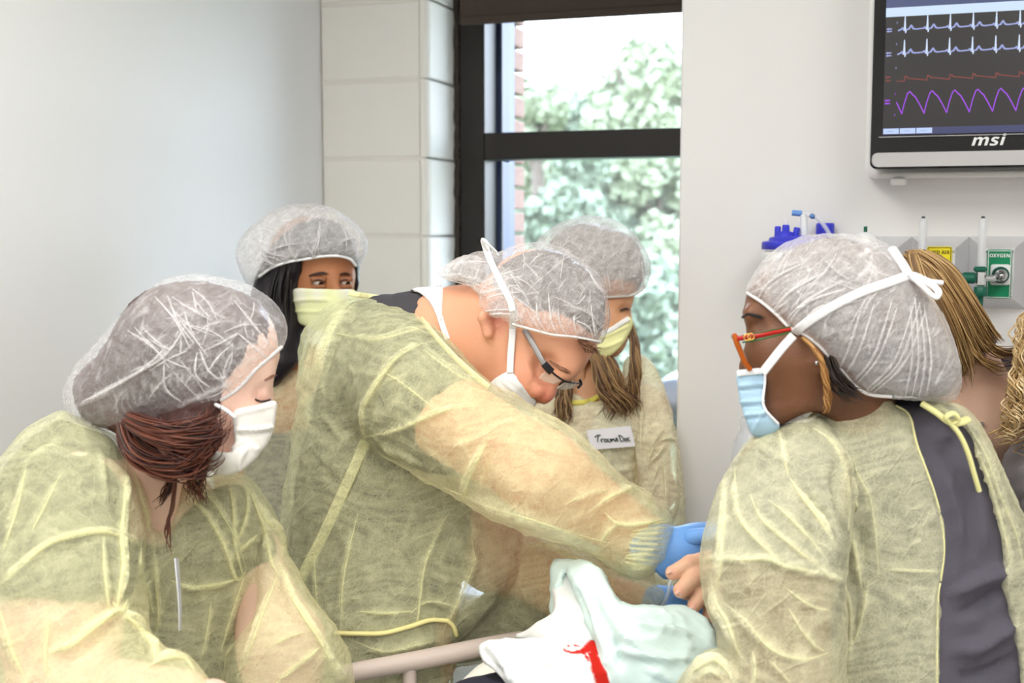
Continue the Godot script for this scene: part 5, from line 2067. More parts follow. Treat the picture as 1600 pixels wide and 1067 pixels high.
	var mr := Relief.new(300, 610, 450, 760)
	fold(mr, [368, 672, 400, 672, 430, 666], 3, 3.5, 0, 0.1)
	fold(mr, [368, 678, 400, 678, 428, 673], 3, -2.5, 0, 0.1)
	fold(mr, [362, 704, 380, 690, 392, 696, 405, 706], 4, 3.5, 0, 0.1)
	fold(mr, [385, 700, 375, 720, 376, 735], 4, 3, 0, 0.1)
	fold(mr, [366, 648, 400, 640, 430, 633], 2.5, 1.5, 0, 0.1)
	mk.tint = lin(234, 231, 223)
	mould(mk, mb, 0.003, mr)
	put("mask", mk, M.mask, t)
	var st := Acc.new()
	st.tint = lin(248, 248, 248)
	st.tube(path([334, 631, 1.525, 345, 636, 1.52, 356, 643, 1.518, 367, 652, 1.52]), 0.0026, 8, 1.2)
	put("ear_loop", st, M.white_band, t)
	st = Acc.new()
	st.tube(path([318, 696, 1.52, 319, 702, 1.518, 322, 708, 1.516]), 0.002, 8)
	put("ear_loop", st, M.white_band, t)
	var bd := Acc.new()
	bd.tint = lin(220, 222, 230)
	bd.sheet([path([274, 872, 1.50, 277, 905, 1.495, 280, 945, 1.495, 281, 985, 1.50], 3), path([279, 872, 1.53, 282, 905, 1.53, 284, 945, 1.53, 283, 985, 1.53], 3)], 0.0015, W(270, 930, 1.4) - W(280, 930, 1.5))
	put("badge", bd, M.white_band, t)
	legs(t, 215, 1240, 1.72, lin(80, 78, 82), 85, -0.5)

# ---------- the woman at the right, seen from behind ----------
func build_right_woman() -> void:
	var t := thing("person", "woman in red framed glasses and blue mask, her yellow gown open down the back", "person", W(1420, 1200, 1.62) * Vector3(1, 0, 1), "people round the bed")
	var g := RandomNumberGenerator.new()
	g.seed = 303
	var gown := Blob.new()
	gown.gk = 0.006
	gown.group(outline([1259, 644, 1303, 627, 1340, 621, 1386, 622, 1402, 640, 1421, 649, 1434, 696, 1460, 766, 1473, 819, 1476, 863, 1471, 900, 1467, 930, 1465, 1067, 1465, 1250, 1290, 1250, 1290, 800, 1262, 720, 1240, 670], 4), 0.012)
	gown.add(1375, 760, 1.62, 160, 1410, 1270, 1.62, 190, 0.05, 0.8)
	gown.add(1300, 720, 1.60, 90, 1380, 700, 1.62, 88, 0.05)
	gown.group(outline([1259, 646, 1290, 652, 1312, 690, 1327, 740, 1330, 790, 1326, 850, 1319, 906, 1322, 980, 1321, 1067, 1330, 1250, 1090, 1250, 1090, 1140, 1140, 1040, 1123, 1012, 1118, 985, 1110, 963, 1097, 915, 1093, 871, 1099, 819, 1114, 766, 1141, 723, 1171, 688, 1224, 663], 4), 0.024)
	gown.add(1240, 745, 1.555, 108, 1212, 890, 1.50, 122, 0.04)
	gown.add(1212, 890, 1.50, 122, 1225, 1120, 1.46, 116, 0.04)
	gown.group(outline([1060, 1072, 1072, 1052, 1092, 1034, 1102, 1018, 1118, 1012, 1140, 1022, 1170, 1050, 1190, 1120, 1180, 1250, 1040, 1250, 1050, 1110], 4), 0.016)
	gown.add(1225, 1120, 1.45, 100, 1110, 1080, 1.46, 66, 0.03)
	gown.add(1110, 1080, 1.46, 66, 1080, 1110, 1.47, 58, 0.03)
	gown.group(outline([1436, 626, 1470, 629, 1504, 638, 1539, 682, 1566, 740, 1602, 819, 1640, 900, 1660, 1250, 1602, 1250, 1596, 1060, 1588, 1000, 1574, 930, 1566, 906, 1573, 880, 1566, 828, 1549, 766, 1522, 690, 1504, 664, 1470, 648], 4), 0.008)
	gown.add(1440, 760, 1.63, 165, 1470, 1270, 1.62, 196, 0.05, 0.8)
	gown.add(1500, 760, 1.675, 90, 1590, 960, 1.66, 92, 0.05)
	gown.add(1440, 690, 1.62, 92, 1500, 720, 1.64, 86, 0.05)
	var r := Relief.new(1050, 610, 1640, 1090)
	fold(r, [1096, 870, 1120, 872, 1160, 874, 1200, 872, 1220, 882, 1260, 892, 1295, 898, 1318, 916], 5, 4.5, 0.3, 0.1)
	fold(r, [1148, 730, 1150, 780, 1160, 815, 1190, 850, 1225, 882], 5, 4.5, 0.28)
	fold(r, [1171, 770, 1190, 810, 1225, 840, 1260, 870, 1300, 898], 5, 4.5, 0.28)
	fold(r, [1200, 780, 1225, 800, 1255, 830, 1290, 870], 5, 3.5, 0.2)
	fold(r, [1233, 745, 1250, 770, 1280, 810, 1310, 860], 6, 5, 0.3)
	fold(r, [1247, 752, 1275, 785, 1300, 815, 1312, 838], 5, -9)
	fold(r, [1240, 810, 1265, 830, 1295, 860], 5, -6)
	fold(r, [1214, 660, 1225, 710, 1232, 745], 5, 3, 0.2)
	fold(r, [1270, 668, 1300, 690, 1320, 730, 1328, 790, 1325, 830], 9, 8, 0.25)
	fold(r, [1296, 720, 1308, 770, 1312, 810], 8, -7)
	fold(r, [1325, 815, 1335, 850, 1342, 890, 1347, 925], 6, 7, 0.28)
	fold(r, [1350, 800, 1345, 850, 1350, 900], 8, -6)
	fold(r, [1130, 710, 1132, 770, 1128, 840, 1124, 900, 1112, 935], 6, 4, 0.28)
	fold(r, [1110, 900, 1118, 940, 1135, 970, 1150, 1010, 1160, 1030], 8, 7, 0.26)
	fold(r, [1128, 940, 1160, 965, 1190, 1000, 1220, 1022, 1260, 1030, 1295, 1020], 6, 5, 0.26)
	fold(r, [1175, 1015, 1180, 1050, 1172, 1090], 5, 4, 0.2)
	fold(r, [1232, 950, 1250, 980, 1275, 1010, 1290, 1018], 5, 4, 0.24)
	fold(r, [1230, 920, 1265, 945, 1300, 955], 4, 3, 0.2)
	fold(r, [1200, 1030, 1225, 1055, 1240, 1075], 5, 4, 0.15)
	fold(r, [1380, 889, 1420, 891, 1468, 893], 3.5, 2.5, 0.22, 0.1)
	fold(r, [1332, 700, 1340, 740, 1360, 780, 1370, 850, 1372, 900], 5, 3, 0.14)
	fold(r, [1320, 910, 1330, 960, 1326, 1060], 7, 5, 0.2)
	fold(r, [1358, 905, 1350, 950, 1340, 990, 1325, 1020], 6, 5, 0.22)
	fold(r, [1380, 955, 1420, 970, 1445, 1000, 1464, 1020], 3, -3)
	fold(r, [1072, 1060, 1090, 1042, 1112, 1030, 1130, 1040, 1150, 1070], 6, 7, 0.3)
	fold(r, [1090, 1060, 1110, 1048, 1130, 1062], 5, 6, 0.25)
	fold(r, [1522, 690, 1545, 750, 1566, 820, 1580, 880], 5, 4, 0.25, 0.1)
	fold(r, [1510, 660, 1540, 710, 1562, 770, 1590, 840, 1600, 900], 7, 5, 0.15)
	fold(r, [1440, 634, 1470, 640, 1500, 655], 5, 3, 0.2)
	creases(r, g, 26, 1110, 700, 1300, 880, 0.8, 0.5, 20, 70, 2.6, 2.0, 0.12)
	creases(r, g, 22, 1130, 890, 1310, 1060, 0.5, 0.6, 20, 70, 2.6, 2.2, 0.14)
	creases(r, g, 26, 1340, 640, 1460, 880, 0.1, 0.5, 15, 50, 2.6, 1.4, 0.1)
	creases(r, g, 16, 1340, 880, 1460, 1060, 1.2, 0.6, 20, 60, 2.6, 1.6, 0.12)
	var a := Acc.new()
	a.tint = lin(255, 254, 236)
	mould(a, gown, 0.0052, r, 0.62, [[7.0, 0.004, 1.0, 0.06], [22.0, 0.0016, 1.0, 0.08]], K(1400, 1190, 1.5).y)
	pleats(a, gown, r, 0.0016, 0.62, 1.0, 0.21)
	put("gown", a, M.pale_gown, t)
	var b := Acc.new()
	b.tint = lin(250, 248, 226)
	b.tube(laid(gown, [1400, 634, 1421, 650, 1434, 698, 1459, 766, 1472, 819, 1475, 863, 1470, 905, 1466, 930, 1464, 1000, 1464, 1070], 0.001), 0.0016, 6)
	strip(b, laid(gown, [1262, 650, 1303, 632, 1340, 625, 1384, 626], 0.002), 0.008)
	put("seam_tape", b, M.gown_band, t)
	var sc := Blob.new()
	sc.group(outline([1300, 640, 1380, 626, 1440, 624, 1500, 642, 1530, 690, 1560, 760, 1600, 850, 1625, 950, 1630, 1250, 1150, 1250, 1150, 1000, 1160, 900, 1200, 760, 1250, 680], 4), 0.024)
	sc.add(1375, 770, 1.63, 150, 1410, 1270, 1.63, 176, 0.05, 0.8)
	sc.add(1450, 770, 1.64, 150, 1480, 1270, 1.63, 180, 0.05, 0.8)
	sc.add(1300, 725, 1.61, 80, 1480, 710, 1.64, 80, 0.05)
	sc.add(1490, 760, 1.69, 84, 1570, 940, 1.70, 84, 0.05)
	sc.group(outline([1110, 760, 1200, 690, 1300, 690, 1312, 800, 1312, 890, 1250, 892, 1170, 872, 1100, 872], 4), 0.012)
	sc.add(1240, 750, 1.56, 92, 1214, 890, 1.51, 104, 0.04)
	var sr := Relief.new(1400, 620, 1640, 1090)
	fold(sr, [1470, 935, 1500, 922, 1535, 905, 1572, 895, 1590, 920], 12, 10)
	fold(sr, [1480, 960, 1520, 950, 1560, 925, 1580, 940], 10, -8)
	fold(sr, [1475, 1010, 1520, 1015, 1560, 990, 1600, 960], 14, 11)
	fold(sr, [1480, 1050, 1530, 1055, 1600, 1020], 11, -8)
	fold(sr, [1450, 690, 1480, 760, 1495, 830, 1500, 900], 12, 7)
	fold(sr, [1480, 680, 1510, 740, 1530, 810, 1540, 880], 12, 7)
	fold(sr, [1510, 720, 1525, 790, 1530, 850], 8, -6)
	fold(sr, [1425, 640, 1470, 652, 1500, 668], 8, 5)
	var s := Acc.new()
	s.tint = lin(88, 84, 94)
	mould(s, sc, 0.0065, sr, 1.0, [[8.0, 0.005, 1.0, 0.0]], K(1400, 1190, 1.55).y)
	put("scrub_top", s, M.scrubs, t)
	var tie := Acc.new()
	tie.tint = lin(248, 246, 214)
	tie.tube(path([1440, 630, 1.515, 1462, 644, 1.508, 1484, 660, 1.506, 1500, 660, 1.512, 1512, 655, 1.52]), 0.004, 8, 1.5)
	tie.tube(path([1484, 660, 1.504, 1500, 680, 1.503, 1513, 709, 1.503, 1522, 740, 1.506, 1530, 767, 1.51]), 0.0032, 8, 1.5)
	tie.tube(path([1484, 662, 1.502, 1478, 652, 1.498, 1490, 646, 1.496, 1498, 656, 1.50, 1486, 662, 1.503]), 0.0028, 8, 1.4)
	put("neck_tie", tie, M.gown_band, t)
	var cl := Acc.new()
	cl.tint = lin(240, 240, 236)
	strip(cl, path([1256, 648, 1.53, 1266, 637, 1.52, 1280, 629, 1.515, 1296, 626, 1.515]), 0.012, 0.002)
	put("undershirt_collar", cl, M.scrubs, t)
	# body
	var hb := Blob.new()
	hb.group(outline([1168, 452, 1162, 474, 1159, 488, 1162, 500, 1165, 514, 1165, 532, 1160, 550, 1154, 568, 1152, 580, 1156, 592, 1157, 610, 1158, 640, 1166, 668, 1180, 678, 1215, 668, 1256, 647, 1290, 650, 1330, 690, 1390, 690, 1400, 560, 1360, 440, 1280, 390, 1200, 410], 4), 0.012)
	hb.add(1275, 480, 1.56, 94, 1320, 500, 1.565, 92, 0.03)
	hb.add(1222, 480, 1.56, 58, 1214, 550, 1.55, 50, 0.04)
	hb.add(1214, 560, 1.55, 52, 1212, 632, 1.545, 42, 0.03)
	hb.add(1240, 570, 1.53, 52, 1250, 616, 1.53, 40, 0.03)
	hb.add(1285, 570, 1.57, 70, 1345, 700, 1.63, 88, 0.04)
	hb.add(1168, 540, 1.54, 8, 1160, 570, 1.535, 12, 0.014)
	hb.add(1172, 492, 1.525, 14, 1166, 494, 1.555, 12, 0.02)
	hb.ball(1180, 522, 1.502, 13, -0.014)
	hb.ball(1184, 524, 1.518, 11, 0.006)
	hb.ball(1204, 556, 1.515, 22, 0.03)
	hb.add(1276, 548, 1.49, 5, 1284, 562, 1.489, 5, 0.006)
	hb.add(1270, 566, 1.49, 5, 1280, 576, 1.49, 6, 0.008)
	var body := Acc.new()
	body.tint = lin(118, 78, 54)
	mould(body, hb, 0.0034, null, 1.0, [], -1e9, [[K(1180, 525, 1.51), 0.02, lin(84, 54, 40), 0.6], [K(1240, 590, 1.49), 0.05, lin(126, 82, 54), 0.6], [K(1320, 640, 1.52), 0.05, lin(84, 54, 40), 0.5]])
	var ab := Blob.new()
	ab.add(1240, 752, 1.565, 82, 1214, 890, 1.51, 80, 0.03)
	ab.add(1214, 890, 1.51, 80, 1228, 1115, 1.47, 72, 0.03)
	ab.add(1228, 1115, 1.47, 70, 1095, 1102, 1.47, 42, 0.03)
	ab.add(1240, 752, 1.58, 76, 1345, 720, 1.65, 80, 0.04)
	ab.add(1345, 730, 1.65, 74, 1490, 800, 1.70, 50, 0.04)
	ab.add(1400, 760, 1.67, 110, 1430, 1180, 1.66, 140, 0.04, 0.7)
	ab.add(1490, 800, 1.70, 50, 1565, 980, 1.71, 46, 0.04)
	mould(body, ab, 0.009)
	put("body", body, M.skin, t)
	var gl := Acc.new()
	var gp := Blob.new()
	gp.add(1090, 1108, 1.47, 44, 1058, 1126, 1.47, 40, 0.02)
	for k in 4:
		gp.add(1056, 1098 + k * 15, 1.47, 11, 1034, 1112 + k * 15, 1.465, 9, 0.006)
	gp.add(1074, 1092, 1.45, 13, 1040, 1094, 1.44, 9, 0.008)
	mould(gl, gp, 0.006)
	put("glove", gl, M.nitrile, t)
	# hair
	var hr := Acc.new()
	hr.tint = lin(112, 92, 84)
	var hh := Blob.new()
	hh.group(outline([1186, 462, 1215, 410, 1280, 378, 1350, 384, 1410, 430, 1450, 480, 1480, 560, 1488, 615, 1400, 612, 1345, 596, 1310, 560, 1262, 520, 1225, 492], 4), 0.012)
	hh.add(1275, 470, 1.56, 100, 1330, 490, 1.565, 100, 0.03)
	hh.add(1330, 490, 1.565, 100, 1410, 550, 1.57, 92, 0.04)
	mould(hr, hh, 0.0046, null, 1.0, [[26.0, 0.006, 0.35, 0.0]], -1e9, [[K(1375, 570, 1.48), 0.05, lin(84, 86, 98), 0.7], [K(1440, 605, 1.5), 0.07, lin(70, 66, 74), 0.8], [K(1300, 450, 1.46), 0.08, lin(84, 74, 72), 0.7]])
	var tan_ := [lin(168, 120, 62), lin(146, 98, 50), lin(188, 140, 78)]
	locks(hr, g, path([1254, 528, 1.482, 1272, 546, 1.474, 1284, 566, 1.472, 1291, 600, 1.474, 1293, 626, 1.478, 1290, 648, 1.48]), 26, Vector3(0.0035, 0.003, 0.004), 0.0014, tan_, 0.003, 4.0)
	locks(hr, g, path([1294, 560, 1.485, 1306, 590, 1.485, 1324, 612, 1.49, 1345, 622, 1.50]), 40, Vector3(0.014, 0.01, 0.01), 0.0018, [lin(34, 24, 20), lin(46, 32, 26)], 0.003)
	locks(hr, g, path([1160, 496, 1.53, 1170, 491, 1.515, 1184, 494, 1.508, 1196, 500, 1.505]), 26, Vector3(0.002, 0.002, 0.003), 0.0008, [lin(26, 18, 16)], 0.0006)
	put("hair", hr, M.hair, t)
	# cap
	var cp := Blob.new()
	cp.group(outline([1166, 458, 1181, 424, 1205, 397, 1239, 375, 1279, 366, 1320, 364, 1360, 371, 1394, 386, 1421, 420, 1441, 451, 1468, 485, 1488, 529, 1500, 576, 1502, 618, 1488, 629, 1441, 625, 1394, 622, 1357, 618, 1333, 603, 1316, 583, 1299, 569, 1286, 549, 1259, 526, 1232, 512, 1212, 492, 1188, 472], 4), 0.014)
	cp.add(1270, 470, 1.555, 112, 1335, 490, 1.56, 114, 0.03)
	cp.add(1335, 490, 1.56, 114, 1410, 550, 1.565, 108, 0.04)
	var cr := Relief.new(1150, 350, 1520, 650)
	for k in 22:      # long gathers that run back from the brow
		fold(cr, [1172 + k * 5.4, 462 + k * 3.0, 1200 + k * 5.5 + g.randf_range(-6, 6), 430 + k * 3.4, 1250 + k * 6.0, 395 + k * 4.4 + g.randf_range(-5, 5)], 2.4, 2.4, 0.34, 0.5)
	for k in 16:
		fold(cr, [1300 + k * 5, 572 + k * 3.2, 1310 + k * 8, 540 + k * 2.0, 1330 + k * 9, 480 + g.randf_range(-8, 8)], 2.6, 2.2, 0.24, 0.5)
	for k in 9:
		fold(cr, [1370 + k * 11, 620, 1385 + k * 10, 560, 1395 + k * 7, 470 + g.randf_range(-10, 20)], 3.0, 2.6, 0.2, 0.5)
	creases(cr, g, 40, 1200, 390, 1380, 500, 2.4, 0.4, 30, 90, 2.3, 2.2, 0.3)
	creases(cr, g, 18, 1260, 400, 1380, 480, 0.5, 0.4, 25, 70, 2.2, 2.0, 0.26)
	fold(cr, [1340, 375, 1360, 400, 1370, 440, 1374, 470], 4, 3, 0.35)
	fold(cr, [1180, 450, 1205, 425, 1230, 405], 4, 3, 0.35)
	var c := Acc.new()
	mould(c, cp, 0.0032, cr, 0.78, [[20.0, 0.0022, 0.6, 0.12]])
	pleats(c, cp, cr, 0.0007, 1.0, 0.40)
	put("cap", c, M.cap, t)
	var hm := Acc.new()
	hm.tint = lin(244, 240, 238)
	hm.tube(laid(cp, [1168, 458, 1190, 472, 1213, 491, 1233, 511, 1260, 525, 1287, 548, 1300, 567, 1317, 581, 1334, 601, 1358, 616, 1394, 620], 0.001), 0.0022, 6)
	put("cap_hem", hm, M.white_band, t)
	# mask
	var mk := Acc.new()
	var mb := Blob.new()
	mb.group(outline([1151, 580, 1175, 577, 1196, 575, 1196, 596, 1193, 627, 1197, 640, 1205, 650, 1219, 664, 1206, 680, 1178, 682, 1165, 656, 1157, 630, 1153, 607], 3), 0.004)
	mb.add(1210, 555, 1.55, 60, 1208, 632, 1.545, 56, 0.03)
	mb.add(1166, 560, 1.53, 24, 1176, 650, 1.53, 26, 0.03)
	var mr := Relief.new(1140, 560, 1230, 690)
	for q in [602, 628, 648]:
		fold(mr, [1152, q + 2, 1175, q, 1198, q - 2], 2.6, 2.4, 0, 0.1)
		fold(mr, [1152, q + 7, 1175, q + 5, 1198, q + 3], 2.6, -2.4, 0, 0.1)
	fold(mr, [1196, 640, 1185, 655, 1176, 680], 3, 3, 0, 0.1)
	mk.tint = lin(176, 208, 230)
	mould(mk, mb, 0.0028, mr)
	put("mask", mk, M.mask, t)
	var me := Acc.new()
	me.tint = lin(244, 246, 250)
	strip(me, laid(mb, [1152, 584, 1164, 582, 1175, 581, 1195, 579], 0.0015), 0.008, 0.001)
	me.tube(laid(mb, [1195, 578, 1195, 598, 1192, 626, 1196, 640, 1204, 650, 1216, 662], 0.001), 0.0018, 6)
	put("mask_binding", me, M.white_band, t)
	var st := Acc.new()
	st.tint = lin(252, 251, 252)
	strip(st, path([1192, 582, 1.468, 1206, 564, 1.462, 1222, 544, 1.458, 1240, 524, 1.452]), 0.0105)
	strip(st, laid(cp, [1238, 525, 1252, 511, 1275, 495, 1310, 474, 1350, 455, 1390, 441, 1421, 430], 0.004), 0.0115)
	st.tube(path([1421, 430, 1.475, 1440, 437, 1.47, 1456, 440, 1.468, 1473, 442, 1.468]), [0.0045, 0.005, 0.006, 0.006, 0.006, 0.006, 0.005, 0.005, 0.0045, 0.004, 0.0035, 0.003, 0.003, 0.003, 0.003, 0.003, 0.003, 0.003, 0.003], 8, 1.0)
	st.tube(path([1421, 430, 1.474, 1440, 446, 1.465, 1455, 460, 1.46, 1463, 464, 1.46, 1466, 455, 1.462, 1450, 442, 1.466, 1428, 432, 1.474]), 0.0030, 8, 1.5)
	st.tube(path([1421, 431, 1.474, 1411, 414, 1.478, 1400, 398, 1.485, 1395, 390, 1.49]), 0.0055, 8, 1.5)
	put("mask_ties", st, M.white_band, t)
	# glasses and ear stud
	var gs := Node3D.new()
	gs.name = "glasses"
	gs.position = W(1190, 530, 1.49) - t.position
	t.add_child(gs)
	var te := Acc.new()
	strip(te, path([1152, 529, 1.487, 1180, 525, 1.478, 1210, 519, 1.472, 1236, 514, 1.470]), 0.0062, 0.002)
	put("temple", te, M.frame_red, gs)
	var tg := Acc.new()
	tg.tube(path([1160, 524, 1.486, 1185, 520, 1.476, 1210, 515, 1.471, 1236, 510, 1.469]), 0.0009, 6)
	tg.tube(path([1160, 535, 1.485, 1185, 531, 1.475, 1210, 525, 1.470, 1236, 519, 1.468]), 0.0011, 6)
	put("temple_edge", tg, M.frame_green, gs)
	var rm := Acc.new()
	rm.tube(path([1148, 524, 1.49, 1151, 535, 1.49, 1158, 552, 1.492, 1164, 566, 1.495, 1172, 577, 1.50]), 0.0034, 10, 1.2)
	rm.tube(path([1148, 524, 1.49, 1146, 525, 1.52, 1146, 527, 1.56]), 0.003, 8)
	put("rim", rm, M.frame_amber, gs)
	var em := Acc.new()
	for q in [[1167.5, 527.0], [1173.5, 526.0]]:
		var ring := []
		for k in 17:
			ring.append(W(q[0] + cos(TAU * k / 16) * 5.0, q[1] + sin(TAU * k / 16) * 5.0, 1.474))
		em.tube(ring, 0.0009, 6)
	put("gold_rings", em, M.gold, gs)
	var ln := Acc.new()
	ln.sheet([path([1153, 532, 1.494, 1160, 549, 1.496, 1168, 568, 1.50], 3), path([1152, 533, 1.53, 1157, 550, 1.53, 1162, 568, 1.53], 3)], 0.0015, W(1150, 550, 1.4) - W(1160, 550, 1.5))
	put("lens", ln, M.lens_glass, gs)
	var stud := Acc.new()
	stud.lathe([Vector2(0, 0.0025), Vector2(0.002, 0.002), Vector2(0.0026, 0), Vector2(0.002, -0.002), Vector2(0, -0.0025)], Transform3D(Basis.IDENTITY, W(1276, 567, 1.482)), 12)
	put("ear_stud", stud, M.chrome, t)
	legs(t, 1425, 1240, 1.65, lin(70, 67, 75), 85, 0.5)

# ---------- the woman at the back left ----------
func build_back_woman() -> void:
	var t := thing("person", "dark-haired woman against the block wall behind, only cap, eyes and pale yellow mask showing", "person", W(500, 1000, 2.56) * Vector3(1, 0, 1), "people round the bed")
	var g := RandomNumberGenerator.new()
	g.seed = 404
	var hb := Blob.new()
	hb.group(outline([440, 350, 500, 335, 545, 360, 556, 405, 556, 440, 550, 470, 540, 505, 515, 520, 490, 512, 470, 490, 450, 520, 450, 620, 400, 620, 400, 450], 4), 0.012)
	hb.add(480, 400, 2.56, 62, 500, 400, 2.55, 60, 0.03)
	hb.add(510, 420, 2.53, 46, 510, 440, 2.53, 45, 0.03)
	hb.add(510, 440, 2.53, 46, 515, 490, 2.525, 30, 0.03)
	hb.add(480, 460, 2.56, 40, 470, 580, 2.58, 46, 0.03)
	hb.add(522, 432, 2.475, 6, 526, 466, 2.462, 9, 0.014)
	var e1 := hb.hit(497, 441)
	var e2 := hb.hit(540, 441)
	hb.ball(497, 441, e1 - 0.002, 9, -0.012)
	hb.ball(540, 441, e2 - 0.002, 8, -0.012)
	var body := Acc.new()
	body.tint = lin(176, 116, 78)
	mould(body, hb, 0.0036, null, 1.0, [], -1e9, [[K(497, 441, 2.47), 0.022, lin(122, 78, 54), 0.55], [K(540, 441, 2.47), 0.02, lin(122, 78, 54), 0.55], [K(510, 412, 2.48), 0.04, lin(190, 124, 80), 0.6]])
	var ab := Blob.new()
	ab.add(470, 580, 2.58, 46, 470, 640, 2.6, 70, 0.04)
	ab.add(390, 650, 2.6, 62, 560, 650, 2.6, 62, 0.05)
	ab.add(475, 660, 2.6, 90, 480, 1050, 2.6, 110, 0.05, 0.7)
	ab.add(385, 660, 2.6, 46, 370, 830, 2.6, 38, 0.03)
	ab.add(370, 830, 2.6, 38, 430, 930, 2.5, 28, 0.03)
	ab.add(565, 660, 2.6, 46, 590, 830, 2.6, 38, 0.03)
	ab.add(590, 830, 2.6, 38, 540, 930, 2.5, 28, 0.03)
	mould(body, ab, 0.014)
	put("body", body, M.skin, t)
	var gw := Blob.new()
	gw.add(390, 640, 2.6, 68, 565, 640, 2.6, 68, 0.05)
	gw.add(475, 660, 2.6, 112, 480, 1150, 2.6, 140, 0.05, 0.75)
	gw.add(385, 660, 2.6, 62, 368, 830, 2.59, 56, 0.03)
	gw.add(368, 830, 2.59, 56, 430, 930, 2.5, 44, 0.03)
	gw.add(567, 660, 2.6, 62, 592, 830, 2.59, 56, 0.03)
	gw.add(592, 830, 2.59, 56, 540, 930, 2.5, 44, 0.03)
	var ga := Acc.new()
	mould(ga, gw, 0.012, null, 0.5, [[8.0, 0.006, 1.0, 0.1]])
	put("gown", ga, M.gown, t)
	var sc := Blob.new()
	sc.add(400, 645, 2.6, 58, 555, 645, 2.6, 58, 0.05)
	sc.add(475, 660, 2.6, 100, 480, 1120, 2.6, 120, 0.05, 0.75)
	var sa := Acc.new()
	sa.tint = lin(84, 82, 88)
	mould(sa, sc, 0.014)
	put("scrub_top", sa, M.scrubs, t)
	var ey := Acc.new()
	eyeball(ey, W(498, 441, e1 + 0.007), 0.0118, eye.basis * Vector3(0.85, -0.55, 1.0), lin(34, 22, 18))
	put("eye", ey, M.eye_white, t)
	ey = Acc.new()
	eyeball(ey, W(540, 441, e2 + 0.007), 0.0112, eye.basis * Vector3(0.85, -0.55, 1.0), lin(34, 22, 18))
	put("eye", ey, M.eye_white, t)
	for q in [[498.0, e1 + 0.007, 1.0], [540.0, e2 + 0.007, 0.95]]:
		var lid := Acc.new()
		lid.tint = lin(150, 96, 64)
		var lb := Blob.new()
		lb.add(q[0] - 9 * q[2], 436.2, q[1] - 0.009, 4.5, q[0] + 8 * q[2], 436.0, q[1] - 0.009, 4.3, 0.004)
		lb.add(q[0] - 8 * q[2], 447.8, q[1] - 0.008, 3.4, q[0] + 8 * q[2], 447.4, q[1] - 0.008, 3.4, 0.004)
		mould(lid, lb, 0.002)
		put("eyelid", lid, M.skin, t)
	var hr := Acc.new()
	hr.tint = lin(24, 21, 23)
	var hh := Blob.new()
	hh.group(outline([398, 440, 430, 380, 480, 345, 530, 350, 558, 395, 559, 450, 553, 452, 551, 412, 530, 402, 500, 400, 474, 404, 470, 425, 466, 452, 468, 480, 478, 520, 470, 560, 400, 620, 384, 520], 4), 0.008)
	hh.add(470, 400, 2.55, 70, 505, 398, 2.54, 64, 0.03)
	hh.add(435, 430, 2.53, 40, 430, 560, 2.54, 56, 0.03)
	hh.add(556, 410, 2.53, 10, 557, 450, 2.53, 8, 0.01)
	mould(hr, hh, 0.0055, null, 1.0, [[30.0, 0.003, 0.3, 0.0]])
	var ink := [lin(22, 19, 20), lin(32, 28, 30), lin(16, 14, 15)]
	locks(hr, g, path([450, 405, 2.47, 440, 440, 2.47, 434, 490, 2.475, 434, 560, 2.48]), 50, Vector3(0.034, 0.01, 0.02), 0.003, ink, 0.003)
	locks(hr, g, laid(hb, [483, 431, 494, 428, 505, 427, 514, 429], 0.0), 36, Vector3(0.003, 0.003, 0.0006), 0.0006, [lin(70, 46, 32), lin(54, 36, 26)], 0.0006)
	locks(hr, g, laid(hb, [531, 429, 540, 427, 549, 431], 0.0), 30, Vector3(0.003, 0.003, 0.0006), 0.0006, [lin(70, 46, 32), lin(54, 36, 26)], 0.0006)
	locks(hr, g, path([488, 440, e1 - 0.004, 497, 437, e1 - 0.007, 508, 440, e1 - 0.004]), 16, Vector3(0.001, 0.0012, 0.001), 0.0009, ink, 0.0004)
	locks(hr, g, path([532, 440, e2 - 0.004, 540, 437, e2 - 0.007, 549, 440, e2 - 0.003]), 16, Vector3(0.001, 0.0012, 0.001), 0.0009, ink, 0.0004)
	put("hair", hr, M.hair, t)
	var cp := Blob.new()
	cp.group(outline([370, 394, 381, 368, 404, 347, 438, 326, 474, 320, 505, 322, 532, 334, 555, 352, 571, 372, 572, 394, 563, 411, 557, 417, 547, 406, 528, 401, 500, 402, 483, 405, 451, 410, 425, 418, 405, 433, 394, 446, 382, 436, 374, 416], 4), 0.014)
	cp.add(450, 395, 2.54, 80, 505, 385, 2.53, 72, 0.04)
	cp.add(410, 405, 2.54, 46, 530, 392, 2.52, 50, 0.04)
	var cr := Relief.new(360, 310, 585, 460)
	creases(cr, g, 26, 400, 340, 550, 400, 1.3, 0.5, 15, 40, 2.2, 4.0, 0.42)
	creases(cr, g, 16, 390, 350, 470, 420, 0.6, 0.4, 15, 45, 2.2, 4.0, 0.4)
	for q in [[400, 380, 420, 395, 450, 402], [432, 372, 430, 392, 428, 410], [448, 350, 446, 374, 462, 398], [500, 345, 498, 375, 490, 402], [508, 350, 515, 380, 512, 400], [530, 372, 535, 385, 532, 400], [405, 400, 440, 385, 480, 378], [530, 380, 550, 372, 556, 378], [462, 370, 470, 390, 468, 405]]:
		fold(cr, q, 3.4, 4.5, 0.5, 0.3)
	var c := Acc.new()
	mould(c, cp, 0.004, cr, 1.0, [[20.0, 0.003, 0.8, 0.15]])
	pleats(c, cp, cr, 0.0007, 1.0, 0.40)
	put("cap", c, M.cap, t)
	var hm := Acc.new()
	hm.tint = lin(250, 250, 250)
	hm.tube(laid(cp, [405, 432, 425, 418, 451, 409, 483, 404, 500, 401, 528, 400, 547, 405, 556, 415], 0.001), 0.003, 6)
	put("cap_hem", hm, M.white_band, t)
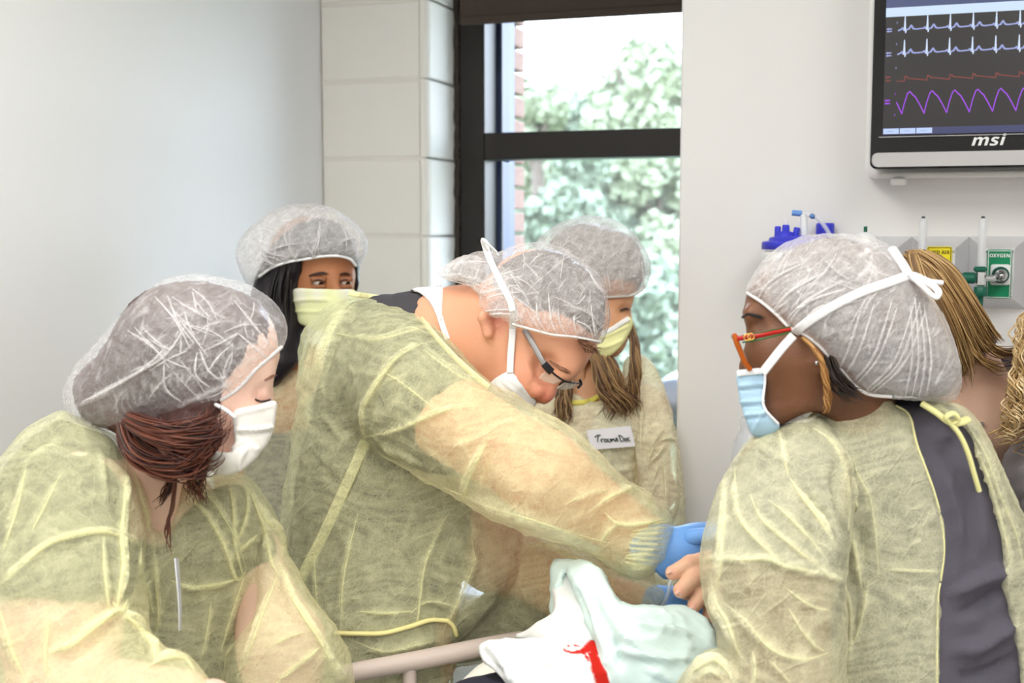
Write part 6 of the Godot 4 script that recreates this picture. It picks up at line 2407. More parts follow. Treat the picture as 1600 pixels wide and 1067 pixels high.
	var mk := Acc.new()
	var mb := Blob.new()
	mb.group(outline([457, 452, 490, 451, 522, 452, 556, 454, 552, 480, 540, 505, 515, 518, 490, 514, 466, 505, 450, 500, 452, 476], 3), 0.006)
	mb.add(508, 445, 2.53, 60, 513, 490, 2.525, 50, 0.03)
	mb.add(524, 456, 2.465, 18, 527, 490, 2.46, 22, 0.03)
	var mr := Relief.new(440, 440, 560, 525)
	fold(mr, [455, 470, 490, 468, 520, 470], 2.2, 3, 0, 0.1)
	fold(mr, [455, 486, 490, 487, 520, 486], 2.2, 3, 0, 0.1)
	mk.tint = lin(238, 242, 186)
	mould(mk, mb, 0.0036, mr, 1.0, [], -1e9, [[K(470, 457, 2.475), 0.035, lin(248, 246, 232), 1.0], [K(500, 456, 2.46), 0.03, lin(248, 246, 232), 1.0], [K(535, 457, 2.46), 0.03, lin(248, 246, 232), 1.0]])
	put("mask", mk, M.mask, t)
	legs(t, 478, 1080, 2.6, lin(80, 78, 84), 60, 0.0)

# ---------- the woman with the name tag ----------
func build_tag_woman() -> void:
	var t := thing("person", "woman with wavy brown hair and a handwritten name tag on her pale gown", "person", W(960, 1000, 2.5) * Vector3(1, 0, 1), "people round the bed")
	var g := RandomNumberGenerator.new()
	g.seed = 505
	var hb := Blob.new()
	hb.group(outline([860, 400, 920, 350, 990, 370, 1006, 420, 994, 455, 990, 470, 986, 486, 990, 505, 988, 520, 975, 550, 950, 565, 915, 560, 918, 640, 880, 640, 870, 500], 4), 0.012)
	hb.add(920, 415, 2.48, 62, 950, 425, 2.47, 58, 0.03)
	hb.add(950, 450, 2.46, 44, 952, 500, 2.455, 38, 0.03)
	hb.add(952, 500, 2.455, 38, 950, 535, 2.45, 28, 0.03)
	hb.add(915, 490, 2.49, 42, 905, 620, 2.52, 48, 0.03)
	hb.add(982, 488, 2.43, 6, 986, 510, 2.42, 9, 0.012)
	hb.ball(977, 484, 2.40, 9, -0.012)
	hb.ball(976, 484, 2.417, 7.5, 0.005)
	hb.add(968, 470, 2.415, 7, 988, 470, 2.43, 6, 0.016)
	var body := Acc.new()
	body.tint = lin(214, 160, 122)
	mould(body, hb, 0.0038, null, 1.0, [], -1e9, [[K(977, 483, 2.41), 0.02, lin(150, 104, 80), 0.7], [K(960, 475, 2.41), 0.05, lin(206, 150, 112), 0.5]])
	var ab := Blob.new()
	ab.add(905, 610, 2.52, 50, 905, 650, 2.53, 70, 0.04)
	ab.add(860, 660, 2.54, 56, 985, 650, 2.5, 56, 0.05)
	ab.add(920, 680, 2.53, 86, 930, 1050, 2.54, 104, 0.05, 0.7)
	ab.add(1016, 640, 2.49, 26, 1030, 770, 2.46, 22, 0.03)
	ab.add(1030, 770, 2.46, 22, 960, 870, 2.36, 27, 0.03)
	ab.add(850, 670, 2.55, 44, 820, 800, 2.55, 38, 0.03)
	ab.add(820, 800, 2.55, 38, 880, 880, 2.44, 27, 0.03)
	mould(body, ab, 0.012)
	put("body", body, M.skin, t)
	var gown := Blob.new()
	gown.gk = 0.008
	gown.group(outline([800, 660, 850, 628, 893, 612, 930, 630, 970, 610, 990, 560, 1002, 640, 1004, 700, 1006, 760, 1010, 830, 1040, 1200, 790, 1200, 790, 800], 4), 0.02)
	gown.add(855, 665, 2.54, 72, 985, 650, 2.5, 74, 0.05)
	gown.add(915, 690, 2.52, 108, 925, 1180, 2.53, 140, 0.05, 0.75)
	gown.group(outline([975, 560, 992, 532, 1012, 560, 1035, 602, 1050, 655, 1057, 715, 1062, 780, 1050, 815, 1030, 830, 1006, 820, 1000, 760, 996, 690, 985, 640], 4), 0.014)
	gown.add(1000, 600, 2.48, 46, 1022, 690, 2.46, 46, 0.03)
	gown.add(1022, 690, 2.46, 46, 1024, 790, 2.44, 46, 0.03)
	gown.group(outline([1030, 690, 1054, 680, 1066, 740, 1069, 795, 1068, 840, 1066, 980, 1000, 980, 1036, 860, 1046, 820, 1040, 750], 4), 0.01)
	gown.add(1048, 700, 2.52, 22, 1048, 980, 2.52, 30, 0.03)
	var r := Relief.new(800, 540, 1080, 920)
	fold(r, [990, 570, 1000, 640, 1002, 700, 1006, 760], 5, 8, 0.25, 0.2)
	fold(r, [940, 640, 950, 700, 945, 780], 6, 6, 0.05)
	fold(r, [920, 720, 960, 735, 1000, 725], 6, 6, 0.08)
	fold(r, [915, 740, 955, 760, 1004, 745], 6, -6)
	for q in [[1008, 715, 1022, 690, 1036, 668], [1006, 730, 1026, 712, 1042, 690], [1010, 745, 1014, 715, 1026, 690], [1012, 770, 1022, 745, 1030, 720], [1010, 800, 1018, 770, 1030, 745], [1026, 690, 1046, 684, 1056, 690], [1034, 700, 1040, 760, 1038, 820]]:
		fold(r, q, 3, 5, 0.35, 0.2)
	creases(r, g, 20, 860, 640, 1000, 820, 1.2, 0.6, 20, 60, 3.0, 3.0, 0.06)
	creases(r, g, 14, 1000, 600, 1050, 800, 1.4, 0.5, 20, 50, 3.0, 3.0, 0.15)
	var a := Acc.new()
	a.tint = lin(255, 253, 240)
	mould(a, gown, 0.006, r, 1.0, [[8.0, 0.005, 1.0, 0.08]], K(920, 1190, 2.5).y)
	pleats(a, gown, r, 0.0016, 0.8)
	put("gown", a, M.pale_gown, t)
	var sc := Blob.new()
	sc.group(outline([830, 670, 880, 605, 900, 598, 930, 602, 975, 615, 996, 650, 996, 700, 992, 800, 1010, 1200, 820, 1200, 820, 760], 4), 0.02)
	sc.add(865, 665, 2.545, 62, 972, 655, 2.51, 62, 0.05)
	sc.add(915, 690, 2.53, 98, 925, 1180, 2.54, 124, 0.05, 0.75)
	var sa := Acc.new()
	sa.tint = lin(240, 239, 236)
	mould(sa, sc, 0.010)
	put("scrub_top", sa, M.scrubs, t)
	var nb := Acc.new()
	nb.tint = lin(250, 242, 150)
	strip(nb, laid(gown, [893, 629, 906, 629, 918, 627, 930, 622, 945, 612], 0.004), 0.010, 0.0015)
	put("neck_binding", nb, M.gown_band, t)
	# name tag: paper with handwriting
	var d0 := minf(minf(gown.hit(954, 684), gown.hit(920, 675)), minf(gown.hit(988, 680), gown.hit(955, 702))) - 0.012
	var tg := thing("name_tag", "white paper tag reading Trauma Doc in dark green handwriting, stuck on the pale gown", "name tag", W(954, 684, d0))
	var p := Acc.new()
	var c0 := W(916, 672, d0)
	var c1 := W(985, 665, d0 + 0.004)
	var c2 := W(993, 697, d0 + 0.004)
	var c3 := W(924, 703, d0)
	var nrm := (c1 - c0).cross(c3 - c0).normalized()
	if nrm.dot(eye.origin - c0) < 0.0:
		nrm = -nrm
	p.sheet([[c0, c0.lerp(c1, 0.5) + nrm * 0.001, c1], [c0.lerp(c3, 0.5), c0.lerp(c2, 0.5) + nrm * 0.0015, c1.lerp(c2, 0.5)], [c3, c3.lerp(c2, 0.5) + nrm * 0.001, c2]], 0.0006, nrm)
	put("paper", p, M.paper, tg)
	var ik := Acc.new()
	var pen := func(flat: Array):
		var q := []
		for v in spline(pairs(flat), false, 4):
			var u: float = (v.x - 916.0) / 70.0
			var w: float = (v.y - 672.0 + u * 6.5) / 31.0
			q.append(c0 + (c1 - c0) * u + (c3 - c0 - (c3 - c0).project((c1 - c0).normalized()) * 0.0) * w * 1.0 + nrm * 0.0026 - (c1 - c0) * 0.0)
		ik.tube(q, 0.00085, 6)
	pen.call([926, 683, 931, 680, 936, 680])             # T
	pen.call([932, 681, 930, 686, 929, 691])
	pen.call([934.5, 686, 935, 691])                     # r
	pen.call([935, 688, 937, 685.5, 939, 686])
	pen.call([943, 686, 940, 686.5, 940, 690, 943, 689.5, 943.2, 686, 944, 690.5])   # a
	pen.call([945.5, 685.5, 946, 690, 949, 689.5, 949, 685, 949.6, 690])              # u
	pen.call([951, 690, 951.3, 685.5, 953, 688, 954.5, 685, 956, 690])                # m
	pen.call([957, 690, 959, 684, 961, 690])                                         # A
	pen.call([957.8, 687.8, 960.6, 687.6])
	pen.call([964, 681, 965, 690])                                                   # D
	pen.call([963, 680.5, 967, 681, 970, 685, 969, 688.5, 965, 690])
	pen.call([974, 684.5, 971.5, 686, 972, 689, 974.5, 689, 975, 685.5, 973.5, 684.4])  # o
	pen.call([979.5, 684, 977, 685, 977, 688.5, 980, 688.5])                         # c
	put("handwriting", ik, M.ink, tg)
	# hair
	var hr := Acc.new()
	var brown := [lin(118, 88, 56), lin(146, 112, 72), lin(92, 66, 44), lin(168, 134, 88)]
	hr.tint = lin(120, 104, 90)
	var hh := Blob.new()
	hh.group(outline([850, 400, 880, 355, 930, 343, 985, 368, 1006, 415, 1000, 446, 985, 456, 950, 462, 930, 500, 900, 560, 870, 560], 4), 0.008)
	hh.add(915, 415, 2.48, 66, 950, 420, 2.47, 62, 0.03)
	hh.add(900, 460, 2.49, 50, 890, 560, 2.50, 34, 0.03)
	mould(hr, hh, 0.0055, null, 1.0, [[30.0, 0.003, 0.4, 0.0]])
	locks(hr, g, path([930, 540, 2.43, 945, 570, 2.41, 955, 605, 2.40, 970, 630, 2.40, 972, 652, 2.40], 8), 200, Vector3(0.034, 0.014, 0.022), 0.0017, brown, 0.010, 1.6)
	locks(hr, g, path([984, 505, 2.42, 992, 540, 2.41, 992, 580, 2.40, 986, 615, 2.40, 982, 640, 2.40], 8), 80, Vector3(0.013, 0.012, 0.016), 0.0015, brown, 0.009, 1.8)
	locks(hr, g, path([885, 560, 2.46, 884, 600, 2.42, 880, 630, 2.41, 876, 664, 2.40], 8), 100, Vector3(0.018, 0.012, 0.016), 0.0016, brown, 0.006, 1.6)
	locks(hr, g, path([994, 590, 2.40, 996, 610, 2.395, 992, 632, 2.395, 984, 642, 2.395], 8), 8, Vector3(0.004, 0.004, 0.004), 0.0016, brown, 0.004)
	locks(hr, g, path([966, 470, 2.409, 976, 469, 2.412, 987, 471, 2.425]), 20, Vector3(0.002, 0.0016, 0.002), 0.0008, [lin(120, 84, 60)], 0.0005)
	locks(hr, g, path([969, 485, 2.405, 977, 482, 2.404, 985, 485, 2.412]), 22, Vector3(0.0014, 0.002, 0.002), 0.0009, [lin(40, 28, 24)], 0.0006)
	put("hair", hr, M.hair, t)
	var cp := Blob.new()
	cp.group(outline([838, 386, 857, 361, 890, 343, 924, 335, 959, 344, 990, 367, 1011, 398, 1016, 424, 1008, 448, 990, 461, 948, 464, 920, 470, 880, 480, 850, 450], 4), 0.014)
	cp.add(905, 415, 2.47, 82, 950, 415, 2.46, 78, 0.04)
	var cr := Relief.new(830, 325, 1030, 480)
	creases(cr, g, 34, 870, 350, 1000, 440, 0.9, 0.6, 15, 50, 2.2, 3.4, 0.3)
	creases(cr, g, 18, 900, 350, 980, 440, 2.2, 0.5, 15, 45, 2.2, 3.4, 0.3)
	for k in 14:
		fold(cr, [945 + k * 4.6, 463 - k * 0.6, 943 + k * 4.8, 448 - k, 938 + k * 5, 425 - k * 1.4 + g.randf_range(-8, 8)], 2.2, 3, 0.3, 0.5)
	var c := Acc.new()
	mould(c, cp, 0.004, cr, 1.0, [[20.0, 0.003, 0.8, 0.15]])
	pleats(c, cp, cr, 0.0007, 1.0, 0.40)
	put("cap", c, M.cap, t)
	var hm := Acc.new()
	hm.tint = lin(246, 244, 240)
	hm.tube(laid(cp, [940, 464, 965, 463, 990, 460, 1007, 447], 0.001), 0.0028, 6)
	put("cap_hem", hm, M.white_band, t)
	var mk := Acc.new()
	var mb := Blob.new()
	mb.group(outline([930, 522, 955, 512, 972, 500, 984, 494, 989, 506, 983, 522, 970, 542, 948, 561, 930, 563, 918, 548], 3), 0.006)
	mb.add(952, 495, 2.455, 48, 950, 535, 2.45, 40, 0.03)
	mb.add(980, 500, 2.42, 16, 968, 540, 2.42, 16, 0.03)
	mk.tint = lin(240, 240, 176)
	var mr := Relief.new(910, 480, 1000, 575)
	fold(mr, [935, 528, 955, 522, 984, 508], 2.4, 3, 0, 0.1)
	fold(mr, [932, 545, 955, 540, 975, 530], 2.4, 3, 0, 0.1)
	mould(mk, mb, 0.0036, mr)
	put("mask", mk, M.mask, t)
	var st := Acc.new()
	st.tint = lin(250, 250, 246)
	strip(st, laid(mb, [934, 524, 955, 515, 972, 504, 983, 497], 0.002), 0.010, 0.001)
	put("mask_binding", st, M.white_band, t)
	legs(t, 930, 1080, 2.53, lin(80, 78, 84), 60, 0.0)

# ---------- the two bystanders without caps ----------
func build_blonde_woman() -> void:
	var t := thing("person", "blonde bystander in dark scrubs, head bowed behind the red framed glasses wearer, bare hand reaching out", "person", W(1560, 1000, 2.0) * Vector3(1, 0, 1))
	t.set_meta("label", "blonde bystander in dark scrubs bowing her head, bare hand reaching towards the drape")
	var g := RandomNumberGenerator.new()
	g.seed = 606
	var hb := Blob.new()
	hb.add(1446, 482, 1.97, 66, 1462, 505, 1.97, 60, 0.03)
	hb.add(1440, 530, 1.94, 50, 1430, 580, 1.93, 36, 0.03)
	hb.add(1486, 530, 1.955, 52, 1538, 660, 1.955, 64, 0.04)
	hb.add(1538, 660, 1.955, 62, 1550, 716, 2.06, 62, 0.04)
	var body := Acc.new()
	body.tint = lin(240, 198, 172)
	mould(body, hb, 0.006, null, 1.0, [], -1e9, [[K(1510, 600, 1.9), 0.06, lin(236, 190, 164), 0.6]])
	body.tint = lin(226, 178, 148)
	var ab := Blob.new()
	ab.add(1560, 720, 2.10, 72, 1550, 1100, 2.11, 90, 0.05, 0.65)
	ab.add(1500, 740, 2.05, 50, 1330, 1000, 1.92, 42, 0.04)
	ab.add(1330, 1000, 1.92, 42, 1185, 960, 1.72, 28, 0.03)
	ab.add(1560, 720, 2.08, 76, 1500, 740, 2.05, 50, 0.05)
	ab.add(1592, 745, 2.12, 42, 1610, 940, 2.14, 36, 0.03)
	mould(body, ab, 0.011)
	# the hand: palm behind, four fingers hanging down to the left, thumb behind them
	var hd := Blob.new()
	hd.add(1185, 960, 1.695, 30, 1130, 918, 1.645, 38, 0.02)
	hd.add(1130, 900, 1.640, 24, 1118, 935, 1.645, 24, 0.015)
	hd.add(1112, 872, 1.633, 14, 1078, 880, 1.625, 12.5, 0.007)
	hd.add(1078, 880, 1.625, 12.5, 1051, 895, 1.625, 11.5, 0.004)
	hd.add(1115, 890, 1.630, 15, 1086, 901, 1.617, 13.5, 0.007)
	hd.add(1086, 901, 1.617, 13.5, 1064, 922, 1.615, 12.5, 0.004)
	hd.add(1120, 918, 1.630, 14, 1100, 926, 1.619, 13, 0.007)
	hd.add(1100, 926, 1.619, 13, 1085, 946, 1.617, 11.5, 0.004)
	hd.add(1126, 945, 1.635, 12, 1112, 952, 1.627, 11, 0.007)
	hd.add(1112, 952, 1.627, 11, 1104, 967, 1.627, 9.5, 0.004)
	hd.add(1150, 935, 1.675, 16, 1095, 932, 1.675, 12, 0.008)
	hd.add(1095, 932, 1.675, 12, 1068, 926, 1.660, 10, 0.005)
	var spots := []
	for q in [[1049, 895, 1.617], [1062, 924, 1.607], [1083, 948, 1.609], [1103, 969, 1.621]]:
		spots.append([K(q[0], q[1], q[2]), 0.014, lin(232, 168, 146), 0.7])
	for q in [[1078, 872, 1.615], [1084, 894, 1.607], [1099, 918, 1.61]]:
		spots.append([K(q[0], q[1], q[2]), 0.010, lin(216, 158, 132), 0.6])
	var r := Relief.new(1020, 860, 1130, 990)
	for q in [[1076, 868, 1080, 882], [1082, 888, 1090, 902], [1096, 914, 1104, 928]]:
		for k in 3:
			fold(r, [q[0] + k * 3.0, q[1], q[2] + k * 3.0 - 1.5, q[3] - 6], 1.2, -0.7, 0, 0.3)
	mould(body, hd, 0.0024, r, 1.0, [], -1e9, spots)
	put("body", body, M.skin, t)
	var nl := Acc.new()
	nl.tint = lin(236, 184, 164)
	for q in [[1046, 893, 1.6185, -0.5], [1059, 924, 1.6085, -0.75], [1081, 948, 1.6105, -0.9]]:
		var c := W(q[0], q[1], q[2])
		nl.tube([c + eye.basis * Vector3(0.006 * cos(q[3]), -0.006 * sin(-q[3]) , 0.001), c + eye.basis * Vector3(0.002, 0.001, 0.0022), c + eye.basis * Vector3(-0.0035 * cos(q[3]), 0.0035 * sin(q[3]), 0.0006)], [0.0022, 0.003, 0.0022], 8, 1.3)
	put("nails", nl, M.skin, t)
	var sc := Blob.new()
	sc.group(outline([1512, 720, 1536, 640, 1552, 560, 1580, 538, 1620, 530, 1720, 600, 1740, 1200, 1440, 1200, 1440, 800], 4), 0.02)
	sc.add(1575, 700, 2.10, 100, 1550, 1180, 2.11, 110, 0.05, 0.65)
	sc.add(1598, 620, 2.07, 74, 1600, 760, 2.11, 58, 0.05)
	sc.add(1520, 745, 2.06, 66, 1430, 860, 1.99, 58, 0.05)
	var s := Acc.new()
	s.tint = lin(74, 68, 76)
	mould(s, sc, 0.010, null, 1.0, [[8.0, 0.008, 1.0, 0.0]])
	put("scrub_top", s, M.scrubs, t)
	var cl := Acc.new()
	cl.box(W(1530, 663, 1.885), Vector3(0.014, 0.005, 0.006), 0.001, Basis(Vector3.BACK, 0.35))
	put("necklace_clasp", cl, M.chrome, t)
	var hr := Acc.new()
	var bl := [lin(168, 132, 84), lin(140, 106, 64), lin(196, 162, 112), lin(118, 88, 54), lin(182, 148, 98)]
	hr.tint = lin(126, 96, 60)
	var hh := Blob.new()
	hh.group(outline([1400, 420, 1416, 392, 1450, 392, 1482, 408, 1504, 432, 1525, 470, 1548, 512, 1562, 530, 1540, 552, 1520, 572, 1500, 590, 1470, 600, 1420, 560, 1400, 500], 4), 0.01)
	hh.add(1450, 470, 1.95, 80, 1475, 500, 1.95, 78, 0.03)
	hh.add(1475, 500, 1.94, 76, 1500, 560, 1.93, 50, 0.03)
	mould(hr, hh, 0.005, null, 1.0, [[40.0, 0.002, 0.3, 0.0]])
	for k in 5:
		var q := k / 4.0
		locks(hr, g, path([1420 + 22 * q, 396, 1.862, 1452 + 26 * q, 420, 1.850, 1486 + 22 * q, 470 - 6 * q, 1.852, 1512 + 26 * q, 530 - 14 * q, 1.865, 1530 + 26 * q, 560 - 18 * q, 1.88], 7), 80, Vector3(0.022, 0.014, 0.012), 0.0014, bl, 0.003, 1.0)
	locks(hr, g, path([1440, 420, 1.852, 1470, 480, 1.842, 1492, 540, 1.85, 1505, 600, 1.87], 7), 160, Vector3(0.030, 0.016, 0.016), 0.0014, bl, 0.004, 1.0)
	locks(hr, g, path([1428, 400, 1.855, 1450, 470, 1.842, 1470, 540, 1.85, 1485, 610, 1.87], 7), 110, Vector3(0.020, 0.014, 0.014), 0.0014, bl, 0.004, 1.0)
	locks(hr, g, path([1500, 490, 1.86, 1535, 535, 1.865, 1565, 552, 1.88, 1600, 548, 1.90, 1630, 530, 1.92], 7), 34, Vector3(0.008, 0.012, 0.008), 0.0013, bl, 0.008, 0.8, 0.2)
	locks(hr, g, path([1505, 520, 1.86, 1530, 560, 1.865, 1560, 575, 1.88, 1585, 570, 1.90], 7), 22, Vector3(0.010, 0.012, 0.008), 0.0012, bl, 0.008, 0.8, 0.2)
	put("hair", hr, M.hair, t)
	legs(t, 1550, 1150, 2.10, lin(70, 66, 74), 70, -0.3)

func build_curly_woman() -> void:
	var t := thing("person", "bystander at the right edge, only curly blonde hair and a grey shoulder showing", "person", W(1700, 1000, 1.78) * Vector3(1, 0, 1))
	var g := RandomNumberGenerator.new()
	g.seed = 707
	var hb := Blob.new()
	hb.add(1722, 470, 1.78, 84, 1730, 490, 1.78, 84, 0.03)
	hb.add(1720, 550, 1.77, 60, 1720, 570, 1.77, 50, 0.03)
	hb.add(1700, 560, 1.81, 52, 1705, 680, 1.82, 62, 0.04)
	hb.add(1650, 742, 1.81, 48, 1790, 740, 1.82, 62, 0.05)
	hb.add(1715, 760, 1.81, 96, 1730, 1150, 1.78, 112, 0.05, 0.65)
	hb.add(1640, 762, 1.815, 42, 1660, 960, 1.83, 36, 0.04)
	hb.add(1660, 960, 1.83, 36, 1700, 1080, 1.80, 28, 0.04)
	hb.add(1800, 760, 1.82, 50, 1800, 960, 1.80, 42, 0.04)
	var body := Acc.new()
	body.tint = lin(228, 186, 160)
	mould(body, hb, 0.011)
	put("body", body, M.skin, t)
	var sc := Blob.new()
	sc.group(outline([1552, 720, 1560, 697, 1580, 678, 1604, 662, 1650, 640, 1840, 640, 1880, 1250, 1600, 1250, 1590, 900, 1575, 800], 4), 0.02)
	sc.add(1648, 740, 1.81, 60, 1790, 740, 1.82, 76, 0.05)
	sc.add(1715, 760, 1.81, 114, 1730, 1200, 1.78, 128, 0.05, 0.68)
	sc.add(1636, 755, 1.815, 54, 1652, 880, 1.83, 46, 0.03)
	var r := Relief.new(1540, 640, 1660, 900)
	fold(r, [1562, 705, 1585, 712, 1620, 700], 5, 5, 0, 0.2)
	fold(r, [1570, 760, 1590, 740, 1620, 730], 8, 5)
	fold(r, [1575, 800, 1595, 780, 1620, 775], 7, -5)
	var s := Acc.new()
	s.tint = lin(132, 126, 130)
	mould(s, sc, 0.008, r, 1.0, [[8.0, 0.006, 1.0, 0.0]])
	put("scrub_top", s, M.scrubs, t)
	var hr := Acc.new()
	hr.tint = lin(176, 146, 100)
	var hh := Blob.new()
	hh.group(outline([1608, 500, 1640, 420, 1720, 390, 1800, 430, 1820, 600, 1790, 680, 1640, 680, 1600, 660, 1606, 580], 4), 0.012)
	hh.add(1722, 480, 1.78, 94, 1730, 510, 1.78, 94, 0.03)
	hh.add(1660, 560, 1.76, 44, 1650, 660, 1.75, 42, 0.03)
	hh.add(1750, 560, 1.80, 60, 1760, 660, 1.78, 46, 0.03)
	mould(hr, hh, 0.007, null, 1.0, [[20.0, 0.01, 0.6, 0.0]])
	var bl := [lin(214, 186, 138), lin(186, 154, 104), lin(228, 204, 160), lin(160, 128, 84)]
	locks(hr, g, path([1612, 500, 1.77, 1602, 550, 1.77, 1598, 600, 1.77, 1590, 650, 1.765, 1572, 688, 1.765], 12), 46, Vector3(0.022, 0.02, 0.02), 0.0016, bl, 0.012, 4.5)
	locks(hr, g, path([1606, 560, 1.775, 1594, 620, 1.775, 1578, 668, 1.775, 1562, 688, 1.775], 12), 22, Vector3(0.012, 0.014, 0.014), 0.0012, bl, 0.012, 4.0)
	locks(hr, g, path([1640, 480, 1.74, 1630, 560, 1.75, 1622, 640, 1.76, 1606, 700, 1.76], 12), 40, Vector3(0.02, 0.02, 0.02), 0.0018, bl, 0.012, 4.5)
	locks(hr, g, path([1604, 490, 1.75, 1592, 505, 1.745, 1588, 530, 1.74, 1594, 560, 1.738], 10), 14, Vector3(0.008, 0.01, 0.01), 0.0009, bl, 0.008, 2.0)
	put("hair", hr, M.hair, t)
	legs(t, 1740, 1150, 1.73, lin(110, 106, 110), 70, -0.8)

# ---------- the stretcher and the patient on it ----------
func build_bed_and_patient() -> void:
	var yt := W(860, 1062, 1.70).y - 0.106        # mattress top
	var fwd := Vector3(eye.basis.z.x, 0, eye.basis.z.z).normalized()      # towards the eye
	var turn := Basis(Vector3.UP, atan2(fwd.x, fwd.z))
	var far := W(828, 1100, 1.72)
	var at := Vector3(far.x, 0, far.z) + fwd * 0.93
	var t := thing("stretcher", "wheeled stretcher with a beige end rail, under the patient", "stretcher", at)
	var m := Acc.new()
	m.box(Vector3(at.x, yt - 0.05, at.z), Vector3(0.42, 0.09, 1.86), 0.03, turn)
	put("mattress", m, M.mattress_vinyl, t)
	var f := Acc.new()
	f.box(Vector3(at.x, yt - 0.12, at.z), Vector3(0.40, 0.04, 1.84), 0.008, turn)
	put("frame", f, M.white_metal, t)
	for sx in [-0.16, 0.16]:
		for sz in [-0.75, 0.75]:
			var l := Acc.new()
			var p := Vector3(at.x, 0, at.z) + turn * Vector3(sx, 0, sz)
			l.tube([p + Vector3(0, yt - 0.12, 0), p + Vector3(0, 0.11, 0)], 0.02, 12)
			put("leg", l, M.white_metal, t)
			var w := Acc.new()
			w.lathe([Vector2(0, -0.018), Vector2(0.045, -0.018), Vector2(0.055, -0.01), Vector2(0.055, 0.01), Vector2(0.045, 0.018), Vector2(0, 0.018)], Transform3D(Basis(Vector3.RIGHT, PI / 2), p + Vector3(0, 0.055, 0)), 20)
			put("wheel", w, M.steel_dark, t)
	var r := Acc.new()
	r.tube(path([524, 1056, 1.735, 560, 1049, 1.742, 650, 1032, 1.768, 760, 1010, 1.80, 815, 1000, 1.82]), 0.0138, 20)
	put("side_rail", r, M.rail_paint, t)
	for q in [[640, 1034, 1.765], [800, 1003, 1.815]]:
		var po := Acc.new()
		var p := W(q[0], q[1], q[2])
		var foot := Vector3(p.x, yt - 0.12, p.z) + fwd * (0.06 if q[0] < 700 else 0.12)
		po.tube([p, Vector3(p.x, p.y - 0.1, p.z), foot, foot + fwd * 0.05], 0.010, 12)
		put("rail_post", po, M.rail_paint, t)
	# patient, lying away from the eye
	var pt := thing("person", "patient lying on the stretcher under pale drapes, only a dark sleeve showing", "person", Vector3(far.x, yt, far.z) + fwd * 0.6)
	var pb := Blob.new()
	pb.add(960, 1112, 1.70, 46, 970, 1116, 1.68, 46, 0.03)
	pb.add(955, 1146, 1.64, 30, 900, 1206, 1.50, 44, 0.03)
	pb.add(850, 1210, 1.48, 46, 950, 1210, 1.48, 50, 0.04)
	pb.add(900, 1186, 1.42, 68, 900, 1425, 1.10, 130, 0.05, 0.9)
	pb.add(800, 1170, 1.52, 44, 770, 1130, 1.58, 34, 0.03)
	var ba := Acc.new()
	ba.tint = lin(216, 170, 142)
	mould(ba, pb, 0.012)
	put("body", ba, M.skin, pt)
	var sh := Blob.new()
	sh.add(745, 1115, 1.60, 52, 800, 1130, 1.58, 60, 0.04)
	sh.add(790, 1140, 1.58, 62, 850, 1200, 1.50, 84, 0.05)
	sh.add(845, 1210, 1.48, 58, 955, 1210, 1.48, 62, 0.04)
	sh.add(900, 1186, 1.42, 78, 900, 1425, 1.10, 150, 0.05, 0.9)
	var sa := Acc.new()
	sa.tint = lin(44, 44, 56)
	mould(sa, sh, 0.009, null, 1.0, [[12.0, 0.006, 1.0, 0.0]])
	put("shirt", sa, M.scrubs, pt)
	# cream pillow edge beside the rail
	var pi := thing("pillow", "cream pillow edge between the side rail and the dark sleeve", "pillow", W(742, 1080, 1.70))
	var qb := Blob.new()
	qb.group(outline([716, 1072, 735, 1050, 754, 1032, 780, 1024, 800, 1040, 800, 1120, 690, 1130], 4), 0.01)
	qb.add(700, 1120, 1.70, 60, 800, 1080, 1.71, 60, 0.03)
	var qa := Acc.new()
	qa.tint = lin(240, 236, 226)
	mould(qa, qb, 0.006)
	put("pillowcase", qa, M.drape, pi)
	# folded white pad with blood on it
	var pad := thing("dressing_pad", "folded white pad lying on the patient with a red blood streak", "dressing pad", W(850, 1040, 1.62))
	var db := Blob.new()
	db.gk = 0.004
	db.group(outline([749, 1008, 760, 1001, 776, 997, 796, 994, 850, 997, 921, 1000, 934, 1006, 946, 1040, 958, 1080, 940, 1120, 820, 1120, 800, 1082, 790, 1066, 774, 1046, 758, 1034, 750, 1020], 4), 0.008)
	db.add(770, 1050, 1.60, 52, 900, 1080, 1.59, 84, 0.03)
	db.add(900, 1080, 1.59, 84, 1000, 1090, 1.60, 80, 0.03)
	var dr := Relief.new(730, 980, 980, 1090)
	fold(dr, [760, 1010, 780, 1030, 800, 1066], 5, 5, 0, 0.1)
	fold(dr, [752, 1012, 765, 1030, 786, 1055], 5, -6, 0, 0.1)
	fold(dr, [800, 1010, 850, 1014, 910, 1010], 5, 3)
	fold(dr, [820, 1040, 870, 1035, 910, 1045], 6, 3)
	var da := Acc.new()
	da.tint = lin(238, 240, 239)
	var blood := lin(196, 30, 20)
	var sp := []
	var bg := RandomNumberGenerator.new()
	bg.seed = 23
	for line in [[929, 1001, 5, 924, 1008, 8, 916, 1014, 6, 906, 1018, 4, 894, 1019, 2.6, 881, 1016, 2.2], [928, 1003, 6, 931, 1014, 6, 927, 1024, 7, 931, 1036, 9, 936, 1050, 9, 941, 1064, 10, 946, 1080, 11], [906, 1010, 1.8, 898, 1008, 2.2], [887, 1008, 1.8, 890, 1012, 1.6], [912, 1019, 2, 917, 1026, 2.4, 919, 1032, 2], [920, 1021, 2, 926, 1030, 3]]:
		var q3 := []
		for i in range(0, line.size(), 3):
			q3.append(Vector3(line[i], line[i + 1], line[i + 2]))
		for q in spline(q3, false, 7):
			var jx: float = q.x + bg.randf_range(-1, 1) * q.z * 0.2
			var d := db.hit(jx, q.y, 1.6)
			sp.append([K(jx, q.y, d), q.z * bg.randf_range(1.0, 1.5) * d / F, blood, 3.0])
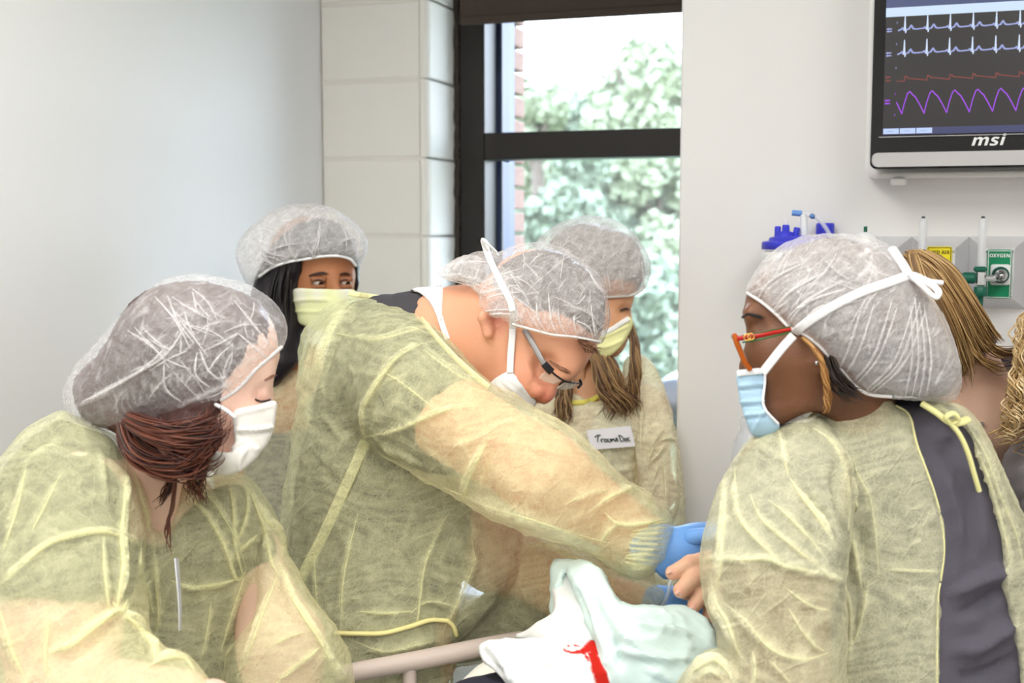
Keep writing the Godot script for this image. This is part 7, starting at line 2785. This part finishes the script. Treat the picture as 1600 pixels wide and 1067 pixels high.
	mould(da, db, 0.0026, dr, 1.0, [[12.0, 0.003, 1.0, 0.0]], K(850, 1100, 1.6).y, sp)
	put("pad", da, M.drape, pad)
	# pale green drape heaped over the patient, white inside
	var drp := thing("drape", "pale green surgical drape heaped in folds beside the gloved hands", "drape", W(980, 1020, 1.70))
	var gb := Blob.new()
	gb.gk = 0.006
	gb.group(outline([862, 962, 863, 925, 861, 892, 868, 878, 882, 875, 916, 877, 932, 889, 944, 902, 956, 924, 968, 943, 996, 949, 1030, 950, 1054, 949, 1083, 955, 1108, 978, 1122, 1018, 1112, 1040, 1094, 1046, 1066, 1062, 1040, 1110, 950, 1120, 942, 1060, 934, 1030, 930, 1004, 921, 980, 908, 940, 894, 905, 886, 893, 879, 900, 876, 917, 874, 950, 868, 964], 4), 0.005)
	gb.add(872, 890, 1.715, 16, 868, 960, 1.70, 14, 0.02)
	gb.add(880, 895, 1.72, 26, 925, 930, 1.66, 42, 0.03)
	gb.add(925, 930, 1.66, 42, 975, 1010, 1.60, 62, 0.03)
	gb.add(975, 1010, 1.60, 66, 1090, 1010, 1.62, 66, 0.03)
	gb.add(975, 1060, 1.58, 60, 1060, 1090, 1.58, 70, 0.03)
	var gr := Relief.new(850, 860, 1140, 1090)
	fold(gr, [884, 890, 905, 920, 925, 960, 940, 1000, 950, 1040], 6, 7)
	fold(gr, [900, 885, 930, 920, 955, 965, 980, 1000, 1030, 1030, 1090, 1045], 7, 7)
	fold(gr, [890, 900, 915, 945, 930, 990], 6, -7)
	fold(gr, [955, 990, 965, 1020, 972, 1052], 6, -9)
	fold(gr, [960, 955, 1000, 975, 1050, 985, 1100, 1000], 7, 5)
	fold(gr, [980, 965, 1040, 970, 1090, 990], 5, -4)
	fold(gr, [940, 1010, 985, 1020, 1040, 1030, 1095, 1030], 8, 7)
	fold(gr, [1000, 1040, 1040, 1060, 1060, 1075], 7, 5)
	var g2 := RandomNumberGenerator.new()
	g2.seed = 17
	creases(gr, g2, 24, 960, 950, 1110, 1030, 0.7, 0.4, 20, 50, 2.4, 2.4, 0)
	var ga := Acc.new()
	ga.tint = lin(222, 241, 236)
	mould(ga, gb, 0.0036, gr, 1.0, [[10.0, 0.005, 1.0, 0.0]])
	put("green_sheet", ga, M.drape, drp)
	var wb := Blob.new()
	wb.group(outline([804, 996, 824, 984, 842, 972, 858, 962, 866, 950, 866, 910, 872, 890, 892, 890, 906, 940, 920, 980, 932, 1004, 900, 1004, 850, 1000], 4), 0.006)
	wb.add(815, 1000, 1.68, 26, 890, 985, 1.66, 44, 0.03)
	wb.add(878, 900, 1.70, 18, 890, 985, 1.665, 44, 0.03)
	wb.add(890, 985, 1.66, 44, 930, 1010, 1.62, 40, 0.03)
	var wa := Acc.new()
	wa.tint = lin(240, 240, 237)
	mould(wa, wb, 0.004, null, 1.0, [[10.0, 0.004, 1.0, 0.0]])
	put("white_lining", wa, M.drape, drp)

func build_small_things() -> void:
	# thin clear tubing in the bare fingers
	var tb := thing("tubing", "thin clear tube running down from the bare fingers to the drape", "tube", W(1044, 925, 1.66))
	var a := Acc.new()
	a.tint = Color(1, 1, 1, 1)
	a.tube(path([1060, 900, 1.655, 1050, 905, 1.650, 1046, 915, 1.655, 1044, 928, 1.67, 1037, 944, 1.70, 1024, 958, 1.73, 1010, 966, 1.74]), 0.0026, 10)
	put("tube", a, M.milky_plastic, tb)
	# clear plastic bottle behind the blue mask, on a shelf of the headwall
	var b0 := W(1167, 708, 2.2)
	var bt := thing("bottle", "clear ribbed plastic bottle just below the blue mask", "bottle", b0 + Vector3(0, -0.11, 0))
	var b := Acc.new()
	var pr := [Vector2(0, -0.11), Vector2(0.026, -0.11), Vector2(0.029, -0.10)]
	for k in 8:
		pr.append(Vector2(0.029 - (0.002 if k % 2 == 0 else 0.0), -0.095 + k * 0.011))
	pr.append_array([Vector2(0.027, 0.0), Vector2(0.024, 0.02), Vector2(0.018, 0.035), Vector2(0.014, 0.043)])
	for k in 6:
		pr.append(Vector2(0.0135 + (0.0016 if k % 2 == 0 else 0.0), 0.045 + k * 0.0035))
	pr.append(Vector2(0.0125, 0.068))
	b.lathe(pr, Transform3D(Basis.IDENTITY, b0), 28)
	put("bottle_body", b, M.bottle_plastic, bt)
	var sh := thing("wall_shelf", "white wall shelf under the clear bottle, hidden behind the gowned shoulder", "shelf", Vector3(b0.x, b0.y - 0.135, (b0.z + ZR) * 0.5))
	var s := Acc.new()
	s.box(Vector3(b0.x + 0.05, b0.y - 0.1225, (b0.z + 0.04 + ZR) * 0.5), Vector3(0.16, 0.024, absf(ZR - b0.z) + 0.04), 0.005)
	put("board", s, M.white_metal, sh)
	for x in [0.02, 0.10]:
		var k := Acc.new()
		k.box(Vector3(b0.x + x, b0.y - 0.18, ZR + 0.06), Vector3(0.02, 0.09, 0.12), 0.004)
		put("bracket", k, M.white_metal, sh)
